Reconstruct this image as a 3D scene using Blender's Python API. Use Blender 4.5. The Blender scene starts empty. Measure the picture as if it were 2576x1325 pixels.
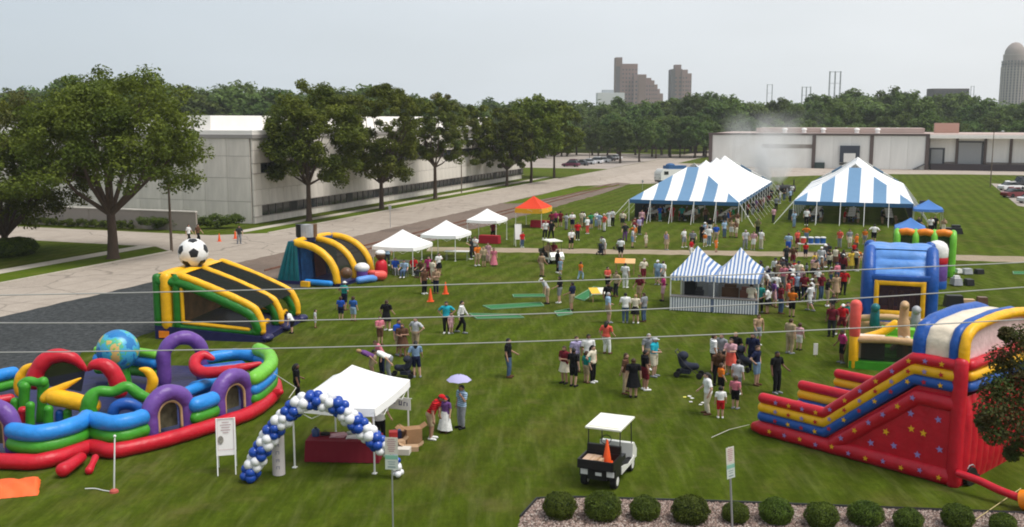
import bpy, bmesh, math, random
import numpy as np
from mathutils import Vector, Matrix, Quaternion

# ------------------------------------------------------------------ camera, sky, sun, exposure
SC = bpy.context.scene
COL = SC.collection
F_PX, CX, CY, Y_HOR, CAM_H = 2505.0, 1288.0, 662.5, 300.0, 11.4      # measured in a 2576 px wide copy of the photograph
PITCH = math.atan((CY - Y_HOR) / F_PX)
GRID = math.atan(902 / math.hypot(F_PX, CY - Y_HOR))                  # street direction against the view axis
cam_d = bpy.data.cameras.new('camera'); cam = bpy.data.objects.new('camera', cam_d); COL.objects.link(cam)
cam.location = (0, 0, CAM_H); cam.rotation_euler = (math.pi / 2 - PITCH, 0, 0)
cam_d.sensor_width = 36; cam_d.lens = 36 * F_PX / 2576; cam_d.clip_end = 20000; cam_d.clip_start = 0.1
SC.camera = cam
SUN_AZ, SUN_EL = math.radians(112), math.radians(62)
W = bpy.data.worlds.new('World'); SC.world = W; W.use_nodes = True
nt = W.node_tree; bg = nt.nodes['Background']
sky = nt.nodes.new('ShaderNodeTexSky'); sky.sky_type = 'NISHITA'; sky.sun_disc = False
sky.sun_elevation = SUN_EL; sky.sun_rotation = SUN_AZ; sky.dust_density = 4.0; sky.air_density = 1.0; sky.ozone_density = 1.0
tc = nt.nodes.new('ShaderNodeTexCoord')
mp = nt.nodes.new('ShaderNodeMapping'); mp.inputs['Scale'].default_value = (1.0, 1.0, 3.5)
ns = nt.nodes.new('ShaderNodeTexNoise'); ns.inputs['Scale'].default_value = 1.6; ns.inputs['Detail'].default_value = 6; ns.inputs['Roughness'].default_value = 0.5
rp = nt.nodes.new('ShaderNodeValToRGB')
rp.color_ramp.elements[0].position = 0.36; rp.color_ramp.elements[0].color = (0.78, 0.78, 0.78, 1)
rp.color_ramp.elements[1].position = 0.66; rp.color_ramp.elements[1].color = (0.97, 0.97, 0.97, 1)
mx = nt.nodes.new('ShaderNodeMixRGB'); mx.inputs[2].default_value = (8.0, 8.25, 8.55, 1)   # high thin overcast over the clear sky
nt.links.new(tc.outputs['Generated'], mp.inputs['Vector']); nt.links.new(mp.outputs['Vector'], ns.inputs['Vector'])
nt.links.new(ns.outputs['Fac'], rp.inputs['Fac']); nt.links.new(rp.outputs['Color'], mx.inputs[0])
dt = nt.nodes.new('ShaderNodeVectorMath'); dt.operation = 'DOT_PRODUCT'; dt.inputs[1].default_value = (math.sin(SUN_AZ - 0.25), math.cos(SUN_AZ - 0.25), 0.25)   # veil is brighter towards the sun
mr = nt.nodes.new('ShaderNodeMapRange'); mr.inputs[1].default_value = -0.75; mr.inputs[2].default_value = 0.45
cl = nt.nodes.new('ShaderNodeMixRGB'); cl.inputs[1].default_value = (4.3, 5.0, 5.7, 1); cl.inputs[2].default_value = (7.5, 7.65, 7.8, 1)
nt.links.new(tc.outputs['Generated'], dt.inputs[0]); nt.links.new(dt.outputs['Value'], mr.inputs[0]); nt.links.new(mr.outputs[0], cl.inputs[0]); nt.links.new(cl.outputs[0], mx.inputs[2])
nt.links.new(sky.outputs['Color'], mx.inputs[1]); nt.links.new(mx.outputs['Color'], bg.inputs['Color'])
bg.inputs['Strength'].default_value = 0.10
sun_d = bpy.data.lights.new('sun', 'SUN'); sun_d.energy = 2.5; sun_d.angle = math.radians(28); sun_d.color = (1, 0.96, 0.9)
sun = bpy.data.objects.new('sun', sun_d); COL.objects.link(sun); sun.location = (60, 60, 120)
to_sun = Vector((math.sin(SUN_AZ) * math.cos(SUN_EL), math.cos(SUN_AZ) * math.cos(SUN_EL), math.sin(SUN_EL)))
sun.rotation_euler = to_sun.to_track_quat('Z', 'Y').to_euler()
vs = SC.view_settings; vs.view_transform = 'Standard'; vs.look = 'None'; vs.exposure = 0.36; vs.gamma = 1.0; vs.use_curve_mapping = False
SC.cycles.use_denoising = True; SC.cycles.max_bounces = 6; SC.cycles.volume_bounces = 2; SC.cycles.transparent_max_bounces = 16
SC.cycles.filter_width = 1.9

# ------------------------------------------------------------------ measuring helpers (photo pixel -> place on the ground)
def ray(x, y):
    a = (x - CX) / F_PX; b = -(y - CY) / F_PX
    return Vector((a, math.cos(PITCH) + b * math.sin(PITCH), -math.sin(PITCH) + b * math.cos(PITCH)))
def G(x, y, z=0.0):
    r = ray(x, y); k = (z - CAM_H) / r.z
    return Vector((r.x * k, r.y * k, z))
def above(x, yb, yt):
    p = G(x, yb); r = ray(x, yt); return Vector((p.x, p.y, CAM_H + r.z * p.y / r.y))
def onplane(px, py, p0, d):
    r = ray(px, py); nx, ny = -d[1], d[0]
    k = (p0[0] * nx + p0[1] * ny) / (r.x * nx + r.y * ny)
    return Vector((r.x * k, r.y * k, CAM_H + r.z * k))
def gp(s, t, z=0.0):      # street grid: s along the street, t to its right
    return Vector((s * math.sin(GRID) + t * math.cos(GRID), s * math.cos(GRID) - t * math.sin(GRID), z))

# ------------------------------------------------------------------ materials
MATS = {}
def mat(name, col, rough=0.6, spec=0.3, var=0.0, vscale=3.0, bump=0.0, bscale=20.0, trans=0.0, metal=0.0, emit=None, alpha=1.0, stretch=None):
    if name in MATS: return MATS[name]
    m = bpy.data.materials.new(name); m.use_nodes = True; t = m.node_tree; N = t.nodes; L = t.links
    p = N['Principled BSDF']; out = N['Material Output']
    p.inputs['Base Color'].default_value = (*col, 1); p.inputs['Roughness'].default_value = rough
    p.inputs['Specular IOR Level'].default_value = spec; p.inputs['Metallic'].default_value = metal
    p.inputs['Alpha'].default_value = alpha
    if var or bump:
        c = N.new('ShaderNodeTexCoord'); src = c.outputs['Object']
        if stretch:
            mpg = N.new('ShaderNodeMapping'); mpg.inputs['Scale'].default_value = stretch; L.new(src, mpg.inputs['Vector']); src = mpg.outputs['Vector']
    if var:
        n = N.new('ShaderNodeTexNoise'); n.inputs['Scale'].default_value = vscale; n.inputs['Detail'].default_value = 5; n.inputs['Roughness'].default_value = 0.6
        L.new(src, n.inputs['Vector'])
        mr = N.new('ShaderNodeMapRange'); mr.inputs[1].default_value = 0.25; mr.inputs[2].default_value = 0.75; mr.inputs[3].default_value = 1 - var; mr.inputs[4].default_value = 1 + var
        L.new(n.outputs['Fac'], mr.inputs[0])
        mm = N.new('ShaderNodeMixRGB'); mm.blend_type = 'MULTIPLY'; mm.inputs[0].default_value = 1; mm.inputs[1].default_value = (*col, 1)
        L.new(mr.outputs[0], mm.inputs[2]); L.new(mm.outputs[0], p.inputs['Base Color'])
    if bump:
        n2 = N.new('ShaderNodeTexNoise'); n2.inputs['Scale'].default_value = bscale; n2.inputs['Detail'].default_value = 4
        L.new(src, n2.inputs['Vector'])
        b = N.new('ShaderNodeBump'); b.inputs['Strength'].default_value = bump; b.inputs['Distance'].default_value = 0.05
        L.new(n2.outputs['Fac'], b.inputs['Height']); L.new(b.outputs['Normal'], p.inputs['Normal'])
    if trans:
        tr = N.new('ShaderNodeBsdfTranslucent'); tr.inputs['Color'].default_value = (*col, 1)
        ms = N.new('ShaderNodeMixShader'); ms.inputs[0].default_value = trans
        L.new(p.outputs[0], ms.inputs[1]); L.new(tr.outputs[0], ms.inputs[2]); L.new(ms.outputs[0], out.inputs['Surface'])
    MATS[name] = m; return m
def vinyl(name, col): return mat('vinyl_' + name, col, rough=0.38, spec=0.35, var=0.17, vscale=2.2, bump=0.55, bscale=5.0)
V = dict(red=vinyl('red', (0.48, 0.008, 0.022)), yellow=vinyl('yellow', (0.80, 0.42, 0.008)), blue=vinyl('blue', (0.012, 0.075, 0.32)),
         sky=vinyl('sky', (0.02, 0.22, 0.62)), green=vinyl('green', (0.045, 0.27, 0.018)), purple=vinyl('purple', (0.13, 0.055, 0.27)),
         navy=vinyl('navy', (0.014, 0.014, 0.075)), dgreen=vinyl('deep_green', (0.014, 0.15, 0.014)), teal=vinyl('teal', (0.006, 0.13, 0.15)),
         orange=vinyl('orange', (0.78, 0.22, 0.01)), white=vinyl('white', (0.75, 0.74, 0.72)), coral=vinyl('coral', (0.72, 0.10, 0.08)),
         tan=vinyl('tan', (0.52, 0.33, 0.17)), cream=vinyl('cream', (0.72, 0.62, 0.48)), black=vinyl('black', (0.012, 0.012, 0.014)),
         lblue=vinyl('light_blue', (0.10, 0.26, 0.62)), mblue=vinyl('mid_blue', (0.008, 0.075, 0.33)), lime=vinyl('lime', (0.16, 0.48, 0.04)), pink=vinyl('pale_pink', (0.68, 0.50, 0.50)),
         lilac=vinyl('lilac', (0.30, 0.22, 0.52)), grey=vinyl('grey', (0.35, 0.36, 0.38)), brown=vinyl('brown', (0.12, 0.06, 0.03)))
MESHM = mat('black_netting', (0.02, 0.022, 0.02), rough=0.9, spec=0.0, alpha=0.9)
STEEL = mat('galvanised_steel', (0.42, 0.43, 0.44), rough=0.45, metal=0.6, var=0.1, vscale=8)
WPAINT = mat('white_painted_metal', (0.74, 0.74, 0.72), rough=0.4, var=0.04, vscale=4)
DARKM = mat('dark_metal', (0.03, 0.03, 0.032), rough=0.5)
BLACKP = mat('black_plastic', (0.012, 0.012, 0.013), rough=0.45)
RUBBER = mat('tyre_rubber', (0.015, 0.015, 0.016), rough=0.85)
WOODM = mat('raw_wood', (0.30, 0.19, 0.10), rough=0.8, var=0.2, vscale=6)
GLASSD = mat('dark_window_glass', (0.02, 0.025, 0.03), rough=0.12, spec=0.6)

# ------------------------------------------------------------------ mesh builder
def link(o): COL.objects.link(o); return o
class MB:
    def __init__(s): s.v = []; s.f = []; s.mi = []; s.cur = 0
    def m(s, i): s.cur = i; return s
    def add(s, vs, fs):
        b = len(s.v); s.v += [tuple(q) for q in vs]
        for f in fs: s.f.append(tuple(b + i for i in f)); s.mi.append(s.cur)
        return s
    def poly(s, *pts): return s.add(pts, [tuple(range(len(pts)))])
    def box(s, c, size, rz=0.0, taper=1.0):
        x, y, z = size[0] / 2, size[1] / 2, size[2] / 2; cs, sn = math.cos(rz), math.sin(rz); vs = []
        for dz, k in ((-z, 1.0), (z, taper)):
            for dx, dy in ((-x, -y), (x, -y), (x, y), (-x, y)):
                a, b = dx * k, dy * k; vs.append((c[0] + a * cs - b * sn, c[1] + a * sn + b * cs, c[2] + dz))
        return s.add(vs, [(3, 2, 1, 0), (4, 5, 6, 7), (0, 1, 5, 4), (1, 2, 6, 5), (2, 3, 7, 6), (3, 0, 4, 7)])
    def bar(s, a, b, w, h=None, up=(0, 0, 1)):
        a, b = Vector(a), Vector(b); h = h or w; d = (b - a).normalized(); u = Vector(up)
        if abs(d.dot(u)) > 0.95: u = Vector((1, 0, 0))
        sd = d.cross(u).normalized() * (w / 2); uu = sd.cross(d).normalized() * (h / 2)
        vs = [p + i * sd + j * uu for p in (a, b) for i, j in ((-1, -1), (1, -1), (1, 1), (-1, 1))]
        return s.add(vs, [(3, 2, 1, 0), (4, 5, 6, 7), (0, 1, 5, 4), (1, 2, 6, 5), (2, 3, 7, 6), (3, 0, 4, 7)])
    def tube(s, path, r, n=12, rz=None, cap='round', closed=False, upright=False, seam=0.0, pinch=0.085):
        P = [Vector(p) for p in path]
        R = list(r) if isinstance(r, (list, tuple)) else [r] * len(P)
        if len(R) != len(P):                       # radii given at the control points only
            R = list(np.interp(np.linspace(0, 1, len(P)), np.linspace(0, 1, len(R)), R))
        if seam:                                   # inflated tube with stitched seams: resample and pinch
            Q, RR = [], []; acc = 0.0
            for i in range(len(P) - 1):
                L = (P[i + 1] - P[i]).length; k = max(1, int(L / (seam / 6)))
                for j in range(k):
                    f = j / k; Q.append(P[i].lerp(P[i + 1], f)); ph = ((acc + L * f) / seam) % 1.0
                    RR.append((R[i] * (1 - f) + R[i + 1] * f) * (1 - pinch * (1 - abs(math.sin(math.pi * ph)) ** 0.5)))
                acc += L
            Q.append(P[-1]); RR.append(R[-1]); P, R = Q, RR
        N = len(P); T = []
        for i in range(N):
            if closed: d = P[(i + 1) % N] - P[i - 1]
            else: d = P[min(i + 1, N - 1)] - P[max(i - 1, 0)]
            T.append(d.normalized())
        rings = []; ref = Vector((0, 0, 1)) if abs(T[0].z) < 0.9 else Vector((0, 1, 0))
        side = T[0].cross(ref).normalized(); zs = (rz if rz is not None else 1.0)
        def ring(c, sd, up, rr): return [c + sd * (math.cos(2 * math.pi * k / n) * rr) + up * (math.sin(2 * math.pi * k / n) * rr * zs) for k in range(n)]
        fr = []
        for i in range(N):
            if upright: side = T[i].cross(Vector((0, 0, 1))).normalized()
            else:
                side = (side - T[i] * side.dot(T[i])); side = side.normalized() if side.length > 1e-6 else T[i].orthogonal().normalized()
            fr.append((side.copy(), side.cross(T[i]).normalized()))
        base = len(s.v)
        seq = []
        if not closed and cap == 'round':
            for a in (80, 60, 35): seq.append((P[0] - T[0] * R[0] * math.sin(math.radians(a)) * 0.8, 0, R[0] * math.cos(math.radians(a))))
        for i in range(N): seq.append((P[i], i, R[i]))
        if not closed and cap == 'round':
            for a in (35, 60, 80): seq.append((P[-1] + T[-1] * R[-1] * math.sin(math.radians(a)) * 0.8, N - 1, R[-1] * math.cos(math.radians(a))))
        vs, fs = [], []
        for c, i, rr in seq: vs += ring(c, fr[i][0], fr[i][1], rr)
        K = len(seq)
        for i in range(K if closed else K - 1):
            j = (i + 1) % K
            for k in range(n): fs.append((i * n + k, i * n + (k + 1) % n, j * n + (k + 1) % n, j * n + k))
        if not closed: fs.append(tuple(range(n - 1, -1, -1))); fs.append(tuple((K - 1) * n + k for k in range(n)))
        return s.add(vs, fs)
    def ell(s, c, rad, nu=14, nv=9, rot=None):
        vs, fs = [], []; c = Vector(c)
        if not hasattr(rad, '__len__'): rad = (rad,) * 3
        for j in range(nv + 1):
            th = math.pi * j / nv
            for i in range(nu):
                ph = 2 * math.pi * i / nu; q = Vector((math.sin(th) * math.cos(ph) * rad[0], math.sin(th) * math.sin(ph) * rad[1], math.cos(th) * rad[2]))
                if rot: q = rot @ q
                vs.append(c + q)
        for j in range(nv):
            for i in range(nu): fs.append((j * nu + i, (j + 1) * nu + i, (j + 1) * nu + (i + 1) % nu, j * nu + (i + 1) % nu))
        return s.add(vs, fs)
    def lathe(s, c, prof, n=16, axis=None):
        c = Vector(c); vs, fs = [], []; q = axis
        for r, z in prof:
            for k in range(n):
                v = Vector((r * math.cos(2 * math.pi * k / n), r * math.sin(2 * math.pi * k / n), z))
                vs.append(c + (q @ v if q else v))
        for j in range(len(prof) - 1):
            for k in range(n): fs.append((j * n + k, j * n + (k + 1) % n, (j + 1) * n + (k + 1) % n, (j + 1) * n + k))
        fs.append(tuple(range(n - 1, -1, -1))); fs.append(tuple((len(prof) - 1) * n + k for k in range(n)))
        return s.add(vs, fs)
    def prism(s, pts, off):            # polygon in 3-D extruded by off
        off = Vector(off); A = [Vector(p) for p in pts]; n = len(A); vs = A + [p + off for p in A]
        fs = [tuple(range(n)), tuple(range(2 * n - 1, n - 1, -1))] + [(i, n + i, n + (i + 1) % n, (i + 1) % n) for i in range(n)]
        return s.add(vs, fs)
    def quilt(s, p00, p10, p11, p01, ribs=4, depth=0.12, rows=1, res=6, normal=None):   # inflated panel of side by side chambers
        p00, p10, p11, p01 = map(Vector, (p00, p10, p11, p01)); nu, nv = ribs * res, max(2, rows * res)
        nrm = Vector(normal) if normal else (p10 - p00).cross(p01 - p00).normalized(); vs, fs = [], []
        for j in range(nv + 1):
            for i in range(nu + 1):
                u, w = i / nu, j / nv; p = p00.lerp(p10, u).lerp(p01.lerp(p11, u), w)
                b = abs(math.sin(math.pi * u * ribs)) ** 0.6 * abs(math.sin(math.pi * w * rows)) ** (0.25 if rows == 1 else 0.6)
                vs.append(p + nrm * depth * b)
        for j in range(nv):
            for i in range(nu): a = j * (nu + 1) + i; fs.append((a, a + 1, a + nu + 2, a + nu + 1))
        return s.add(vs, fs)
    def mesh(s, name, mats, smooth=True):
        me = bpy.data.meshes.new(name); me.from_pydata(s.v, [], s.f)
        for q in (mats if isinstance(mats, (list, tuple)) else [mats]): me.materials.append(q)
        me.polygons.foreach_set('material_index', s.mi)
        if smooth:
            me.polygons.foreach_set('use_smooth', [True] * len(s.f))
            if smooth != 'all': me.set_sharp_from_angle(angle=math.radians(42))
        me.update(); return me
    def build(s, name, mats, parent=None, smooth=True, world=False):
        if world and parent is not None:
            o0 = Vector(parent.location); s.v = [tuple(Vector(q) - o0) for q in s.v]
        ob = link(bpy.data.objects.new(name, s.mesh(name, mats, smooth)))
        if parent is not None: ob.parent = parent
        return ob
def empty(name, loc, rz=0.0):
    o = link(bpy.data.objects.new(name, None)); o.location = loc; o.rotation_euler = (0, 0, rz); o.empty_display_size = 0.2; return o
def tag(o, label, cat=None, group=None, kind=None):
    o['label'] = label
    if cat: o['category'] = cat
    if group: o['group'] = group
    if kind: o['kind'] = kind
    return o
def structure(o, label=None):
    o['kind'] = 'structure'
    if label: o['label'] = label
    return o
def copy_tree(o, parent=None):
    c = link(o.copy()); c.parent = parent
    for ch in list(o.children): copy_tree(ch, c)
    return c
def fast_mesh(name, verts, quads, mats, smooth=False):       # numpy arrays: verts (n,3), quads (m,4)
    me = bpy.data.meshes.new(name); n, m = len(verts), len(quads)
    me.vertices.add(n); me.vertices.foreach_set('co', np.asarray(verts, dtype=np.float32).ravel())
    me.loops.add(m * 4); me.loops.foreach_set('vertex_index', np.asarray(quads, dtype=np.int32).ravel())
    me.polygons.add(m); me.polygons.foreach_set('loop_start', np.arange(0, m * 4, 4, dtype=np.int32))
    for q in (mats if isinstance(mats, (list, tuple)) else [mats]): me.materials.append(q)
    me.update(calc_edges=True); me.validate(); return me

# ------------------------------------------------------------------ ground
def ground_mat(name, c1, c2, c3=None, scales=(0.35, 6.0, 60.0), stripes=0.0, bump=0.4, rough=0.95, cracks=False):
    m = bpy.data.materials.new(name); m.use_nodes = True; t = m.node_tree; N = t.nodes; L = t.links; p = N['Principled BSDF']
    p.inputs['Roughness'].default_value = rough; p.inputs['Specular IOR Level'].default_value = 0.02
    g = N.new('ShaderNodeNewGeometry'); pos = g.outputs['Position']
    def noise(sc, det=4, vec=None):
        n = N.new('ShaderNodeTexNoise'); n.inputs['Scale'].default_value = sc; n.inputs['Detail'].default_value = det; n.inputs['Roughness'].default_value = 0.65
        L.new(vec or pos, n.inputs['Vector']); return n.outputs['Fac']
    def rng(v, a, b, c, d):
        r = N.new('ShaderNodeMapRange'); r.inputs[1].default_value = a; r.inputs[2].default_value = b; r.inputs[3].default_value = c; r.inputs[4].default_value = d; L.new(v, r.inputs[0]); return r.outputs[0]
    def mix(f, a, b, mode='MIX'):
        x = N.new('ShaderNodeMixRGB'); x.blend_type = mode
        for i, q in ((0, f), (1, a), (2, b)):
            if hasattr(q, 'is_linked'): L.new(q, x.inputs[i])
            else: x.inputs[i].default_value = q if not hasattr(q, '__len__') else (*q, 1)
        return x.outputs[0]
    col = mix(rng(noise(scales[1], 5), 0.3, 0.7, 0, 1), c1, c2)
    if c3: col = mix(rng(noise(scales[0], 6), 0.5, 0.72, 0, 0.75), col, c3)
    fine = noise(scales[2], 3)
    col = mix(1.0, col, rng(fine, 0.25, 0.75, 0.72, 1.28), 'MULTIPLY')
    if cracks:
        vo = N.new('ShaderNodeTexVoronoi'); vo.feature = 'DISTANCE_TO_EDGE'; vo.inputs['Scale'].default_value = 0.16; vo.inputs['Randomness'].default_value = 1.0
        ds = N.new('ShaderNodeVectorMath'); ds.operation = 'ADD'; nz = N.new('ShaderNodeTexNoise'); nz.inputs['Scale'].default_value = 0.5; L.new(pos, nz.inputs['Vector']); L.new(nz.outputs['Color'], ds.inputs[0]); L.new(pos, ds.inputs[1]); L.new(ds.outputs[0], vo.inputs['Vector'])
        col = mix(rng(vo.outputs['Distance'], 0.004, 0.014, 0.55, 0), col, (0.12, 0.105, 0.09))
        ln = N.new('ShaderNodeMapping'); ln.inputs['Rotation'].default_value = (0, 0, GRID); ln.inputs['Scale'].default_value = (1.0, 0.05, 1); L.new(pos, ln.inputs['Vector'])
        col = mix(rng(noise(0.8, 3, ln.outputs['Vector']), 0.45, 0.75, 0, 0.35), col, (0.26, 0.22, 0.185))
        col = mix(rng(noise(0.6, 2), 0.66, 0.72, 0, 0.3), col, (0.18, 0.155, 0.135))
    if stripes:                                    # mowing stripes run along the street grid
        mp = N.new('ShaderNodeMapping'); mp.inputs['Rotation'].default_value = (0, 0, GRID); L.new(pos, mp.inputs['Vector'])
        w = N.new('ShaderNodeTexWave'); w.wave_type = 'BANDS'; w.bands_direction = 'X'; w.inputs['Scale'].default_value = 0.21; w.inputs['Distortion'].default_value = 1.6; w.inputs['Detail'].default_value = 3.0; w.inputs['Detail Scale'].default_value = 0.25
        L.new(mp.outputs['Vector'], w.inputs['Vector'])
        st = N.new('ShaderNodeMapping'); st.inputs['Rotation'].default_value = (0, 0, GRID); st.inputs['Scale'].default_value = (5.0, 0.5, 1); L.new(pos, st.inputs['Vector'])
        w2 = N.new('ShaderNodeTexNoise'); w2.inputs['Scale'].default_value = 0.55; w2.inputs['Detail'].default_value = 3; L.new(st.outputs['Vector'], w2.inputs['Vector'])
        col = mix(1.0, col, rng(w.outputs['Fac'], 0, 1, 1 - stripes, 1 + stripes), 'MULTIPLY')
        col = mix(rng(w2.outputs['Fac'], 0.50, 0.70, 0, 0.45), col, (0.13, 0.145, 0.04))
        st2 = N.new('ShaderNodeMapping'); st2.inputs['Rotation'].default_value = (0, 0, GRID); st2.inputs['Scale'].default_value = (7.0, 1.4, 1); L.new(pos, st2.inputs['Vector'])
        col = mix(1.0, col, rng(noise(0.9, 4, st2.outputs['Vector']), 0.3, 0.7, 0.78, 1.22), 'MULTIPLY')
        col = mix(1.0, col, rng(noise(0.09, 4), 0.3, 0.7, 0.82, 1.16), 'MULTIPLY')
        col = mix(rng(noise(0.55, 5), 0.55, 0.76, 0, 0.5), col, (0.16, 0.13, 0.055))
    L.new(col, p.inputs['Base Color'])
    b = N.new('ShaderNodeBump'); b.inputs['Strength'].default_value = bump; b.inputs['Distance'].default_value = 0.06; L.new(fine, b.inputs['Height']); L.new(b.outputs['Normal'], p.inputs['Normal'])
    MATS[name] = m; return m
GRASS = ground_mat('mown_grass', (0.052, 0.080, 0.006), (0.076, 0.104, 0.009), (0.105, 0.10, 0.022), scales=(0.22, 3.0, 38.0), stripes=0.13, bump=0.9)
VERGE = ground_mat('verge_grass', (0.06, 0.10, 0.008), (0.095, 0.13, 0.01), (0.13, 0.13, 0.03), scales=(0.4, 2.0, 20.0), bump=0.6)
ROADM = ground_mat('pale_concrete_road', (0.33, 0.285, 0.24), (0.38, 0.33, 0.28), (0.285, 0.245, 0.205), scales=(0.12, 0.9, 14.0), bump=0.15, cracks=True)
APRON = ground_mat('worn_concrete_apron', (0.36, 0.31, 0.265), (0.42, 0.365, 0.315), (0.26, 0.22, 0.19), scales=(0.07, 0.5, 8.0), bump=0.15, cracks=True)
WALK = ground_mat('sidewalk_concrete', (0.42, 0.38, 0.32), (0.48, 0.43, 0.37), scales=(0.3, 2.0, 12.0), bump=0.1)
BALLAST = ground_mat('grey_ballast', (0.026, 0.030, 0.032), (0.082, 0.086, 0.088), (0.035, 0.038, 0.038), scales=(0.10, 3.0, 7.0), bump=1.0)
BALLAST2 = ground_mat('brown_ballast', (0.15, 0.115, 0.095), (0.21, 0.165, 0.135), (0.09, 0.075, 0.065), scales=(0.15, 2.0, 13.0), bump=1.0)
DIRT = ground_mat('dirt_path', (0.27, 0.215, 0.155), (0.34, 0.275, 0.205), (0.20, 0.19, 0.10), scales=(0.35, 1.6, 14.0), bump=0.4)
LOT = ground_mat('parking_lot', (0.30, 0.26, 0.23), (0.36, 0.315, 0.28), (0.22, 0.2, 0.18), scales=(0.08, 0.7, 9.0), bump=0.15)
SOIL = ground_mat('bed_soil', (0.10, 0.075, 0.06), (0.16, 0.12, 0.10), scales=(0.5, 6.0, 40.0), bump=0.8)

def sheet(name, pts, z, m, label=None, res=None):
    mb = MB(); mb.poly(*[(p[0], p[1], z) for p in pts]); o = mb.build(name, m, smooth=False); structure(o, label); return o
def strip(name, s0, s1, t0, t1, z, m, label=None):
    return sheet(name, [gp(s0, t0), gp(s0, t1), gp(s1, t1), gp(s1, t0)], z, m, label)
sheet('ground', [(-9000, -300), (9000, -300), (9000, 12000), (-9000, 12000)], 0.0, GRASS, 'mown green lawn reaching to the far trees')
strip('road', -60, 900, -56.7, -47.2, 0.008, ROADM, 'pale concrete street running away to the upper right')
# kerbs
def kerb(name, s0, s1, t, w=0.18, h=0.11):
    a, b = gp(s0, t), gp(s1, t); mb = MB(); mb.bar((a.x, a.y, h / 2), (b.x, b.y, h / 2), w, h); return structure(mb.build(name, WALK, smooth=False))
kerb('kerb', 6, 71.0, -56.8); kerb('kerb', 86.0, 186, -56.8)
strip('verge', -60, 71.5, -60.6, -56.9, 0.004, VERGE, 'grass verge beside the left end of the street')
strip('verge', 86.0, 186, -59.6, -56.9, 0.004, VERGE, 'grass verge between street trees and the long office building')
strip('sidewalk', -60, 73.4, -62.3, -60.6, 0.012, WALK, 'concrete sidewalk crossing the lawn under the big tree')
strip('sidewalk', 86.0, 190, -61.0, -59.6, 0.012, WALK, 'concrete sidewalk along the long office building')
strip('side_street', 73.4, 82.6, -170, -56.5, 0.006, ROADM, 'side street joining from the left')
sheet('driveway_flare', [gp(70.8, -56.6), gp(73.5, -60.5), gp(73.5, -56.5)], 0.0065, ROADM)
sheet('driveway_flare', [gp(86.4, -56.6), gp(82.4, -56.5), gp(82.4, -61.5)], 0.0065, ROADM)
erg = random.Random(12)
def ragged(name, s0, s1, t0, t1, z, m, label, amp):      # gravel spills unevenly over the edges
    n = int((s1 - s0) / .7); e = lambda t, k: [gp(s0 + (s1 - s0) * i / n, t + erg.uniform(-k, k) + .25 * k * math.sin(i * .37)) for i in range(n + 1)]
    return sheet(name, e(t0, amp * .5) + e(t1, amp)[::-1], z, m, label)
ragged('ballast', -60, 62, -47.3, -36.0, 0.010, BALLAST, 'dark grey gravel ground between street and lawn', .28)
ragged('ballast', 61.5, 150, -47.3, -38.6, 0.0105, BALLAST2, 'brown railway ballast behind the white canopies', .3)
sheet('ballast', [gp(150, -46.0), gp(150, -38.6), gp(176, -40.0), gp(178, -43.0)], 0.010, BALLAST2)
sheet('verge', [gp(128, -47.0), gp(128.5, -44.8), gp(150, -42.8), gp(170, -40.5), gp(176, -36), gp(170, -41.5), gp(158, -46.8)], 0.0145, VERGE, 'grass wedge between street and railway')
for t in (-42.7, -41.25):
    a, b = gp(64, t), gp(172, t); mb = MB(); mb.bar((a.x, a.y, 0.07), (b.x, b.y, 0.07), 0.09, 0.14)
    structure(mb.build('rail', mat('rusty_rail', (0.16, 0.07, 0.045), rough=0.8, var=0.3, vscale=2), smooth=False), 'rusty railway rail')
sheet('apron', [gp(166, -47.3), gp(176, -38), gp(178, -30), gp(196, -26), gp(212, -12), gp(224, 2), gp(229, 20), gp(229, 90), gp(262, 90), gp(262, -47.3)], 0.0085, APRON, 'concrete truck apron in front of the warehouse')
def jag(pts, amp=.22):
    out = []
    for a, b in zip(pts, pts[1:]): n = max(1, int(math.dist(a, b) / .8)); out += [(a[0] + (b[0] - a[0]) * i / n, a[1] + (b[1] - a[1]) * i / n + erg.uniform(-amp, amp)) for i in range(n)]
    return out + [pts[-1]]
sheet('path', jag([(-7.5, 86.2), (28, 82.5), (43, 78.9), (120, 58)]) + jag([(120, 62), (43, 82.9), (28, 85.6), (-7.5, 89.2)]), 0.006, DIRT, 'pale dirt path crossing the middle of the lawn')
strip('parking_lot', 226, 330, -100, -57, 0.006, LOT, 'car park beyond the office building')
sheet('parking_lot', [G(2493, 461), G(2515, 462), G(2700, 462), G(2700, 540), G(2560, 517)], 0.006, LOT, 'car park corner at the right edge')
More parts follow.
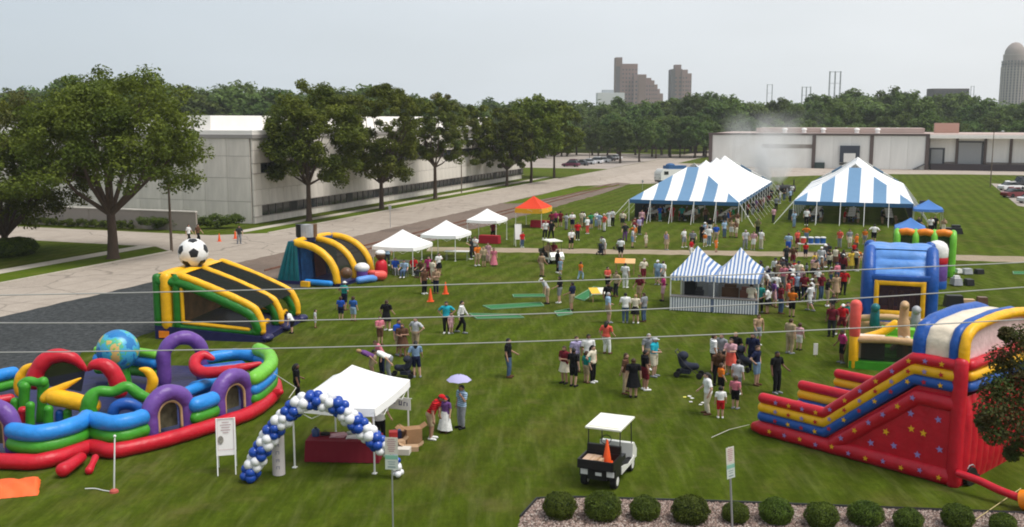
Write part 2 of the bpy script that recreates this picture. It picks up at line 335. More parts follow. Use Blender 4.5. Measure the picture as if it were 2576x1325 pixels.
# planting bed at the bottom with rock mulch
BED = [G(1310, 1300), G(1350, 1256), G(1420, 1252), G(1800, 1263), G(2200, 1278), G(2576, 1292), G(2760, 1300)]
BED = [Vector((p.x, p.y, 0)) for p in BED] + [Vector((22, 20, 0)), Vector((-0.6, 20, 0))]
sheet('planting_bed', BED, 0.006, SOIL, 'planting bed at the bottom edge of the lawn')
mb = MB(); mb.tube([(p.x, p.y, 0.03) for p in BED[:7]], 0.045, n=6); o = mb.build('bed_edging', BLACKP); tag(o, 'black edging strip around the rock mulch bed', 'edging')
rng = np.random.default_rng(5)
def scatter_stones():
    P = [(p.x, p.y) for p in BED]
    def inside(x, y):
        c = False
        for i in range(len(P)):
            (x1, y1), (x2, y2) = P[i], P[i - 1]
            if (y1 > y) != (y2 > y) and x < (x2 - x1) * (y - y1) / (y2 - y1) + x1: c = not c
        return c
    oct_v = np.array([(1, 0, 0), (0, 1, 0), (-1, 0, 0), (0, -1, 0), (0, 0, 1), (0, 0, -0.6)], float)
    tri = [(0, 1, 4), (1, 2, 4), (2, 3, 4), (3, 0, 4)]
    vs, fs, mi = [], [], []
    for x, y in zip(rng.uniform(0, 18, 42000), rng.uniform(24.2, 28.9, 42000)):
        if not inside(x, y): continue
        r = rng.uniform(0.016, 0.04); a = rng.uniform(0, 6.3); ca, sa = math.cos(a), math.sin(a); b = len(vs); k = rng.uniform(0.6, 1.2, 3)
        for q in oct_v[:5]:
            qx, qy = q[0] * r * k[0] * 1.3, q[1] * r * k[1]
            vs.append((x + qx * ca - qy * sa, y + qx * sa + qy * ca, 0.008 + max(0, q[2]) * r * k[2] + rng.uniform(0, 0.012)))
        for f in tri: fs.append(tuple(b + i for i in f)); mi.append(0)
        c = rng.choice([0, 0, 1, 2, 3]); mi[-4:] = [c] * 4
    me = bpy.data.meshes.new('rock_mulch'); me.from_pydata(vs, [], fs)
    for i, c in enumerate([(0.30, 0.21, 0.175), (0.40, 0.31, 0.27), (0.17, 0.12, 0.105), (0.48, 0.41, 0.36)]): me.materials.append(mat('mulch_rock_%s' % 'abcd'[i], c, rough=0.9))
    me.polygons.foreach_set('material_index', mi); o = link(bpy.data.objects.new('rock_mulch', me))
    tag(o, 'pinkish grey rock mulch in the planting bed', 'gravel', kind='stuff')
scatter_stones()
# faint expansion joints of the concrete road, as slim recess-coloured strips
JOINT = mat('road_joint', (0.22, 0.19, 0.16), rough=0.95)
mb = MB()
for k in range(60):
    s = 20 + k * 4.6; a, b = gp(s, -56.6), gp(s + 0.05, -56.6); c, d = gp(s + 0.05, -47.3), gp(s, -47.3)
    mb.poly((a.x, a.y, .012), (d.x, d.y, .012), (c.x, c.y, .012), (b.x, b.y, .012))
a, b, c, d = gp(-10, -52.0), gp(-10, -51.93), gp(300, -51.93), gp(300, -52.0); mb.poly((a.x, a.y, .0125), (b.x, b.y, .0125), (c.x, c.y, .0125), (d.x, d.y, .0125))
structure(mb.build('road_joints', JOINT, smooth=False))

# ------------------------------------------------------------------ buildings
CONC = mat('precast_concrete', (0.62, 0.575, 0.52), rough=0.85, var=0.16, vscale=0.9, bump=0.1, bscale=6, stretch=(1.5, 1.5, .3))
CONC2 = mat('brown_grey_concrete', (0.30, 0.26, 0.23), rough=0.9, var=0.1, vscale=0.8)
JOINTM = mat('shadow_joint', (0.14, 0.125, 0.11), rough=0.95)
ROOFW = mat('white_metal_fascia', (0.80, 0.77, 0.73), rough=0.5, var=0.05, vscale=1)
FASCIA = mat('grey_fascia', (0.30, 0.28, 0.265), rough=0.7)
GRAVELROOF = mat('roof_gravel', (0.42, 0.35, 0.31), rough=0.95, var=0.15, vscale=0.3)
def part_box(parent, name, c, size, m, mesh=None):
    if mesh is None: mb = MB(); mb.box((0, 0, 0), size); mesh = mb.mesh(name, m, smooth=False)
    o = link(bpy.data.objects.new(name, mesh)); o.parent = parent; o.location = c; return o
def box_mesh(name, size, m): mb = MB(); mb.box((0, 0, 0), size); return mb.mesh(name, m, smooth=False)

def office():
    # local x = t (towards the street), local y = s (along the street)
    S0, S1, T1 = 93.5, 185.0, -63.4
    b = empty('office_building', gp(S0, T1), -GRID); tag(b, 'long two storey concrete office building with ribbon windows behind the street trees', 'building')
    L = S1 - S0; depth = 46.0
    mb = MB(); mb.box((-depth / 2 - 0.30, L / 2, 4.9), (depth - 0.2, L - 0.4, 9.8)); mb.build('wall_core', JOINTM, b, smooth=False)
    rows = [(0.0, 0.75), (1.95, 3.70), (3.70, 5.50), (6.60, 8.0), (8.0, 9.35)]
    PW = 3.0; n = int(L / PW); meshes = [box_mesh('wall_panel', (0.22, PW - 0.035, z1 - z0 - 0.035), CONC) for z0, z1 in rows]
    for i in range(n):
        for (z0, z1), me in zip(rows, meshes): part_box(b, 'wall_panel', (-0.12 + random.uniform(-.008, .008), i * PW + PW / 2, (z0 + z1) / 2), None, None, me)
    WW = 1.5; wm = {}
    for z0, z1 in ((0.75, 1.95), (5.50, 6.60)):
        wm = box_mesh('window', (0.06, WW - 0.09, z1 - z0 - 0.1), GLASSD); mu = box_mesh('mullion', (0.12, 0.07, z1 - z0), mat('bronze_mullion', (0.10, 0.085, 0.075), rough=0.5))
        solid = box_mesh('spandrel', (0.08, WW - 0.09, z1 - z0 - 0.1), BLACKP)
        for i in range(int(L / WW)):
            if i == 0: part_box(b, 'wall_panel', (-0.13, 0.75, (z0 + z1) / 2), (0.2, 1.46, z1 - z0 - .02), CONC); continue
            dark = i % 9 == 5
            part_box(b, 'window' if not dark else 'spandrel', (-0.22 if not dark else -0.16, i * WW + WW / 2, (z0 + z1) / 2), None, None, solid if dark else wm)
            part_box(b, 'mullion', (-0.18, i * WW, (z0 + z1) / 2), None, None, mu)
        mb = MB(); mb.box((-0.10, L / 2, z1 + 0.012), (0.24, L, 0.06)).box((-0.06, L / 2, z0 - 0.01), (0.24, L, 0.06)); mb.build('sill', CONC2, b, smooth=False)
    # end wall towards the camera
    rows2 = [(0.0, 2.4), (2.4, 5.0), (5.0, 7.4), (7.4, 9.35)]
    m2 = [box_mesh('wall_panel', (PW - 0.035, 0.22, z1 - z0 - 0.035), CONC) for z0, z1 in rows2]
    for i in range(int(depth / PW)):
        for (z0, z1), me in zip(rows2, m2): part_box(b, 'wall_panel', (-0.35 - i * PW - PW / 2, 0.06, (z0 + z1) / 2), None, None, me)
    mb = MB(); mb.box((-depth / 2, L / 2, 9.55), (depth + 0.3, L + 0.3, 0.4)); mb.build('fascia', FASCIA, b, smooth=False)
    mb = MB(); mb.box((-depth / 2, L / 2, 9.98), (depth + 0.1, L + 0.1, 0.46)); mb.build('coping', ROOFW, b, smooth=False)
    mb = MB(); mb.box((-depth / 2 - 3.5, L / 2 + 1.5, 11.0), (depth - 8, L - 3.0, 1.7)); r = mb.build('roof', ROOFW, b, smooth=False)
    # low screen wall in front of the end
    w = empty('screen_wall', gp(85.2, -70.5), -GRID); tag(w, 'low brown grey concrete screen wall behind the big tree', 'wall')
    me = box_mesh('panel', (3.4, 0.25, 1.95), CONC2)
    for i in range(9): part_box(w, 'panel', (4.0 - i * 3.44, 0, 0.98), None, None, me)
    mb = MB(); mb.box((-9.8, 0, 2.0), (31, 0.36, 0.12)); mb.build('coping', CONC, w, smooth=False)
office()

def warehouse():
    WHT = mat('painted_warehouse_panel', (0.74, 0.73, 0.70), rough=0.8, var=0.09, vscale=0.5, stretch=(2, 2, 0.25)); BRN = mat('brown_steel_column', (0.115, 0.088, 0.082), rough=0.7)
    TANR = mat('pinkish_roof', (0.44, 0.345, 0.31), rough=0.9, var=0.08, vscale=0.3)
    b = empty('warehouse', gp(246.5, -36.5), -GRID); tag(b, 'long white warehouse with brown columns and a loading dock behind the striped tents', 'building')
    def tx(px): # local x of a photo column on the front wall
        u = (math.cos(GRID), -math.sin(GRID)); o = gp(246.5, -36.5); q = onplane(px, 400, (o.x, o.y), u); return (q.x - o.x) * u[0] + (q.y - o.y) * u[1]
    xs = [0.0, tx(2045), tx(2190), tx(2330)]; H1 = 7.9
    XR = tx(2700)
    mb = MB(); mb.box((xs[3] / 2, 20.3, H1 / 2), (xs[3] - 0.2, 40, H1 - 0.1)).box(((xs[3] + XR) / 2, 22.5, 3.8), (XR - xs[3], 40, 7.5)); mb.build('wall_core', CONC2, b, smooth=False)
    for i in range(3):
        x0, x1 = xs[i] + 0.5, xs[i + 1] - 0.3; k = 4 if i == 0 else 3; w = (x1 - x0) / k
        for j in range(k):
            if i == 0 and j >= 2:
                part_box(b, 'wall_panel', (x0 + (j + .5) * w, 0.15, 2.3), (w - .03, 0.3, 4.6), WHT); part_box(b, 'wall_panel', (x0 + (j + .5) * w, 0.15, 6.6), (w - .03, 0.3, 2.1), WHT)
            else: part_box(b, 'wall_panel', (x0 + (j + .5) * w, 0.15, H1 / 2 - .1), (w - .03, 0.3, H1 - .3), WHT)
    for i, x in enumerate(xs): part_box(b, 'column', (x + 0.1, -0.08, H1 / 2 - .05), (0.8, 0.5, H1 - .1), BRN)
    part_box(b, 'roof_edge', (xs[3] / 2, 0.0, H1 + 0.1), (xs[3] + 1, 0.9, 0.35), BRN)
    rf = part_box(b, 'roof', (xs[3] / 2 + 30, 20.5, H1 + 0.02), (xs[3] + 60, 40, 0.3), TANR)
    part_box(b, 'roof_monitor', (tx(2100), 26, H1 + 0.8), (40, 18, 1.1), TANR)
    for px in (1960, 2010, 2060, 2120, 2150, 2205, 2260):
        mb = MB(); mb.lathe((tx(px), 14 + (px % 7) * 1.5, H1 + 0.1), [(0.55, 0), (0.5, 0.8), (0.75, 0.85), (0.6, 1.15), (0.2, 1.3)], n=10); mb.build('roof_vent', WPAINT, b)
    part_box(b, 'chimney_block', (tx(2395), 24, H1 + 1.4), (5.5, 4, 2.4), mat('pink_brick', (0.50, 0.30, 0.24), rough=0.9))
    # dock door
    x = tx(2137); part_box(b, 'dock_shelter', (x, -0.35, 3.4), (4.4, 0.7, 3.9), mat('dock_shelter_blue_black', (0.045, 0.055, 0.075), rough=0.7)); part_box(b, 'dock_door', (x, -0.73, 2.55), (2.6, 0.06, 2.1), WHT)
    part_box(b, 'dock_bumper', (x, -0.6, 1.1), (4.4, 0.5, 0.35), BLACKP)
    # recessed loading dock wing with a white canopy edge
    x0, x1 = xs[3] + 1, XR
    part_box(b, 'canopy', ((x0 + x1) / 2, 0.6, 7.55), (x1 - x0 + 1, 4.2, 0.75), ROOFW)
    part_box(b, 'dock_platform', ((x0 + x1) / 2, 0.9, 0.7), (x1 - x0, 3.2, 1.4), mat('dock_dark', (0.055, 0.045, 0.05), rough=0.9))
    for a, c in ((2336, 2408), (2408, 2480), (2480, 2545), (2545, 2690)):
        xa, xc = tx(a) + .3, tx(c) - .3; part_box(b, 'wall_panel', ((xa + xc) / 2, 2.4, 4.5), (xc - xa, 0.2, 5.4), WHT)
        part_box(b, 'column', (xc + .3, 2.2, 3.8), (0.5, 0.5, 7.0), BRN)
    for a, c, h in ((2343, 2372, 3.3), (2412, 2470, 4.9)):
        xa, xc = tx(a), tx(c); part_box(b, 'door_frame', ((xa + xc) / 2, 2.22, 1.4 + h / 2), (xc - xa + .9, 0.2, h + .5), mat('door_frame_dark', (0.07, 0.075, 0.085))); part_box(b, 'roller_door', ((xa + xc) / 2, 2.08, 1.4 + h / 2 - .1), (xc - xa, 0.12, h), mat('roller_door_grey', (0.33, 0.34, 0.35), rough=0.5, var=.05))
    mb = MB()
    for k in range(7): mb.box((tx(2325) - k * .35, -0.4, 1.25 - k * .18), (0.36, 1.2, 0.16))
    mb.build('stairs', mat('door_frame_dark', (0.07, 0.075, 0.085)), b, smooth=False)
    part_box(b, 'dumpster', (tx(2063), -0.9, 0.7), (2.2, 1.2, 1.4), mat('dumpster_green', (0.03, 0.05, 0.05), rough=.7))
warehouse()

# ------------------------------------------------------------------ distant skyline
def skyline():
    Y = 1500.0; k = Y / math.hypot(F_PX, CY - Y_HOR)
    X = lambda px: (px - CX) * k; Z = lambda py: CAM_H + (Y_HOR - py) * k
    BR = mat('brown_brick_far', (0.185, 0.12, 0.10), rough=0.9, var=0.12, vscale=0.03); BR2 = mat('pinkish_brick_far', (0.245, 0.155, 0.135), rough=0.9, var=0.1, vscale=0.03); DK = mat('dark_brick_far', (0.085, 0.075, 0.078), rough=0.9)
    STN = mat('tan_stone_far', (0.27, 0.22, 0.20), rough=0.9, var=0.1, vscale=0.03); WIN = mat('far_window', (0.05, 0.055, 0.065), rough=0.3)
    def slab(b, name, x0, x1, top, m, dy=0, d=24, fins=0, winrows=0):
        cx = (X(x0) + X(x1)) / 2 - b.location.x; w = X(x1) - X(x0); h = Z(top)
        p = part_box(b, name, (cx, dy, h / 2), (w, d, h), m)
        if winrows:
            n = max(2, int(w / 4.5)); mb = MB()
            for i in range(n):
                for j in range(int((h - 14) / 6.0)): mb.box((-w / 2 + (i + .5) * w / n, -d / 2 - 0.05, -h / 2 + 12 + j * 6.0), (w / n * 0.45, 0.3, 2.6))
            q = mb.build('windows', WIN, p, smooth=False); q['kind'] = 'stuff'
        return p
    a = empty('stepped_tower', (X(1600), Y, 0)); tag(a, 'stepped brown brick high rise, left of the two on the skyline', 'tower')
    slab(a, 'stair_tower', 1545, 1561, 148, BR, 0, 26); slab(a, 'slab', 1553, 1601, 163, BR2, 6, 22, winrows=1); slab(a, 'side_wall', 1546, 1556, 170, DK, -12, 4)
    slab(a, 'slab', 1590, 1620, 190, BR2, -8, 22, winrows=1); slab(a, 'slab', 1600, 1618, 192, BR, -14, 14)
    for x0, x1, top in ((1620, 1634, 198), (1634, 1642, 204), (1642, 1650, 214), (1650, 1656, 225), (1656, 1664, 236)): slab(a, 'step', x0, x1, top, BR2, 0, 22, winrows=1)
    b = empty('dark_tower', (X(1708), Y, 0)); tag(b, 'dark brick high rise with a rooftop block, right of the stepped tower', 'tower')
    slab(b, 'side_wall', 1682, 1692, 177, DK, -2, 26); slab(b, 'slab', 1690, 1711, 176, BR, 2, 24, winrows=1); slab(b, 'roof_block', 1694, 1710, 165, BR, 4, 14); slab(b, 'slab', 1710, 1724, 178, BR2, 0, 24, winrows=1); slab(b, 'step', 1723, 1734, 187, BR2, 0, 22, winrows=1)
    c = empty('domed_tower', (X(2542), Y, 0)); tag(c, 'tan stone tower with a rounded stepped crown at the right edge', 'tower')
    u = k
    mb = MB(); mb.lathe((0, 0, 0), [(29 * u, 0), (29 * u, Z(182)), (28 * u, Z(181)), (28 * u, Z(158))], n=12); mb.build('shaft', STN, c)
    mb = MB(); mb.lathe((0, 0, 0), [(26.5 * u, Z(158)), (26.5 * u, Z(141)), (24 * u, Z(140)), (23.5 * u, Z(131)), (20 * u, Z(124)), (15 * u, Z(117)), (9 * u, Z(112)), (2 * u, Z(110))], n=16); mb.build('rounded_crown', STN, c)
    PS = mat('pale_stone_far', (0.34, 0.29, 0.265), rough=0.9); pr, wn = MB(), MB()
    for i in range(24):
        a = 2 * math.pi * i / 24; pr.box((28.9 * u * math.cos(a), 28.9 * u * math.sin(a), Z(170) / 2), (1.4, 1.9, Z(170)), rz=a); a += math.pi / 24
        for j in range(24): wn.box((28.6 * u * math.cos(a), 28.6 * u * math.sin(a), 6 + j * 3.9), (1.0, 2.3, 2.6), rz=a)
    pr.build('piers', PS, c, smooth=False)['kind'] = 'stuff'; wn.build('windows', WIN, c, smooth=False)['kind'] = 'stuff'
    mb = MB()
    for py in (182, 158, 141): mb.lathe((0, 0, Z(py)), [(29.6 * u if py > 150 else 26.8 * u, -.5), (29.6 * u if py > 150 else 26.8 * u, .8)], n=16)
    mb.build('cornice', PS, c, smooth=False)
    slab(c, 'annex', 2560, 2590, 262, STN, -26, 20)
    g = empty('white_block', (X(1520), Y, 0)); tag(g, 'pale grey low building in front of the stepped tower', 'building')
    slab(g, 'wall', 1495, 1560, 236, mat('pale_far_wall', (0.55, 0.56, 0.57)), -40, 30); slab(g, 'roof_plant', 1508, 1535, 229, mat('pale_far_wall2', (0.40, 0.43, 0.46)), -40, 20)
    h = empty('brick_flat_block', (X(2380), 900, 0)); kk = 900 / math.hypot(F_PX, CY - Y_HOR); tag(h, 'dark flat roofed block rising out of the far trees', 'building')
    wb = (2425 - 2335) * kk; hb = CAM_H + (300 - 224) * kk; h.location.x = (2380 - CX) * kk
    w_ = part_box(h, 'wall', (0, 0, hb / 2), (wb, 14, hb), DK); mb = MB()
    for i in range(9):
        for j in range(3): mb.box((-wb / 2 + (i + .5) * wb / 9, -7.1, hb / 2 - 3 - j * 4), (1.8, 0.3, 1.8))
    mb.build('windows', WIN, w_, smooth=False)['kind'] = 'stuff'
    # lattice power line towers
    PY = mat('pylon_steel_far', (0.24, 0.255, 0.27), rough=0.7)
    for n, (px0, px1, top, yd) in enumerate(((2080, 2112, 181, 1000), (2013, 2038, 219, 1150), (1926, 1941, 213, 1300), (2437, 2446, 217, 1500))):
        kk = yd / math.hypot(F_PX, CY - Y_HOR); o = empty('transmission_tower', ((((px0 + px1) / 2) - CX) * kk, yd, 0)); hh = CAM_H + (300 - top) * kk; ww = (px1 - px0) * kk
        tag(o, ['tallest twin mast transmission tower above the far trees', 'twin mast transmission tower left of the tallest one', 'thin transmission tower above the trees right of the dark tower', 'faint transmission tower left of the domed tower'][n], 'transmission tower', 'transmission towers on the skyline')
        for sx in (-1, 0, 1) if n < 2 else (-1, 1):
            mb = MB()
            for dx in (-0.05 * ww, 0.05 * ww): mb.bar((sx * ww * .42 + dx, 0, 0), (sx * ww * .42 + dx * .5, 0, hh), 0.5)
            for j in range(9): z = hh * j / 9; mb.bar((sx * ww * .42 - .05 * ww, 0, z), (sx * ww * .42 + .05 * ww, 0, z + hh / 9), 0.3)
            mb.build('mast', PY, o, smooth=False)
        mb = MB(); mb.bar((-ww * .5, 0, hh * .99), (ww * .5, 0, hh * .99), 0.45).bar((-ww * .5, 0, hh * .8), (ww * .5, 0, hh * .8), 0.35); mb.build('crossarm', PY, o, smooth=False)
skyline()

# ------------------------------------------------------------------ trees and shrubs
def leaf_mat(name, col, col2, trans=0.35, vs=0.35):
    m = bpy.data.materials.new(name); m.use_nodes = True; t = m.node_tree; N = t.nodes; L = t.links; p = N['Principled BSDF']; out = N['Material Output']
    p.inputs['Roughness'].default_value = 0.62; p.inputs['Specular IOR Level'].default_value = 0.18
    g = N.new('ShaderNodeNewGeometry'); n = N.new('ShaderNodeTexNoise'); n.inputs['Scale'].default_value = vs; n.inputs['Detail'].default_value = 4
    oi = N.new('ShaderNodeObjectInfo'); L.new(g.outputs['Position'], n.inputs['Vector'])
    r = N.new('ShaderNodeValToRGB'); r.color_ramp.elements[0].position = 0.32; r.color_ramp.elements[0].color = (*col, 1); r.color_ramp.elements[1].position = 0.68; r.color_ramp.elements[1].color = (*col2, 1)
    L.new(n.outputs['Fac'], r.inputs['Fac'])
    hs = N.new('ShaderNodeHueSaturation'); L.new(r.outputs[0], hs.inputs['Color'])
    mr = N.new('ShaderNodeMapRange'); mr.inputs[3].default_value = 0.8; mr.inputs[4].default_value = 1.2; L.new(oi.outputs['Random'], mr.inputs[0]); L.new(mr.outputs[0], hs.inputs['Value'])
    mr3 = N.new('ShaderNodeMapRange'); mr3.inputs[3].default_value = 0.485; mr3.inputs[4].default_value = 0.515; L.new(oi.outputs['Random'], mr3.inputs[0]); L.new(mr3.outputs[0], hs.inputs['Hue'])
    ri = N.new('ShaderNodeMapRange'); ri.inputs[3].default_value = 0.7; ri.inputs[4].default_value = 1.35; L.new(g.outputs['Random Per Island'], ri.inputs[0])
    mm = N.new('ShaderNodeMixRGB'); mm.blend_type = 'MULTIPLY'; mm.inputs[0].default_value = 1; L.new(hs.outputs[0], mm.inputs[1]); L.new(ri.outputs[0], mm.inputs[2])
    L.new(mm.outputs[0], p.inputs['Base Color'])
    tr = N.new('ShaderNodeBsdfTranslucent'); L.new(mm.outputs[0], tr.inputs['Color']); ms = N.new('ShaderNodeMixShader'); ms.inputs[0].default_value = trans
    L.new(p.outputs[0], ms.inputs[1]); L.new(tr.outputs[0], ms.inputs[2]); L.new(ms.outputs[0], out.inputs['Surface']); MATS[name] = m; return m
LEAF = leaf_mat('street_tree_leaf', (0.062, 0.088, 0.009), (0.135, 0.158, 0.018))
LEAFB = leaf_mat('browned_leaf', (0.12, 0.10, 0.03), (0.085, 0.12, 0.025))
LEAFF = leaf_mat('far_tree_leaf', (0.055, 0.095, 0.02), (0.115, 0.16, 0.034), vs=0.06)
LEAFS = leaf_mat('boxwood_leaf', (0.045, 0.072, 0.008), (0.085, 0.12, 0.012), vs=2.5, trans=0.2)
LEAFR = leaf_mat('reddish_leaf', (0.075, 0.045, 0.018), (0.055, 0.085, 0.018), vs=2.2)
BARK = mat('grey_brown_bark', (0.075, 0.052, 0.038), rough=0.95, var=0.25, vscale=3, bump=0.6, bscale=9, stretch=(3, 3, .6))

def leaves(rg, centers, radii, per, size, flat=0.75, up=0.55):
    """leaf quads clustered round clump centres -> verts, quads"""
    C = np.repeat(centers, per, axis=0); Rr = np.repeat(radii, per)
    n = len(C); d = rg.normal(size=(n, 3)); d /= np.linalg.norm(d, axis=1)[:, None]
    rad = rg.uniform(0, 1, n) ** 0.42
    P = C + d * (Rr * rad)[:, None] * np.array([1, 1, flat])
    nr = rg.normal(size=(n, 3)); nr[:, 2] = np.abs(nr[:, 2]) + up; nr += d * 0.6; nr /= np.linalg.norm(nr, axis=1)[:, None]
    a = np.cross(nr, rg.normal(size=(n, 3))); a /= np.linalg.norm(a, axis=1)[:, None]; b = np.cross(nr, a)
    s = size * rg.uniform(0.6, 1.35, n)[:, None]
    v = np.empty((n, 4, 3)); v[:, 0] = P - a * s; v[:, 1] = P - b * s * 0.55; v[:, 2] = P + a * s; v[:, 3] = P + b * s * 0.55
    return v.reshape(-1, 3), np.arange(n * 4).reshape(-1, 4)
def crown_points(rg, n, r, zc, rz, hollow=0.5, lob=5, low=-0.75):
    """clump centres inside a lobed, uneven crown"""
    lobes = rg.normal(size=(lob, 3)); lobes /= np.linalg.norm(lobes, axis=1)[:, None]; amp = rg.uniform(0.05, 0.46, lob)
    out = []
    while len(out) < n:
        d = rg.normal(size=3); d /= np.linalg.norm(d)
        if d[2] < low: continue
        k = 0.74 + sum(a * max(0, float(d @ l)) ** 3 for a, l in zip(amp, lobes))
        rr = (hollow + (1 - hollow) * rg.uniform() ** 0.6) * k
        rr = min(rr, 1.04)
        out.append((d[0] * r * rr, d[1] * r * rr, zc + d[2] * rz * rr))
    return np.array(out)
def trunk_mb(rg, h_fork, r0, tips, lean=(0, 0), forks=None):
    mb = MB(); top = Vector((lean[0], lean[1], h_fork))
    mid = Vector((lean[0] * .4 + rg.uniform(-.1, .1), lean[1] * .4, h_fork * .5))
    mb.tube([(0, 0, -0.1), (0, 0, .25), mid, top], [r0 * 1.5, r0 * 1.08, r0 * .86, r0 * .74], n=10, cap='flat')
    for q in tips:
        q = Vector(q); e = q - top; m1 = top + e * .35 + Vector((rg.uniform(-.4, .4), rg.uniform(-.4, .4), -abs(e.z) * .06)); m2 = top + e * .7 + Vector((rg.uniform(-.3, .3), rg.uniform(-.3, .3), .15))
        mb.tube([top - Vector((0, 0, .15)), m1, m2, q], [r0 * .5, r0 * .32, r0 * .18, r0 * .05], n=7, cap='flat')
        for k in range(2):
            s0 = m1.lerp(m2, rg.uniform(0, 1)); tw = s0 + Vector((rg.uniform(-1, 1), rg.uniform(-1, 1), rg.uniform(.2, 1))) * e.length * .3
            mb.tube([s0, s0.lerp(tw, .5) + Vector((0, 0, .1)), tw], [r0 * .16, r0 * .1, r0 * .03], n=5, cap='flat')
    return mb
def tree(label, base, h, r, fork, seed, trunk_r=0.28, nclump=150, per=150, leaf=0.16, low=-0.8, m=None, rz=None, brown=0.0, name='street_tree', group=None, clump=0.17, lean=(0, 0), limbs=None):
    rg = np.random.default_rng(seed); o = empty(name, base, 0); tag(o, label, 'tree', group)
    zb = fork * 0.78; rz = rz or (h - zb) / 2 * 1.02; zc = h - rz
    C = crown_points(rg, nclump, r, zc, rz, low=low, lob=9); C[:, 2] = np.maximum(C[:, 2], zb + .3); C[:, 0] += lean[0]; C[:, 1] += lean[1]
    tips = [C[i] for i in rg.choice(len(C), 12, replace=False)] + (limbs or [])
    trunk_mb(rg, fork, trunk_r, tips, lean).build('trunk', BARK, o)
    rad = rg.uniform(.7, 1.25, nclump) * r * clump
    nb = int(nclump * brown); v, q = leaves(rg, C[nb:], rad[nb:], per, leaf)
    me = fast_mesh('crown', v, q, m or LEAF); c = link(bpy.data.objects.new('crown', me)); c.parent = o
    if nb:
        v, q = leaves(rg, C[:nb], rad[:nb], per, leaf); c2 = link(bpy.data.objects.new('browned_foliage', fast_mesh('browned_foliage', v, q, LEAFB))); c2.parent = c
    return o
def px_tree(label, x, yb, yt, halfw, crown_y, seed, **k):
    b = G(x, yb); h = above(x, yb, yt).z; r = halfw * b.y / F_PX; fork = above(x, yb, crown_y).z
    return tree(label, b, h, r, fork, seed, trunk_r=k.pop('trunk_r', 0.3), **k)
SG = 'street trees along the office building'
px_tree('broad maple tree with a thick dark trunk at the left of the street', 285, 650, 165, 262, 535, 11, trunk_r=0.45, nclump=270, per=200, leaf=0.145, clump=0.13, low=-0.55)
px_tree('dark tree cut by the left edge with a low crown', 15, 640, 232, 215, 590, 12, trunk_r=0.35, nclump=260, per=190, leaf=0.13, low=-0.9, brown=.15, clump=.14)
px_tree('full green tree nearest the corner of the office building', 778, 556, 210, 132, 462, 13, trunk_r=0.32, nclump=190, per=190, leaf=0.175, clump=.16, group=SG)
px_tree('tree with two wide curved low limbs in front of the office building', 960, 526, 222, 104, 458, 14, trunk_r=0.30, nclump=160, per=190, leaf=0.175, clump=.16, group=SG, limbs=[(-3.6, 0, 6.2), (4.3, 0, 6.0)])
px_tree('straight trunked tree with browned leaves third along the building', 1095, 500, 224, 84, 418, 15, trunk_r=0.28, nclump=150, per=170, leaf=0.17, clump=.15, brown=.25, group=SG)
px_tree('small dark tree near the far end of the office building', 1275, 468, 275, 62, 425, 16, trunk_r=0.26, nclump=130, per=110, leaf=0.22, group=SG)
px_tree('leaning tree in the tallest clump past the office building', 1336, 460, 240, 80, 402, 17, trunk_r=0.26, nclump=170, per=110, leaf=0.25, group=SG)
px_tree('rounded green tree at the far end of the street verge', 1394, 447, 262, 66, 390, 18, trunk_r=0.24, nclump=140, per=110, leaf=0.26, group=SG)
px_tree('tree behind the straight trunked one, over the office roof', 1180, 470, 258, 62, 402, 19, trunk_r=0.26, nclump=140, per=110, leaf=0.25, brown=.2, group=SG)

# trees round the car park and the far tree lines: four crown meshes shared by all
def proto(seed, h, r, fork, n, per, leaf):
    rg = np.random.default_rng(seed); rz = (h - fork * .8) / 2; C = crown_points(rg, n, r, h - rz, rz, low=-.8, lob=8)
    v, q = leaves(rg, C, rg.uniform(.7, 1.3, n) * r * .23, per, leaf); cm = fast_mesh('crown', v, q, LEAFF)
    tm = trunk_mb(rg, fork, .3, [C[i] for i in rg.choice(n, 6, replace=False)]).mesh('trunk', BARK); return cm, tm
PROTO = [proto(30 + i, 10, 4.6, 2.6, 70, 95, 0.30) for i in range(4)]
rnd = random.Random(4)
def far_tree(x, y, h, w, label, group, i=None):
    cm, tm = PROTO[rnd.randrange(4) if i is None else i]; o = empty('deciduous_tree', (x, y, 0), rnd.uniform(0, 6.28)); k = h / 10; kw = w / 4.6; o.scale = (kw, kw, k)
    for n, me in (('trunk', tm), ('crown', cm)): c = link(bpy.data.objects.new(n, me)); c.parent = o
    tag(o, label, 'tree', group); return o
for px, yb, yt, hw, lab in ((1505, 402, 310, 38, 'leftmost round tree beside the car park rows'), (1560, 410, 305, 45, 'wide round tree in front of the parked cars'), (1608, 407, 300, 40, 'round tree between parked cars and street'), (1650, 398, 308, 32, 'bushy tree on the car park strip near the street'), (1682, 392, 315, 28, 'small tree at the right end of the car park strip'),
                            (1722, 388, 300, 30, 'tree right of the car park beside the street bend'), (1752, 384, 296, 32, 'tree beside the warehouse corner'), (1775, 381, 305, 26, 'thin tree touching the warehouse corner')):
    b = G(px, yb); far_tree(b.x, b.y, above(px, yb, yt).z, hw * b.y / F_PX, lab, 'trees round the far car park')
def treeline(n, x0, x1, y0, y1, prof, label, group):
    """prof(px) gives the photo row of the tree tops"""
    for i in range(n):
        px = x0 + (x1 - x0) * (i + rnd.uniform(.1, .9)) / n; Y = rnd.uniform(y0, y1); top = prof(px) + rnd.uniform(-4, 22)
        k = Y / math.hypot(F_PX, CY - Y_HOR); h = max(6, CAM_H + (Y_HOR - top) * k); far_tree((px - CX) * k, Y, h, h * rnd.uniform(.36, .55), label, group)
def lerp_prof(pts):
    def f(x):
        for (xa, ya), (xb, yb) in zip(pts, pts[1:]):
            if xa <= x <= xb: return ya + (yb - ya) * (x - xa) / (xb - xa)
        return pts[0][1] if x < pts[0][0] else pts[-1][1]
    return f
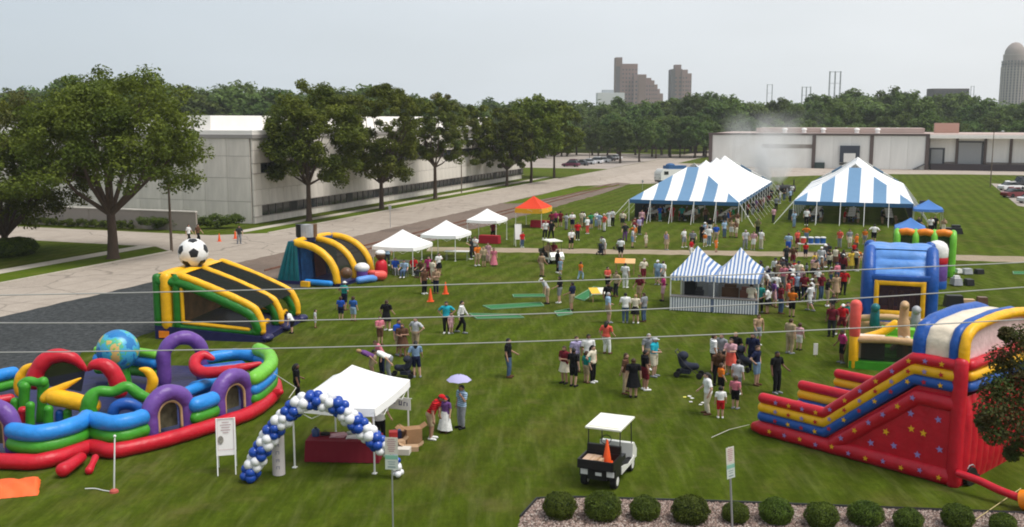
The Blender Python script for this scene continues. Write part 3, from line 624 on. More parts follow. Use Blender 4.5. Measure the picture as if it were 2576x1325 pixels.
left_prof = lerp_prof([(-300, 236), (0, 230), (100, 214), (230, 206), (420, 210), (560, 214), (680, 220), (760, 224), (880, 222), (1000, 222), (1050, 240), (1080, 246), (1140, 236), (1240, 248), (1400, 254)])
treeline(46, -160, 1130, 250, 300, left_prof, 'deciduous tree in the tall row behind the office building', 'trees behind the office building')
right_prof = lerp_prof([(1100, 258), (1330, 246), (1420, 262), (1500, 250), (1600, 252), (1720, 240), (1800, 238), (1870, 250), (2000, 252), (2060, 240), (2130, 232), (2230, 228), (2300, 240), (2380, 240), (2450, 244), (2576, 250), (2800, 246)])
treeline(64, 1120, 2760, 330, 430, right_prof, 'deciduous tree in the far wood behind the warehouse', 'trees of the far wood')
low_prof = lerp_prof([(1400, 300), (1700, 290), (1790, 296), (2000, 292), (2200, 285), (2576, 290), (2800, 290)])
treeline(44, 1150, 2760, 292, 325, low_prof, 'lower tree in front of the far wood', 'trees just behind the warehouse')
treeline(26, 1150, 1790, 300, 420, lerp_prof([(1150, 285), (1790, 285)]), 'tree in the thicket beyond the car park', 'thicket beyond the car park')
def far_wood():            # unbroken canopy beyond the rows one can tell apart
    rg = np.random.default_rng(77); C, R = [], []
    for i in range(1500):
        Y = rg.uniform(460, 900); px = rg.uniform(-500, 3000); k = Y / math.hypot(F_PX, CY - Y_HOR)
        top = (left_prof(px) if px < 1100 else right_prof(px)) + rg.uniform(8, 45); C.append(((px - CX) * k, Y, max(5, CAM_H + (Y_HOR - top) * k - 3))); R.append(rg.uniform(4, 7))
    v, q = leaves(rg, np.array(C), np.array(R), 46, 1.1); o = link(bpy.data.objects.new('far_woodland', fast_mesh('far_woodland', v, q, LEAFF))); tag(o, 'unbroken green canopy of the far woodland', 'woodland', kind='stuff')
far_wood()

def shrub_mesh(seed, n=6500, leaf=0.028, rad=(1, 1, .8), base=0.0):
    rg = np.random.default_rng(seed); d = rg.normal(size=(n, 3)); d /= np.linalg.norm(d, axis=1)[:, None]; d[:, 2] = np.where(d[:, 2] < -.75, -d[:, 2], d[:, 2])
    bump = 1 + .05 * np.sin(d[:, 0] * 7 + seed) * np.sin(d[:, 1] * 6 + 1) + .04 * np.sin(d[:, 2] * 9 + seed * 2)
    P = d * (rg.uniform(.86, 1.02, n) * bump)[:, None] * np.array(rad); P[:, 2] += rad[2] * .82
    nr = d + rg.normal(size=(n, 3)) * .7; nr /= np.linalg.norm(nr, axis=1)[:, None]; a = np.cross(nr, rg.normal(size=(n, 3))); a /= np.linalg.norm(a, axis=1)[:, None]; b = np.cross(nr, a)
    s = leaf * rg.uniform(.6, 1.5, n)[:, None]; v = np.empty((n, 4, 3)); v[:, 0] = P - a * s; v[:, 1] = P - b * s * .6; v[:, 2] = P + a * s; v[:, 3] = P + b * s * .6
    return fast_mesh('foliage', v.reshape(-1, 3), np.arange(n * 4).reshape(-1, 4), LEAFS)
SH = [shrub_mesh(i, leaf=.045) for i in (1, 2, 3)]
def shrub_core():  # dark ball paints the shade behind the leaves; short stem below
    mb = MB(); mb.ell((0, 0, .68), (.84, .84, .66), 16, 10); mb.tube([(0, 0, -.02), (0, 0, .3)], [.07, .06], n=6, cap='flat'); return mb.mesh('shade_core_stem', mat('shrub_shade', (0.012, 0.02, 0.006), rough=1))
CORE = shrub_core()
for i, (px, pyb, hw, lab) in enumerate(((1408, 1300, 46, 'clipped round boxwood at the left end of the bed row'), (1516, 1304, 50, 'wide clipped boxwood just below the golf cart'), (1622, 1303, 42, 'clipped boxwood third from the left end'), (1736, 1311, 52, 'largest clipped boxwood, left of the leaning sign'),
        (1850, 1311, 37, 'small boxwood standing right at the leaning sign'), (1952, 1312, 44, 'clipped boxwood just right of the leaning sign'), (2066, 1322, 44, 'clipped boxwood second right of the leaning sign'), (2176, 1318, 45, 'clipped boxwood below the front end of the red slide'),
        (2283, 1329, 40, 'clipped boxwood below the middle of the red slide'), (2407, 1325, 42, 'clipped boxwood left of the yellow rope'), (2522, 1337, 36, 'smallest clipped boxwood right of the yellow rope'))):
    b = G(px, pyb); k = hw * b.y / F_PX; o = empty('boxwood_shrub', (b.x, b.y, 0), i * 1.3); o.scale = (k * rnd.uniform(.94, 1.06), k * rnd.uniform(.9, 1.08), k * rnd.uniform(.86, 1.04)); tag(o, lab, 'shrub', 'clipped boxwoods in the mulch bed')
    f = link(bpy.data.objects.new('foliage', SH[i % 3])); f.parent = o; c = link(bpy.data.objects.new('shade_core_stem', CORE)); c.parent = o
# hedges by the office
def hedge(label, pts, w, h, seed, n=6000):
    rg = np.random.default_rng(seed); C = []; P = [Vector(p) for p in pts]; L = sum((b - a).length for a, b in zip(P, P[1:]))
    for a, b in zip(P, P[1:]):
        k = max(2, int((b - a).length / .5))
        for i in range(k):
            q = a.lerp(b, (i + .5) / k)
            for j in range(4): C.append((q.x + rg.uniform(-w, w) * .4, q.y + rg.uniform(-w, w) * .4, h * rg.uniform(.3, .85)))
    v, q = leaves(rg, np.array(C), np.full(len(C), h * .33), max(8, n // len(C)), .09); me = fast_mesh('hedge', v, q, LEAFS); o = link(bpy.data.objects.new('hedge', me)); tag(o, label, 'hedge'); return o
hedge('dark clipped hedge at the corner of the office building', [gp(84.4, -70.5), gp(86.8, -66.2), gp(89.5, -62.9)], 2.0, 1.5, 3, 16000)
hedge('dark low hedge in front of the concrete screen wall', [gp(84.0, -96), gp(84.2, -72)], 1.2, .9, 4, 14000)
for i, (px, py, lab) in enumerate(((45, 640, 'dark round bush under the tree at the left edge'), (8, 646, 'dark bush cut by the left edge'))):
    b = G(px, py); o = empty('round_bush', (b.x, b.y, 0)); o.scale = (1.7, 1.5, 1.05); tag(o, lab, 'bush'); f = link(bpy.data.objects.new('foliage', SH[i])); f.parent = o; c = link(bpy.data.objects.new('shade_core_stem', CORE)); c.parent = o
# small tree with reddish leaves entering at the right edge, near the camera
def near_tree():
    o = empty('ornamental_tree', (12.9, 22.0, 0)); tag(o, 'small tree with reddish and green leaves reaching in from the right edge', 'tree'); rg = np.random.default_rng(9)
    q0 = Vector(o.location); C = []; R = []
    for px, py, r in ((2560, 850, .28), (2520, 905, .30), (2560, 930, .38), (2500, 975, .30), (2550, 990, .42), (2490, 1030, .30), (2540, 1050, .42), (2500, 1085, .28), (2560, 1100, .36), (2475, 1060, .18), (2575, 1010, .5), (2600, 900, .6), (2640, 1000, .8), (2620, 1080, .6), (2680, 900, .8), (2700, 800, .7), (2545, 1140, .16), (2530, 840, .14), (2700, 1050, .8)):
        p = onplane(px, py, (12.9, 22.0), (1, rg.uniform(-.25, .25))); C.append(p - q0); R.append(r)
    tips = [tuple(c) for c in C[::2]]; trunk_mb(rg, 3.2, .11, tips).build('trunk', BARK, o)
    C = np.array([tuple(c) for c in C]); R = np.array(R) * 1.2; v, q = leaves(rg, C, R, 680, .045, flat=1); c = link(bpy.data.objects.new('crown', fast_mesh('crown', v, q, LEAFR))); c.parent = o
near_tree()

# ------------------------------------------------------------------ inflatables
def arc(fn, n): return [fn(i / n) for i in range(n + 1)]
def smooth_path(pts, k=5):
    P = [Vector(p) for p in pts]; out = []
    for i in range(len(P) - 1):
        p0, p1, p2, p3 = P[max(i - 1, 0)], P[i], P[i + 1], P[min(i + 2, len(P) - 1)]
        for j in range(k):
            t = j / k; out.append(0.5 * ((2 * p1) + (p2 - p0) * t + (2 * p0 - 5 * p1 + 4 * p2 - p3) * t * t + (3 * p1 - p0 - 3 * p2 + p3) * t ** 3))
    out.append(P[-1]); return out
STAR = {}
def star(parent, c, r, colour):          # flat printed star on the near side (local -x)
    if colour not in STAR:
        mb = MB(); pts = [(-.006 if i % 2 == 0 else -.012, -math.cos(math.pi / 2 + i * math.pi / 5) * (1 if i % 2 == 0 else .45), math.sin(math.pi / 2 + i * math.pi / 5) * (1 if i % 2 == 0 else .45)) for i in range(10)]
        mb.add([(-.015, 0, 0)] + pts, [(0, 1 + i, 1 + (i + 1) % 10) for i in range(10)]); STAR[colour] = mb.mesh('star', V[colour], smooth=False)
    q = link(bpy.data.objects.new('star', STAR[colour])); q.parent = parent; q.location = c; q.scale = (1, r, r); q.rotation_euler = (rnd.uniform(-.3, .3), 0, 0)
def blower(label, loc, rz=0.0):
    o = empty('air_blower', loc, rz); tag(o, label, 'blower')
    mb = MB(); mb.lathe((0, 0, .30), [(.30, -.16), (.30, .16)], n=18, axis=Quaternion((1, 0, 0), math.pi / 2)); mb.build('fan_housing', BLACKP, o)
    mb = MB(); mb.box((.28, 0, .14), (.4, .26, .26)); mb.build('outlet', BLACKP, o, smooth=False)
    mb = MB(); mb.tube([(-.2, -.1, .58), (-.1, -.1, .66), (.1, -.1, .66), (.2, -.1, .58)], .018, n=6); mb.build('handle', STEEL, o)
    return o

def star_slide():
    R = Vector((13.82, 29.73, 0)); o = empty('inflatable_slide', R, math.atan2(.67, .742)); tag(o, 'tall red, yellow and blue inflatable slide covered in stars', 'inflatable slide')
    Wd = 5.6                                         # x across, y towards the low end
    prof = [(0.12, 3.86), (1.62, 3.86), (4.66, 1.36), (7.2, 1.36)]     # top line of the side walls (centre of top tube)
    def side(x, name, inner):
        p = empty(name, (0, 0, 0)); p.parent = o
        for i, (dz, c) in enumerate(((0, 'red'), (-.34, 'yellow'), (-.68, 'blue'))):
            mb = MB(); path = [(x, y, z + dz) for y, z in prof]; P = []
            for a, b in zip(path, path[1:]): P += [Vector(a).lerp(Vector(b), j / 6) for j in range(6)]
            P.append(Vector(path[-1])); mb.tube(P, .195, n=12, rz=1.0, seam=.62, pinch=.05); mb.build('tube_band', V[c], p)
        return p
    w0 = side(0.19, 'near_side_wall', False); side(2.8, 'lane_divider', True); side(Wd - .19, 'far_side_wall', True)
    # red base tube, near side, and sloped side tube
    mb = MB(); mb.tube([(.25, y, .25) for y in np.linspace(.25, 7.2, 16)] + [(.35, 7.6, .16), (.5, 7.8, .10)], [.30] * 16 + [.18, .08], n=14, seam=.9); mb.tube([(Wd - .25, y, .25) for y in np.linspace(.25, 7.2, 16)] + [(Wd - .35, 7.7, .12)], [.28] * 16 + [.12], n=12, seam=.9); mb.build('base_tube', V['red'], o)
    mb = MB(); P = [(.22, .25, 2.62), (.22, 1.45, 2.62), (.22, 4.35, .30)]; Q = []
    for a, b in zip(P, P[1:]): Q += [Vector(a).lerp(Vector(b), j / 8) for j in range(8)]
    mb.tube(Q + [Vector(P[-1])], .27, n=12, seam=.8); mb.build('sloped_tube', V['red'], o)
    # red side panel (triangular, quilted) on both sides
    for x, nx in ((.16, -1), (Wd - .16, 1)):
        mb = MB(); n = 10
        def top(y): return 3.0 if y < 1.45 else 3.0 - (y - 1.45) * (2.35 / 2.95)
        vs, fs = [], []
        for i in range(n * 4 + 1):
            y = .1 + 4.4 * i / (n * 4); t = max(top(y), .25)
            for j in range(7): vs.append((x + nx * .05 * abs(math.sin(math.pi * i / 10)) ** .6 * math.sin(math.pi * j / 6), y, t * j / 6))
        for i in range(n * 4):
            for j in range(6): a = i * 7 + j; fs.append((a, a + 7, a + 8, a + 1) if nx > 0 else (a, a + 1, a + 8, a + 7))
        mb.add(vs, fs); mb.build('side_panel', V['red'], o)
    # rear: vertical ribs, corner columns and coloured bands
    mb = MB(); mb.quilt((Wd - .2, -.02, 0), (.25, -.02, 0), (.25, -.02, 2.9), (Wd - .2, -.02, 2.9), ribs=11, depth=.16, normal=(0, -1, 0)); mb.build('rear_wall', V['red'], o)
    for x in (.2, Wd - .2):
        mb = MB(); mb.tube([(x, .15, z) for z in np.linspace(.1, 3.95, 9)], .23, n=12); mb.build('corner_column', V['red'], o)
    for z, c in ((3.86, 'red'), (3.52, 'yellow'), (3.18, 'blue')):
        mb = MB(); mb.tube([(x, .0, z) for x in np.linspace(.5, Wd - .5, 9)], .19, n=12, seam=.7); mb.build('rear_band', V[c], o)
    # sliding lanes and climbing lane
    for x0, x1, c in ((.35, 2.65, 'blue'), (2.95, Wd - .35, 'blue')):
        mb = MB(); P = [(0.2, 3.1), (1.6, 3.1), (4.7, .55), (7.1, .45)]
        for (ya, za), (yb, zb) in zip(P, P[1:]): mb.quilt((x0, ya, za), (x0, yb, zb), (x1, yb, zb), (x1, ya, za), ribs=2, depth=.05, rows=1, normal=(0, 0, 1))
        mb.build('slide_lane', V[c], o)
    mb = MB(); mb.tube([(x, 7.15, .62) for x in np.linspace(.6, 2.6, 5)], .2, n=10); mb.tube([(x, 7.15, .62) for x in np.linspace(3.0, 5.0, 5)], .2, n=10); mb.build('front_bumper', V['red'], o)
    # canopy: rounded arch over the platform, striped along its length
    def arch_pt(u):      # u 0..1 across
        a = [(.30, 3.9), (.32, 4.5), (.55, 4.85), (1.2, 5.02), (2.8, 5.10), (4.4, 5.02), (5.05, 4.85), (5.28, 4.5), (5.30, 3.9)]
        k = u * (len(a) - 1); i = min(int(k), len(a) - 2); f = k - i; return (a[i][0] + (a[i + 1][0] - a[i][0]) * f, a[i][1] + (a[i + 1][1] - a[i][1]) * f)
    for y0, y1, c, bulge in ((1.78, 1.34, 'mblue', .16), (1.34, .60, 'cream', .05), (.60, .24, 'mblue', .16)):
        mb = MB(); vs, fs = [], []; NU, NV = 32, 6
        for i in range(NU + 1):
            x, z = arch_pt(i / NU); x2, z2 = arch_pt(min(1, i / NU + .01)); x1, z1 = arch_pt(max(0, i / NU - .01)); d = Vector((x2 - x1, 0, z2 - z1)).normalized(); nrm = Vector((-d.z, 0, d.x))
            for j in range(NV + 1):
                b = bulge * math.sin(math.pi * j / NV) ** .5; p = Vector((x, y0 + (y1 - y0) * j / NV, z)) + nrm * b; vs.append(p)
        for i in range(NU):
            for j in range(NV): a = i * (NV + 1) + j; fs.append((a, a + 1, a + NV + 2, a + NV + 1))
        mb.add(vs, fs); mb.build('canopy_band', V[c], o)
    mb = MB(); mb.tube(smooth_path([Vector((arch_pt(u)[0], .12, arch_pt(u)[1])) for u in np.linspace(0, 1, 9)], 4), .17, n=12, seam=.7); mb.build('rear_arch_tube', V['yellow'], o)
    mb = MB(); mb.poly(*[Vector((arch_pt(u)[0], .14, arch_pt(u)[1])) for u in np.linspace(0, 1, 17)]); mb.build('rear_canopy_panel', V['pink'], o, smooth=False)
    # stars
    rg = random.Random(8)
    for k in range(11): star(o, (-.075, .5 + k * .62, .27 + rg.uniform(-.05, .05)), .10, ('yellow', 'lilac')[k % 2])
    for k in range(6): y = 1.5 + k * .48; star(o, (-.07, y, 2.66 - (y - 1.45) * .8), .11, ('lilac', 'yellow', 'lilac')[k % 3])
    for y, z, c in ((.7, 2.05, 'lilac'), (1.15, 1.5, 'yellow'), (.6, 1.1, 'lilac'), (1.55, 1.55, 'yellow'), (1.6, 2.05, 'lilac'), (2.1, .85, 'lilac'), (.5, 2.62, 'yellow'), (1.3, .75, 'lilac'), (2.4, 1.25, 'yellow'), (2.9, .75, 'lilac')): star(o, (.09, y, z), .13, c)
    for band, dz, cols in ((0, 0, ('yellow', 'lilac')), (1, -.34, ('red', 'lilac')), (2, -.68, ('yellow', 'red'))):
        for ci, c in enumerate(cols):
            n = 6
            for k in range(n):
                y = .5 + 6.4 * (k * 2 + ci + .3) / (n * 2); tz = 3.86 if y < 1.62 else max(1.36, 3.86 - (y - 1.62) * (2.5 / 3.04)); star(o, (-.012, y, tz + dz), .10, c)
    # feeder hose and orange end
    mb = MB(); mb.tube(smooth_path([(-.1, -.1, .55), (-.1, -.7, .50), (-.15, -1.4, .38), (-.2, -2.1, .32)], 4), .12, n=10); mb.build('air_hose', V['red'], o)
    mb = MB(); mb.lathe((-.2, -2.15, .32), [(.12, .12), (.29, .10), (.30, -.10), (.20, -.14)], n=16, axis=Quaternion((1, 0, 0), math.radians(75)) ); mb.build('hose_end', V['orange'], o)
    return o
star_slide()
blower('black air blower at the rear corner of the star slide', G(2432, 1218), .6)

def soccer():
    o = empty('inflatable_soccer_game', (-18.7, 51.2, 0), math.radians(-8)); tag(o, 'green and yellow inflatable soccer game with a giant ball on top', 'inflatable game')
    prof = [(1.6, 3.28), (3.4, 2.62), (5.15, 1.85), (5.55, 1.45), (5.74, .95), (5.76, .5)]
    for k, y in enumerate((.25, 2.85, 5.45)):
        mb = MB(); P = smooth_path([(x, y, z) for x, z in [(1.3, 3.3)] + prof], 6); mb.tube(P, .20, n=12, seam=.7); f = mb.build('sloping_tube', V['yellow'], o)
        mb = MB(); P = smooth_path([(x - .16, y + (.02 if k else -.02), z - .34) for x, z in [(.3, 3.36)] + prof[:-1]] + [(5.45, y, .5)], 6); mb.tube(P, .29, n=12, seam=.7); mb.build('side_tube', V['dgreen'], f)
    # near and far rear columns
    for y in (.2, 5.5):
        for x, c in ((.12, 'dgreen'), (.62, 'orange'), (1.2, 'dgreen')):
            mb = MB(); mb.tube([(x, y, z) for z in np.linspace(.7, 3.25, 6)], .24 if c != 'orange' else .32, n=12, rz=1); mb.build('column', V[c] if c != 'orange' else V['yellow'], o)
        for p in (((1.5, .95), (1.5, 2.75)), ((1.5, .9), (5.1, .62)), ):
            mb = MB(); mb.tube([Vector((p[0][0], y - .08, p[0][1])).lerp(Vector((p[1][0], y - .08, p[1][1])), t) for t in np.linspace(0, 1, 6)], .10, n=8); mb.build('window_trim', V['yellow'], o)
        mb = MB(); mb.poly((1.4, y + .05, .6), (5.5, y + .05, .55), (5.5, y + .05, 1.4), (5.1, y + .05, 1.7), (1.6, y + .05, 3.1)); mb.build('side_netting', mat('open_side_netting', (.05, .05, .03), rough=.9, alpha=.45), o, smooth=False)
        mb = MB(); mb.tube([(x, y, .72 - x * .05) for x in np.linspace(.1, 5.6, 8)], .17, n=10, seam=.8); mb.build('lower_tube', V['dgreen'], o)
    # base wedge
    mb = MB(); mb.prism([(0, -.05, .0), (6.05, -.05, .0), (6.05, -.05, .28), (0, -.05, .72)], (0, 5.8, 0)); mb.build('base', V['navy'], o)
    mb = MB(); mb.box((.5, -.07, .26), (.55, .06, .36)); mb.build('patch', V['orange'], o, smooth=False)
    for y in (.25, 2.85, 5.45):
        mb = MB(); mb.ell((6.05, y, .2), (.3, .45, .2)); mb.build('foot', V['navy'], o)
    # back wall with goal print, top deck
    mb = MB(); mb.quilt((0, .1, .6), (0, 5.6, .6), (0, 5.6, 3.4), (0, .1, 3.4), ribs=7, depth=.12, normal=(-1, 0, 0)); mb.build('back_wall', V['dgreen'], o)
    mb = MB(); mb.quilt((.1, .3, 3.42), (1.5, .3, 3.42), (1.5, 5.4, 3.42), (.1, 5.4, 3.42), ribs=2, rows=2, depth=.12, normal=(0, 0, 1)); mb.build('top_deck', V['yellow'], o)
    mb = MB(); mb.poly((1.35, .3, .8), (1.35, 5.4, .8), (1.35, 5.4, 3.2), (1.35, .3, 3.2)); mb.build('target_banner', mat('target_print', (.28, .12, .05), rough=.6, var=.6, vscale=1.6), o, smooth=False)
    for y0, y1 in ((.45, 2.65), (3.05, 5.25)):
        mb = MB(); pr = [(1.45, 3.36), (3.4, 2.72), (5.15, 1.95), (5.5, 1.6)]
        for (xa, za), (xb, zb) in zip(pr, pr[1:]): mb.poly((xa, y0, za), (xb, y0, zb), (xb, y1, zb), (xa, y1, za))
        mb.build('roof_netting', MESHM, o, smooth=False)
    for y in (1.5, 4.2):
        mb = MB(); mb.tube([(5.2, y - .9, .62), (5.2, y + .9, .62)], .14, n=8); mb.build('front_step', V['yellow'], o)
    # the ball
    bm = bmesh.new(); bmesh.ops.create_icosphere(bm, subdivisions=1, radius=1.0)
    bm.edges.ensure_lookup_table(); e = bm.edges[0].calc_length(); bmesh.ops.bevel(bm, geom=bm.verts[:], offset=e / 3, affect='VERTICES', segments=1, offset_type='OFFSET')
    for f in bm.faces: f.material_index = 1 if len(f.verts) == 5 else 0
    bmesh.ops.poke(bm, faces=bm.faces[:]); bmesh.ops.subdivide_edges(bm, edges=bm.edges[:], cuts=3, use_grid_fill=True)
    for v in bm.verts: v.co = v.co.normalized() * .80
    me = bpy.data.meshes.new('giant_ball'); bm.to_mesh(me); bm.free(); me.materials.append(V['white']); me.materials.append(V['black']); me.polygons.foreach_set('use_smooth', [True] * len(me.polygons))
    b = link(bpy.data.objects.new('giant_ball', me)); b.parent = o; b.location = (.95, 2.75, 4.2); b.rotation_euler = (.35, .1, .2)
    mb = MB(); mb.lathe((.95, 2.75, 3.42), [(.5, 0), (.42, .2), (.35, .3)], n=14); mb.build('ball_collar', V['black'], o)
soccer()

def teal_game():
    o = empty('inflatable_sports_arch', gp(59.6, -38.8), -GRID); tag(o, 'teal inflatable sports game with three curved yellow arches', 'inflatable game')
    mb = MB(); mb.quilt((-.05, 0, 0), (1.85, 0, 0), (1.7, 0, 3.0), (1.0, 0, 3.0), ribs=4, depth=.12, normal=(0, -1, 0)); mb.build('end_wall', V['teal'], o)
    mb = MB(); mb.quilt((-.05, 5.3, 0), (-.05, 0, 0), (1.0, 0, 3.0), (1.0, 5.3, 3.0), ribs=8, depth=.14, normal=(-1, 0, .3)); mb.build('back_wall', V['teal'], o)
    mb = MB(); mb.poly((1.85, 0, 0), (1.85, 5.3, 0), (1.7, 5.3, 3.0), (1.7, 0, 3.0)); mb.poly((1.0, 0, 3.0), (1.7, 0, 3.0), (1.7, 5.3, 3.0), (1.0, 5.3, 3.0)); mb.build('front_wall', mat('sports_print_blue', (.012, .07, .22), rough=.5, var=.7, vscale=1.5), o, smooth=False)
    for y0, c in ((.2, (.02, .12, .35)), (2.0, (.09, .02, .025)), (3.7, (.05, .05, .06))):
        mb = MB(); mb.poly((1.93, y0, .2), (1.93, y0 + 1.5, .2), (1.79, y0 + 1.5, 2.7), (1.79, y0, 2.7)); mb.build('printed_banner', mat('banner_%d' % int(y0 * 10), c, rough=.5, var=.5, vscale=2), o, smooth=False)
    def curve(y): return [Vector((1.62 + 3.1 * math.sin(a), y, .15 + 2.7 * math.cos(a) ** .9)) for a in np.linspace(.0, math.pi / 2 - .02, 14)]
    for y in (.15, 2.75, 5.15):
        mb = MB(); mb.tube(curve(y), .27, n=12, seam=.8); mb.build('yellow_arch', V['yellow'], o)
    for ya, yb in ((.15, 2.3), (2.75, 4.8)):
        mb = MB(); mb.tube([(1.5, ya + (yb - ya) * t, 2.95 + .06 * math.sin(math.pi * t)) for t in np.linspace(0, 1, 6)], .21, n=10, seam=.7); mb.build('top_tube', V['yellow'], o)
    mb = MB(); mb.box((2.6, 2.65, .12), (5.0, 5.5, .24)); mb.build('floor', V['navy'], o)
    for y0, y1 in ((.4, 2.5), (3.0, 4.9)):
        mb = MB(); P = curve(0)[:-2]
        for a, b in zip(P, P[1:]): mb.poly((a.x, y0, a.z - .1), (b.x, y0, b.z - .1), (b.x, y1, b.z - .1), (a.x, y1, a.z - .1))
        mb.build('netting', MESHM, o)
    mb = MB(); mb.tube([(2.6, -.35, .3), (4.6, -.55, .3)], .2, n=10); mb.build('base_tube', V['sky'], o)
    mb = MB(); mb.box((2.75, -.75, .2), (.6, .3, .36)); mb.build('yellow_block', V['yellow'], o)
    # drum shaped sign on the top
    for k, (c, a0) in enumerate((('black', 0), ('grey', 1), ('brown', 2))):
        mb = MB(); a = [math.radians(200 + k * 70 + j * 14) for j in range(6)]
        pts = [(1.35 + .75 * math.cos(q), 1.9 + .75 * math.sin(q)) for q in a]
        for (xa, ya), (xb, yb) in zip(pts, pts[1:]): mb.poly((xa, ya, 3.15), (xb, yb, 3.15), (xb, yb, 4.05), (xa, ya, 4.05))
        mb.poly(*[(x, y, 4.05) for x, y in pts], (1.35, 1.9, 4.05)); mb.build('drum_panel', V[c], o)
    mb = MB(); mb.lathe((1.35, 1.9, 2.95), [(.66, 0), (.68, 1.0)], n=16); mb.build('drum_core', V['navy'], o)
    # padded goal figures in front
    mb = MB(); mb.tube([(5.7, 4.8, .3), (5.75, 4.8, 1.0)], [.5, .42], n=12); mb.build('bumper', V['red'], o)
    mb = MB(); mb.ell((5.7, 4.75, 1.62), (.36, .36, .34)); mb.build('bumper_head', V['brown'], o)
    mb = MB(); mb.ell((5.7, 4.75, 1.80), (.38, .38, .22)); mb.build('bumper_cap', V['white'], o)
    mb = MB(); mb.tube([(5.6, 3.4, .4), (6.3, 3.0, .45), (6.6, 3.4, .4)], .34, n=10); mb.build('bumper', V['coral'], o)
    mb = MB(); mb.ell((5.35, 2.6, 1.0), (.55, .5, .36)); mb.build('dome', V['white'], o)
    mb = MB(); mb.tube([(5.35, 2.6, .2), (5.35, 2.6, .9)], .4, n=10); mb.build('dome_base', V['purple'], o)
    mb = MB(); mb.ell((5.2, .6, .9), (.42, .4, .4)); mb.build('bumper_head', V['brown'], o)
    mb = MB(); mb.tube([(5.6, 1.6, .25), (6.0, 2.2, .3), (6.2, 2.8, .25)], .26, n=10); mb.build('bumper', V['lblue'], o)
teal_game()

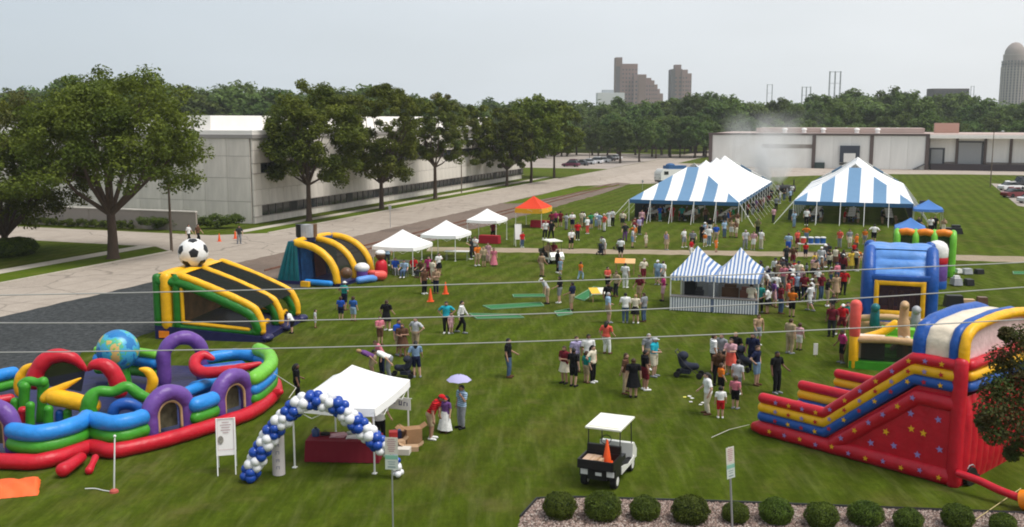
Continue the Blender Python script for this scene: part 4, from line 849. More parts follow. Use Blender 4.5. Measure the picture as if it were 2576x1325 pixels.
def course():
    c0 = G(360, 1030); o = empty('inflatable_playground', (c0.x, c0.y, 0)); tag(o, 'colourful inflatable toddler playground with purple arches and an inflated globe', 'inflatable playground')
    def P(x, y, z=0.0): return G(x, y, z)
    def bt(name, pts, r, c, parent=None, k=5, **kw): mb = MB(); mb.tube(smooth_path(pts, k), r, **kw); q = mb.build(name, V[c], parent or o, world=parent is None); return q
    def local(v): return Vector(v) - Vector(o.location)
    base = [(-150, 1120), (-90, 1160), (-30, 1176), (45, 1180), (95, 1180), (150, 1168), (200, 1150), (235, 1142), (280, 1152), (340, 1142), (430, 1120), (546, 1084), (627, 1056), (672, 1026), (694, 1000), (690, 975), (660, 955)]
    B = [P(x, y) for x, y in base]; bt('base_tube', [Vector((p.x, p.y, .26)) for p in B], .27, 'red', n=14, seam=.9)
    bt('tube_end', [P(692, 990, .4), P(706, 985, .5)], [.18, .14], 'red', n=10)
    # floor
    fl = [P(x, y) for x, y in ((-140, 1110), (-30, 1160), (95, 1168), (235, 1130), (430, 1108), (600, 1055), (680, 1010), (672, 960), (560, 930), (300, 925), (60, 970), (-140, 1040))]
    mb = MB(); mb.poly(*[Vector((p.x, p.y, .16)) for p in fl]); mb.build('floor', V['navy'], o, world=True, smooth=False)
    # curved walls: a thick blue tube over a green one
    def wall(pts, zlow=.62, zup=1.08, cl='green', cu='sky', r=.30):
        Q = [P(x, y) for x, y in pts]
        w = bt('wall_tube', [Vector((p.x, p.y, zlow)) for p in Q], r * .92, cl, n=12, seam=.9); bt('wall_tube', [Vector((p.x, p.y, zup)) for p in Q], r, cu, n=12, seam=.9)
    wall([(36, 1160), (70, 1167), (105, 1168), (160, 1157), (205, 1140), (224, 1125)])
    wall([(240, 1130), (280, 1140), (320, 1137), (362, 1124)])
    wall([(492, 1091), (515, 1083), (538, 1074)])
    wall([(-150, 1100), (-90, 1130), (-50, 1140)])
    Q = [(640, 1040), (664, 1022), (684, 997), (678, 972), (652, 957)]
    for z, c in ((.62, 'green'), (.98, 'sky'), (1.40, 'lime')): bt('end_wall_tube', [Vector((P(x, y).x, P(x, y).y, z)) for x, y in Q], .27 if z < 1.2 else .30, c, n=12, seam=.9)
    # arches
    def arch(x0, y0, x1, y1, h, r, c='purple', trim=True, name='arch'):
        a, b = P(x0, y0), P(x1, y1); d = b - a; L = d.length; pts = [a + Vector((0, 0, .25))]
        rr = L / 2
        pts += [a.lerp(b, .5) + d.normalized() * (-rr * math.cos(t)) + Vector((0, 0, (h - rr) + rr * math.sin(t) if h > rr else h * math.sin(t))) for t in np.linspace(0, math.pi, 9)] + [b + Vector((0, 0, .25))]
        q = bt(name, pts, r, c, n=12, seam=.7)
        if trim:
            k = rr - r * .95; m = a.lerp(b, .5); dd = d.normalized(); nrm = Vector((dd.y, -dd.x, 0)) * .10
            tp = [m - dd * k + nrm + Vector((0, 0, .35))] + [m + nrm + dd * (-k * math.cos(t)) + Vector((0, 0, (h - rr) + k * math.sin(t))) for t in np.linspace(0, math.pi, 9)] + [m + dd * k + nrm + Vector((0, 0, .35))]
            bt('arch_trim', [local(v) for v in tp], .055, 'tan', parent=q, n=8)
            mb = MB(); mb.poly(*[local(v) - nrm * 3 for v in tp]); mb.build('arch_inner_panel', mat('arch_inner', (.10, .09, .05), rough=.7, var=.7, vscale=2.5), q, smooth=False)
        return q
    arch(379, 1113, 474, 1089, 1.68, .31); arch(549, 1065, 626, 1039, 1.66, .31); arch(-52, 1140, 38, 1148, 1.72, .30)
    arch(415, 975, 512, 962, 2.1, .31, trim=False, name='rear_arch')
    # walls at the back
    for pts in (((395, 975), (330, 965), (250, 962)), ((520, 962), (590, 950), (640, 955))): wall(pts, cl='green', cu='sky', r=.26)
    bt('wall_tube', [Vector((P(x, y).x, P(x, y).y, 1.45)) for x, y in ((395, 975), (330, 965), (250, 962))], .2, 'lime', n=10)
    wall([(40, 1000), (0, 1010), (-60, 1030)], r=.26)
    # red arches and tusks
    def traced(name, depth_px, pts, r, c, tilt=(1, 0)):      # shape standing in the vertical plane through a ground point
        p0 = P(*depth_px); return bt(name, [onplane(x, y, (p0.x, p0.y), tilt) for x, y in pts], r, c, n=12, seam=.6)
    traced('red_arch', (150, 1040), [(86, 965), (92, 935), (115, 905), (150, 894), (185, 902), (208, 922), (216, 932)], [.32, .32, .31, .28, .23, .14, .05], 'red', (1, .25))
    traced('red_arch', (280, 1050), [(222, 930), (236, 918), (262, 918), (284, 936), (296, 962), (300, 985)], [.07, .2, .28, .32, .33, .33], 'red', (1, .2))
    traced('yellow_tusk', (70, 1030), [(86, 915), (66, 926), (52, 946), (47, 972), (50, 990)], [.05, .15, .2, .2, .16], 'yellow', (1, .1))
    traced('yellow_tusk', (370, 1040), [(352, 928), (372, 934), (384, 954), (380, 976), (366, 1000)], [.06, .17, .22, .2, .12], 'yellow', (1, .2))
    traced('yellow_log', (190, 1085), [(128, 998), (160, 1003), (200, 1012), (236, 1021)], [.3, .33, .32, .3], 'yellow', (1, -.2))
    traced('yellow_horn', (150, 1080), [(112, 1004), (130, 988), (165, 970), (203, 951)], [.2, .2, .13, .03], 'yellow', (1, .3))
    for px, pyb, top in ((62, 1075, 960), (108, 1070, 958)): traced('green_post', (px, pyb), [(px - 5, pyb - 10), (px - 2, (pyb + top) / 2), (px, top + 10)], [.2, .18, .22], 'green')
    traced('green_beam', (85, 1072), [(55, 968), (72, 958), (95, 962), (110, 960)], [.2, .17, .17, .2], 'green')
    traced('green_arch', (300, 1085), [(222, 1060), (226, 1010), (245, 985), (285, 985), (320, 972), (350, 992), (392, 1015), (400, 1040)], [.34, .3, .2, .2, .2, .22, .2, .2], 'green', (1, .35))
    traced('blue_arch', (315, 1095), [(282, 1056), (290, 1025), (318, 1015), (345, 1025), (356, 1050)], [.2, .22, .22, .22, .2], 'mblue', (1, .35))
    for px, pyb, top, c, r in ((58, 1085, 1024, 'red', .19), (76, 1090, 1010, 'green', .16), (122, 1090, 1020, 'green', .17), (38, 1075, 1000, 'green', .16), (150, 1085, 1030, 'mblue', .16), (170, 1085, 1028, 'green', .16), (205, 1080, 1040, 'lilac', .14)): traced('pillar', (px, pyb), [(px, pyb - 6), (px, (pyb + top) / 2), (px, top + 8)], r, c)
    for a, b, z, r, c in (((385, 1030), (440, 1018), .55, .3, 'sky'), ((455, 1040), (545, 1000), .75, .22, 'sky'), ((490, 1010), (600, 985), .55, .3, 'sky'), ((500, 985), (610, 970), .9, .22, 'mblue'), ((455, 1000), (500, 990), .3, .12, 'red'), ((0, 1045), (30, 1040), .6, .2, 'red')):
        bt('inner_block', [Vector((*P(*a).xy, z)), Vector((*P(*a).lerp(P(*b), .5).xy, z)), Vector((*P(*b).xy, z))], r, c, n=10)
    # big curling red horn at the right
    p0 = P(570, 1010); pts = [(536, 902), (512, 893), (492, 905), (492, 925), (515, 937), (560, 934), (610, 925), (655, 914)]; dp = [(.5), .6, .3, -.1, -.3, -.3, -.2, 0]
    bt('red_horn', [onplane(x, y, (p0.x, p0.y + d), (1, .1)) for (x, y), d in zip(pts, dp)], [.10, .2, .24, .25, .25, .23, .19, .08], 'red', n=12, seam=.6)
    # netting inside the red arches
    q0 = P(150, 1040); mb = MB(); mb.poly(*[onplane(x, y, (q0.x, q0.y), (1, .25)) for x, y in ((95, 965), (105, 925), (150, 905), (190, 915), (214, 935), (205, 985))]); mb.build('netting', MESHM, o, world=True, smooth=False)
    # deflation sleeve, floppy red lump and feeder
    bt('air_sleeve', [P(205, 1150, .25), P(180, 1168, .28), P(158, 1182, .25)], [.18, .2, .24], 'red', n=10); bt('air_sleeve', [P(240, 1150, .3), P(232, 1168, .2), P(224, 1184, .12)], [.12, .1, .14], 'red', n=8)
    # inflated globe
    g = G(303, 985); me_b = bmesh.new(); bmesh.ops.create_uvsphere(me_b, u_segments=40, v_segments=24, radius=.86); me = bpy.data.meshes.new('globe'); me_b.to_mesh(me); me_b.free(); me.polygons.foreach_set('use_smooth', [True] * len(me.polygons))
    gm = bpy.data.materials.new('globe_print'); gm.use_nodes = True; N = gm.node_tree.nodes; L = gm.node_tree.links; tcx = N.new('ShaderNodeTexCoord'); n = N.new('ShaderNodeTexNoise'); n.inputs['Scale'].default_value = 1.5; n.inputs['Detail'].default_value = 5; L.new(tcx.outputs['Object'], n.inputs['Vector'])
    r = N.new('ShaderNodeValToRGB'); r.color_ramp.interpolation = 'CONSTANT'; e = r.color_ramp.elements; e[0].position = 0; e[0].color = (.01, .16, .42, 1); e[1].position = .52; e[1].color = (.08, .40, .20, 1)
    for pos, c in ((.45, (.05, .35, .55, 1)), (.57, (.55, .36, .12, 1)), (.66, (.20, .38, .06, 1))): q = e.new(pos); q.color = c
    L.new(n.outputs['Fac'], r.inputs['Fac']); L.new(r.outputs['Color'], N['Principled BSDF'].inputs['Base Color']); N['Principled BSDF'].inputs['Roughness'].default_value = .35; me.materials.append(gm)
    b = link(bpy.data.objects.new('globe', me)); b.parent = o; zc = above(303, 985, 880).z; b.location = local((g.x, g.y, zc)); b.rotation_euler = (.3, .5, 2.2)
    mb = MB(); mb.tube([(g.x, g.y, .2), (g.x, g.y, zc - .8)], [.5, .4], n=12); mb.build('globe_stand', V['green'], o, world=True)
course()

def bouncer():
    b = G(2166, 822); o = empty('bounce_house', b, -GRID); tag(o, 'blue inflatable bounce house with a yellow framed net window', 'bounce house')
    w, d, h1, h2 = 3.8, 4.4, 2.9, 4.15
    for x in (.28, w - .28):
        mb = MB(); mb.tube(smooth_path([(x, .28, .1), (x, .28, 1.5), (x, .28, h1), (x, 1.0, h2 - .4), (x, 1.6, h2)], 5), .33, n=14); mb.build('corner_column', V['mblue'], o)
        mb = MB(); mb.tube([(x, d - .3, z) for z in np.linspace(.1, h2, 6)], .33, n=12); mb.build('corner_column', V['mblue'], o)
    mb = MB(); mb.quilt((.4, .2, h1 - .12), (w - .4, .2, h1 - .12), (w - .4, 1.45, h2 + .05), (.4, 1.45, h2 + .05), ribs=1, rows=3, depth=.14); mb.build('front_slope', V['lblue'], o)  # paler blue paints sky light onto the sloped panel
    mb = MB(); mb.quilt((.2, 1.4, h2 + .1), (w - .2, 1.4, h2 + .1), (w - .2, d, h2 + .1), (.2, d, h2 + .1), ribs=3, rows=2, depth=.12, normal=(0, 0, 1)); mb.build('roof', V['lblue'], o)  # same paler blue paints the brighter lit top
    for z0, z1 in ((2.62, 3.02),):
        mb = MB(); mb.quilt((.3, 0, z0), (w - .3, 0, z0), (w - .3, 0, z1), (.3, 0, z1), ribs=1, depth=.14, normal=(0, -1, 0)); mb.build('front_header', V['mblue'], o)
    mb = MB(); mb.quilt((.3, 0, 0), (w - .3, 0, 0), (w - .3, 0, .55), (.3, 0, .55), ribs=1, depth=.2, normal=(0, -1, 0)); mb.build('front_sill', V['mblue'], o)
    for x0, x1, z0, z1 in ((.58, .84, .6, 2.7), (w - .84, w - .58, .6, 2.7), (.58, w - .58, 2.42, 2.7), (.58, w - .58, .6, 1.05)):
        mb = MB(); mb.quilt((x0, -.06, z0), (x1, -.06, z0), (x1, -.06, z1), (x0, -.06, z1), ribs=1, depth=.1, normal=(0, -1, 0)); mb.build('window_frame', V['yellow'], o)
    mb = MB(); mb.poly((.8, .02, 1.0), (w - .8, .02, 1.0), (w - .8, .02, 2.5), (.8, .02, 2.5)); mb.build('window_netting', mat('purple_brown_netting', (.05, .025, .03), rough=.9, alpha=.8), o, smooth=False)
    for x, nx in ((0, -1), (w, 1)): mb = MB(); mb.quilt((x, d, 0), (x, 0.2, 0), (x, 1.2, h2), (x, d, h2), ribs=4, depth=.12, normal=(nx, 0, 0)); mb.build('side_wall', V['mblue'], o)
    mb = MB(); mb.quilt((0, d, 0), (w, d, 0), (w, d, h2), (0, d, h2), ribs=4, depth=.12, normal=(0, 1, 0)); mb.build('back_wall', V['mblue'], o)
    mb = MB(); mb.box((w / 2, d / 2, .3), (w - .3, d - .4, .5)); mb.build('floor', V['red'], o)
    for x in (1.5, 2.0, 2.6): mb = MB(); mb.tube([(x, .9, .5), (x, .9, 1.9)], .16, n=8); mb.build('pop_up_post', V['brown'], o)
    mb = MB(); mb.tube([(-.2, .2, 1.0), (-.9, .2, .8), (-1.0, .1, .3)], [.35, .38, .3], n=12); mb.build('side_bolster', V['coral'], o)
bouncer()

def ark():
    b = G(2134, 926); o = empty('inflatable_toddler_pen', b, -GRID); tag(o, 'small inflatable toddler pen with animal figures, yellow post and green floor', 'inflatable game')
    w, d = 3.6, 5.2
    mb = MB(); mb.tube([(.2, .2, .05), (.2, .2, 1.5)], .22, n=12); mb.build('corner_post', V['yellow'], o)
    mb = MB(); mb.tube([(.2, .2, 1.55), (.2, .2, 3.0)], [.24, .26], n=12); mb.build('corner_post', V['coral'], o)
    mb = MB(); mb.tube([(w - .2, .2, .05), (w - .2, .2, 1.7)], .22, n=12); mb.build('corner_post', V['tan'], o)
    for y in (.2, d - .3): mb = MB(); mb.tube(smooth_path([(.3, y, 1.35 if y < 1 else 1.45), (w * .5, y, 1.42 if y < 1 else 1.6), (w - .3, y, 1.35 if y < 1 else 1.45)], 4), .17, n=10, seam=.6); mb.build('wood_look_beam', V['tan'], o)
    for x in (.2, w - .2): mb = MB(); mb.tube([(x, .3, 1.3), (x, d - .3, 1.45)], .16, n=10); mb.build('side_beam', V['tan'], o)
    mb = MB(); mb.box((w / 2, d / 2, .18), (w, d, .36)); mb.build('floor', V['green'], o)
    for k in range(4): mb = MB(); mb.box((w * .6, .9 + k * .7, .38 + k * .16), (1.5, .65, .3 + k * .3)); mb.build('step', V['lime'], o)
    mb = MB(); mb.quilt((.4, d, .3), (w - .4, d, .3), (w - .4, d, 1.3), (.4, d, 1.3), ribs=3, depth=.2, normal=(0, -1, 0)); mb.build('back_wall', V['tan'], o)
    mb = MB(); mb.box((.95, 1.0, .9), (1.2, 1.2, .9)); mb.build('tan_block', V['cream'], o)
    mb = MB(); mb.tube(smooth_path([(.6, 1.8, 1.1), (1.4, 2.1, 1.35), (2.0, 2.3, 1.8)], 4), .2, n=10); mb.build('yellow_slide', V['yellow'], o)
    mb = MB(); mb.poly((.5, .22, .4), (w - .4, .22, .4), (w - .4, .22, 1.35), (.5, .22, 1.35)); mb.build('front_netting', MESHM, o, smooth=False)
    # inflated long-necked figure on the front right, two smaller heads behind
    mb = MB(); mb.tube(smooth_path([(2.4, .9, .4), (2.35, .9, 1.5), (2.3, .85, 2.2), (2.3, .8, 2.9)], 5), [.32] * 5 + [.27] * 6 + [.2] * 5, n=12); mb.ell((2.3, .65, 3.0), (.2, .34, .2)); mb.build('spotted_figure', V['tan'], o)
    for dx in (-.28, .28): mb = MB(); mb.tube([(2.35, .8, 1.6), (2.35 + dx * 1.8, .7, .9)], [.16, .12], n=8); mb.build('figure_arm', V['cream'], o)
    for x, c in ((1.1, 'teal'), (3.0, 'grey')): mb = MB(); mb.tube([(x, d - .4, 1.2), (x, d - .45, 2.0)], [.26, .2], n=10); mb.ell((x, d - .6, 2.1), (.22, .26, .22)); mb.build('figure_head', V[c], o)
    mb = MB(); mb.ell((3.1, 1.0, 1.4), (.2, .2, .45)); mb.build('red_figure', V['red'], o)
ark()

def arcade():
    b = G(2250, 700); o = empty('inflatable_arcade', G(2252, 690), -GRID); tag(o, 'green and orange inflatable arcade frame behind the bounce house', 'inflatable game')
    kx = 1.27
    for i in range(4): mb = MB(); mb.tube(smooth_path([(i * kx, 0, .1), (i * kx, 0, 2.2), (i * kx, .1, 2.9), (i * kx, .45, 3.2)], 4), .24, n=12); mb.build('post', V['lime'], o)
    for i in range(3): mb = MB(); mb.tube([(i * kx + .25, .25, 3.15), (i * kx + kx / 2, .25, 3.22), (i * kx + kx - .25, .25, 3.15)], .27, n=10); mb.build('top_tube', V['orange'], o)
    for i in range(3): mb = MB(); mb.poly((i * kx + .2, .4, .3), (i * kx + kx - .2, .4, .3), (i * kx + kx - .2, .4, 2.95), (i * kx + .2, .4, 2.95)); mb.build('netting', mat('brown_netting', (.05, .035, .025), rough=.9, alpha=.85), o, smooth=False)
    mb = MB(); mb.quilt((-.2, 3.0, 0), (3 * kx + .2, 3.0, 0), (3 * kx + .2, 3.0, 2.8), (-.2, 3.0, 2.8), ribs=6, depth=.15, normal=(0, -1, 0)); mb.build('back_wall', V['dgreen'], o)
    mb = MB(); mb.box((3 * kx / 2, 1.4, .25), (3 * kx + .4, 3.2, .4)); mb.build('base', V['green'], o)
    o2 = empty('inflatable_pillar', G(2352, 724), -GRID); tag(o2, 'striped white, red and purple inflatable column beside the blue bounce house', 'inflatable column')
    for z0, z1, c in ((2.15, 2.75, 'white'), (1.7, 2.15, 'red'), (.55, 1.7, 'purple'), (.0, .55, 'mblue')): mb = MB(); mb.tube([(0, 0, z0 + .05), (0, 0, z1 - .05)], .72, n=16); mb.build('band', V[c], o2)
arcade()

# ------------------------------------------------------------------ tents and canopies
def cloth(name, col, trans=.12): return mat('cloth_' + name, col, rough=.75, spec=.15, trans=trans, var=.03, vscale=1.5)
CW = cloth('white', (.88, .88, .87)); CR = cloth('red', (.70, .06, .025)); CYL = cloth('yellow', (.78, .40, .03)); CB = cloth('blue', (.09, .22, .55)); TB = cloth('tent_blue', (.16, .29, .46), .12)
def popup(label, corner, size, eave, peak, mroof, mval, rz=-GRID, depth=None, drop=.26, group=None, mpost=None):
    """corner = ground point under the front right eave; local x runs left, y away"""
    depth = depth or size; o = empty('popup_canopy', corner, rz); tag(o, label, 'canopy', group); x0, x1, y0, y1 = -size, 0.0, 0.0, depth
    cx, cy = (x0 + x1) / 2, (y0 + y1) / 2; mb = MB(); K = 8; cor = [(x0, y0), (x1, y0), (x1, y1), (x0, y1)]
    for a, b in zip(cor, cor[1:] + cor[:1]):           # four slightly sagging panels
        vs, fs = [], []
        for i in range(K + 1):
            t = i / K
            for j in range(K + 1):
                u = j / K; e = Vector((a[0] + (b[0] - a[0]) * u, a[1] + (b[1] - a[1]) * u, eave)); p = e.lerp(Vector((cx, cy, peak)), t)
                p.z -= .10 * math.sin(math.pi * t) * (1 - .4 * abs(2 * u - 1)); p.z -= .05 * (1 - t) * math.sin(math.pi * u); vs.append(p)
        for i in range(K):
            for j in range(K): q = i * (K + 1) + j; fs.append((q, q + 1, q + K + 2, q + K + 1))
        mb.add(vs, fs)
    mb.build('roof', mroof, o, smooth='all')
    for n, (a, b) in enumerate(zip(cor, cor[1:] + cor[:1])):
        mb = MB(); vs, fs = [], []
        for j in range(9):
            u = j / 8; z = eave - .05 * math.sin(math.pi * u); d = .02 * math.sin(j * 2.1); nx, ny = (b[1] - a[1]), -(b[0] - a[0]); L = math.hypot(nx, ny)
            x, y = a[0] + (b[0] - a[0]) * u, a[1] + (b[1] - a[1]) * u
            vs += [(x, y, z), (x + nx / L * (.03 + d), y + ny / L * (.03 + d), z - drop)]
        for j in range(8): fs.append((2 * j, 2 * j + 1, 2 * j + 3, 2 * j + 2))
        mb.add(vs, fs); mb.build('valance', mval, o, smooth='all')
    for x, y in cor:
        sx = .06 if x == x0 else -.06; sy = .06 if y == y0 else -.06
        mb = MB(); mb.bar((x + sx, y + sy, 0), (x + sx, y + sy, eave), .045).box((x + sx, y + sy, .012), (.14, .14, .024)); mb.build('leg', mpost or WPAINT, o, smooth=False)
    mb = MB()
    for a, b in zip(cor, cor[1:] + cor[:1]):
        A, B = Vector((*a, eave - .12)), Vector((*b, eave - .12)); n = 4
        for k in range(n): p, q = A.lerp(B, k / n), A.lerp(B, (k + 1) / n); lo = Vector((0, 0, -.35)); mb.bar(p + (lo if k % 2 else Vector()), q + (Vector() if k % 2 else lo), .022)
    mb.build('truss', WPAINT, o, smooth=False); return o
def corner_from(px, py, h): p = G(px, py, h); return Vector((p.x, p.y, 0))
CG = 'white canopies along the railway'
popup('nearest of the three white canopies, beside the teal inflatable', corner_from(1039, 632, 1.82), 3.35, 2.08, 3.2, CW, CW, group=CG, depth=3.5)
popup('middle white canopy with a white table under it', corner_from(1146, 601, 1.82), 3.1, 2.08, 3.15, CW, CW, group=CG, depth=3.4)
popup('farthest white canopy with a red skirted table', corner_from(1249, 562, 1.82), 3.0, 2.08, 3.05, CW, CW, group=CG, depth=3.0)
popup('red canopy with yellow valance near the railway', corner_from(1363, 531, 1.85), 3.0, 2.1, 3.3, CR, CYL, depth=3.6, drop=.5)
popup('blue canopy beside the right striped tent', corner_from(2374, 533, 1.85), 2.9, 2.1, 3.0, CB, CB, mpost=STEEL); popup('small blue canopy behind the green arcade frame', corner_from(2330, 582, 1.85), 2.5, 2.1, 2.9, CB, CB, mpost=STEEL)
popup('large white canopy behind the balloon arch in the foreground', (-4.42, 31.0, 0), 2.9, 2.2, 3.12, CW, CW, rz=math.radians(-12), depth=3.7)

def marquee(label, s0, t0, w, L, peaks, eave=2.45, ph=6.3, stripes=9, front_px=None, dark=False):
    o = empty('striped_marquee', gp(s0, t0), -GRID); tag(o, label, 'tent', 'big striped tents')
    hipd = 6.0; xr = w / 2
    def ridge(y):      # height along the ridge with peaks at poles
        z = ph
        for a, b in zip(peaks, peaks[1:]):
            if a <= y <= b: u = (y - a) / (b - a); return ph - .55 * math.sin(math.pi * u)
        return ph
    # front and back hips, striped
    n = stripes
    for side in (0, 1):
        yb = 0 if side == 0 else L; yp = peaks[0] if side == 0 else peaks[-1]
        for i in range(n):
            mbs = {i % 2: MB()}
            for k in range(6):
                pts = []
                for u in (i / n, (i + 1) / n):
                    for t in (k / 6, (k + 1) / 6):
                        x = w * u; tt = t * (1 - abs(2 * u - 1)); e = Vector((x, yb, eave)); q = Vector((xr, yp, ph)); ed = Vector((w if u > .5 else 0, yb, eave)); lim = ed.lerp(q, 1 - abs(2 * u - 1))
                        p = e.lerp(lim, t); p.z -= .30 * math.sin(math.pi * t) * (1 - abs(2 * u - 1)); pts.append(p)
                mbs[i % 2].poly(pts[0], pts[2], pts[3], pts[1]) if side == 0 else mbs[i % 2].poly(pts[1], pts[3], pts[2], pts[0])
            mbs[i % 2].build('hip_stripe', CW if i % 2 else TB, o, smooth='all')
    # long slopes: stripes washed out by bright light, painted plain white, raised seams
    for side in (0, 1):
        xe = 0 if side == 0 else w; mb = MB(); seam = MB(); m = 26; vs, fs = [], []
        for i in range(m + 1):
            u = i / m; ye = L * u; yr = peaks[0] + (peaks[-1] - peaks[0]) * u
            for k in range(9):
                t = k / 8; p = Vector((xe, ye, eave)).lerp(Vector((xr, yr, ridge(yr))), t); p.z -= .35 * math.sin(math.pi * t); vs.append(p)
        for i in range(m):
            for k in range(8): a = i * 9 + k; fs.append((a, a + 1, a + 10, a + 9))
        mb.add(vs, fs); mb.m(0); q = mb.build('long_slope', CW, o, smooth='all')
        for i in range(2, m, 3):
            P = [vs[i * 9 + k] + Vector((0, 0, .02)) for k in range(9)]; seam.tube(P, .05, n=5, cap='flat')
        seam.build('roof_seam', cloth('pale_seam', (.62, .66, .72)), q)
    # valance
    mb = MB(); mw = MB(); per = [((0, 0), (w, 0)), ((w, 0), (w, L)), ((w, L), (0, L)), ((0, L), (0, 0))]
    for a, b in per:
        for j in range(n):
            p, q = Vector((*a, eave)).lerp(Vector((*b, eave)), j / n), Vector((*a, eave)).lerp(Vector((*b, eave)), (j + 1) / n); dn = Vector((0, 0, -.42)); (mb if j % 2 == 0 or True else mw).poly(p, q, q + dn, p + dn)
    mb.build('valance', cloth('valance_blue', (.045, .13, .26), .1), o, smooth=False)
    # side poles and guy ropes, centre poles
    for a, b in per:
        k = 5 if abs(a[0] - b[0]) > 1 else 12
        for j in range(k):
            x, y = a[0] + (b[0] - a[0]) * j / k, a[1] + (b[1] - a[1]) * j / k; mb = MB(); mb.bar((x, y, 0), (x, y, eave), .07); mb.build('side_pole', WPAINT, o, smooth=False)
            ox = -1.9 if x == 0 else (1.9 if x == w else 0); oy = -1.9 if y == 0 else (1.9 if y == L else 0); mb = MB(); mb.bar((x, y, eave), (x + ox, y + oy, 0), .035); mb.build('guy_rope', WPAINT, o, smooth=False)
    for y in peaks: mb = MB(); mb.bar((xr, y, 0), (xr, y, ph), .1); mb.build('centre_pole', WPAINT, o, smooth=False)
    return o
PT1 = marquee('left blue and white striped marquee with a long roof painted glare white', 110.5, -25.3, 12.2, 39, [7, 16, 25, 33], ph=6.35)
PT2 = marquee('right blue and white striped marquee nearer the warehouse dock', 114.5, -7.6, 12.4, 37, [8.5, 17, 25.5, 31], ph=6.3)
def side_wall(o, x0, y0, x1, y1, m):  # hangs a dark sheet that stands in for shade inside the tent
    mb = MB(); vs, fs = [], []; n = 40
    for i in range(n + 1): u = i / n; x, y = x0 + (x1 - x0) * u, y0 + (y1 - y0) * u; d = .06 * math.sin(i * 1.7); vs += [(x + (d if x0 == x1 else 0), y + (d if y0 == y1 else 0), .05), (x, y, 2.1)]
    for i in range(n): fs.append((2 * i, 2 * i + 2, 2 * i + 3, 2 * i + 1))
    mb.add(vs, fs); mb.build('shade_sheet', m, o)
SHADEC = cloth('tent_shade', (.055, .06, .065), .05)  # charcoal colour paints the dark shade under the marquees
side_wall(PT2, 12.35, 1, 12.35, 30, SHADEC); side_wall(PT2, .1, 36.8, 12.3, 36.8, SHADEC); side_wall(PT1, .1, 2.5, .1, 38, SHADEC); side_wall(PT1, .1, 38.8, 12, 38.8, SHADEC)
# trestle tables under the tents
TT = box_mesh('table_top', (.78, 2.4, .05), mat('table_laminate', (.55, .52, .47), rough=.6)); TLG = box_mesh('leg', (.05, .05, .7), DARKM)
def trestle(s, t, label, group, rz=-GRID):
    o = empty('trestle_table', gp(s, t), rz); tag(o, label, 'table', group); part_box(o, 'table_top', (0, 0, .735), None, None, TT)
    for x in (-.3, .3):
        for y in (-1, 1): part_box(o, 'leg', (x, y, .355), None, None, TLG)
for i in range(3):
    for j in range(4): trestle(113.5 + j * 3.1, -23.2 + i * 4.0, 'trestle table in the shade under the left striped marquee', 'tables under the left marquee'); trestle(118 + j * 3.1, -5.5 + i * 4.0, 'trestle table in the shade under the right striped marquee', 'tables under the right marquee')

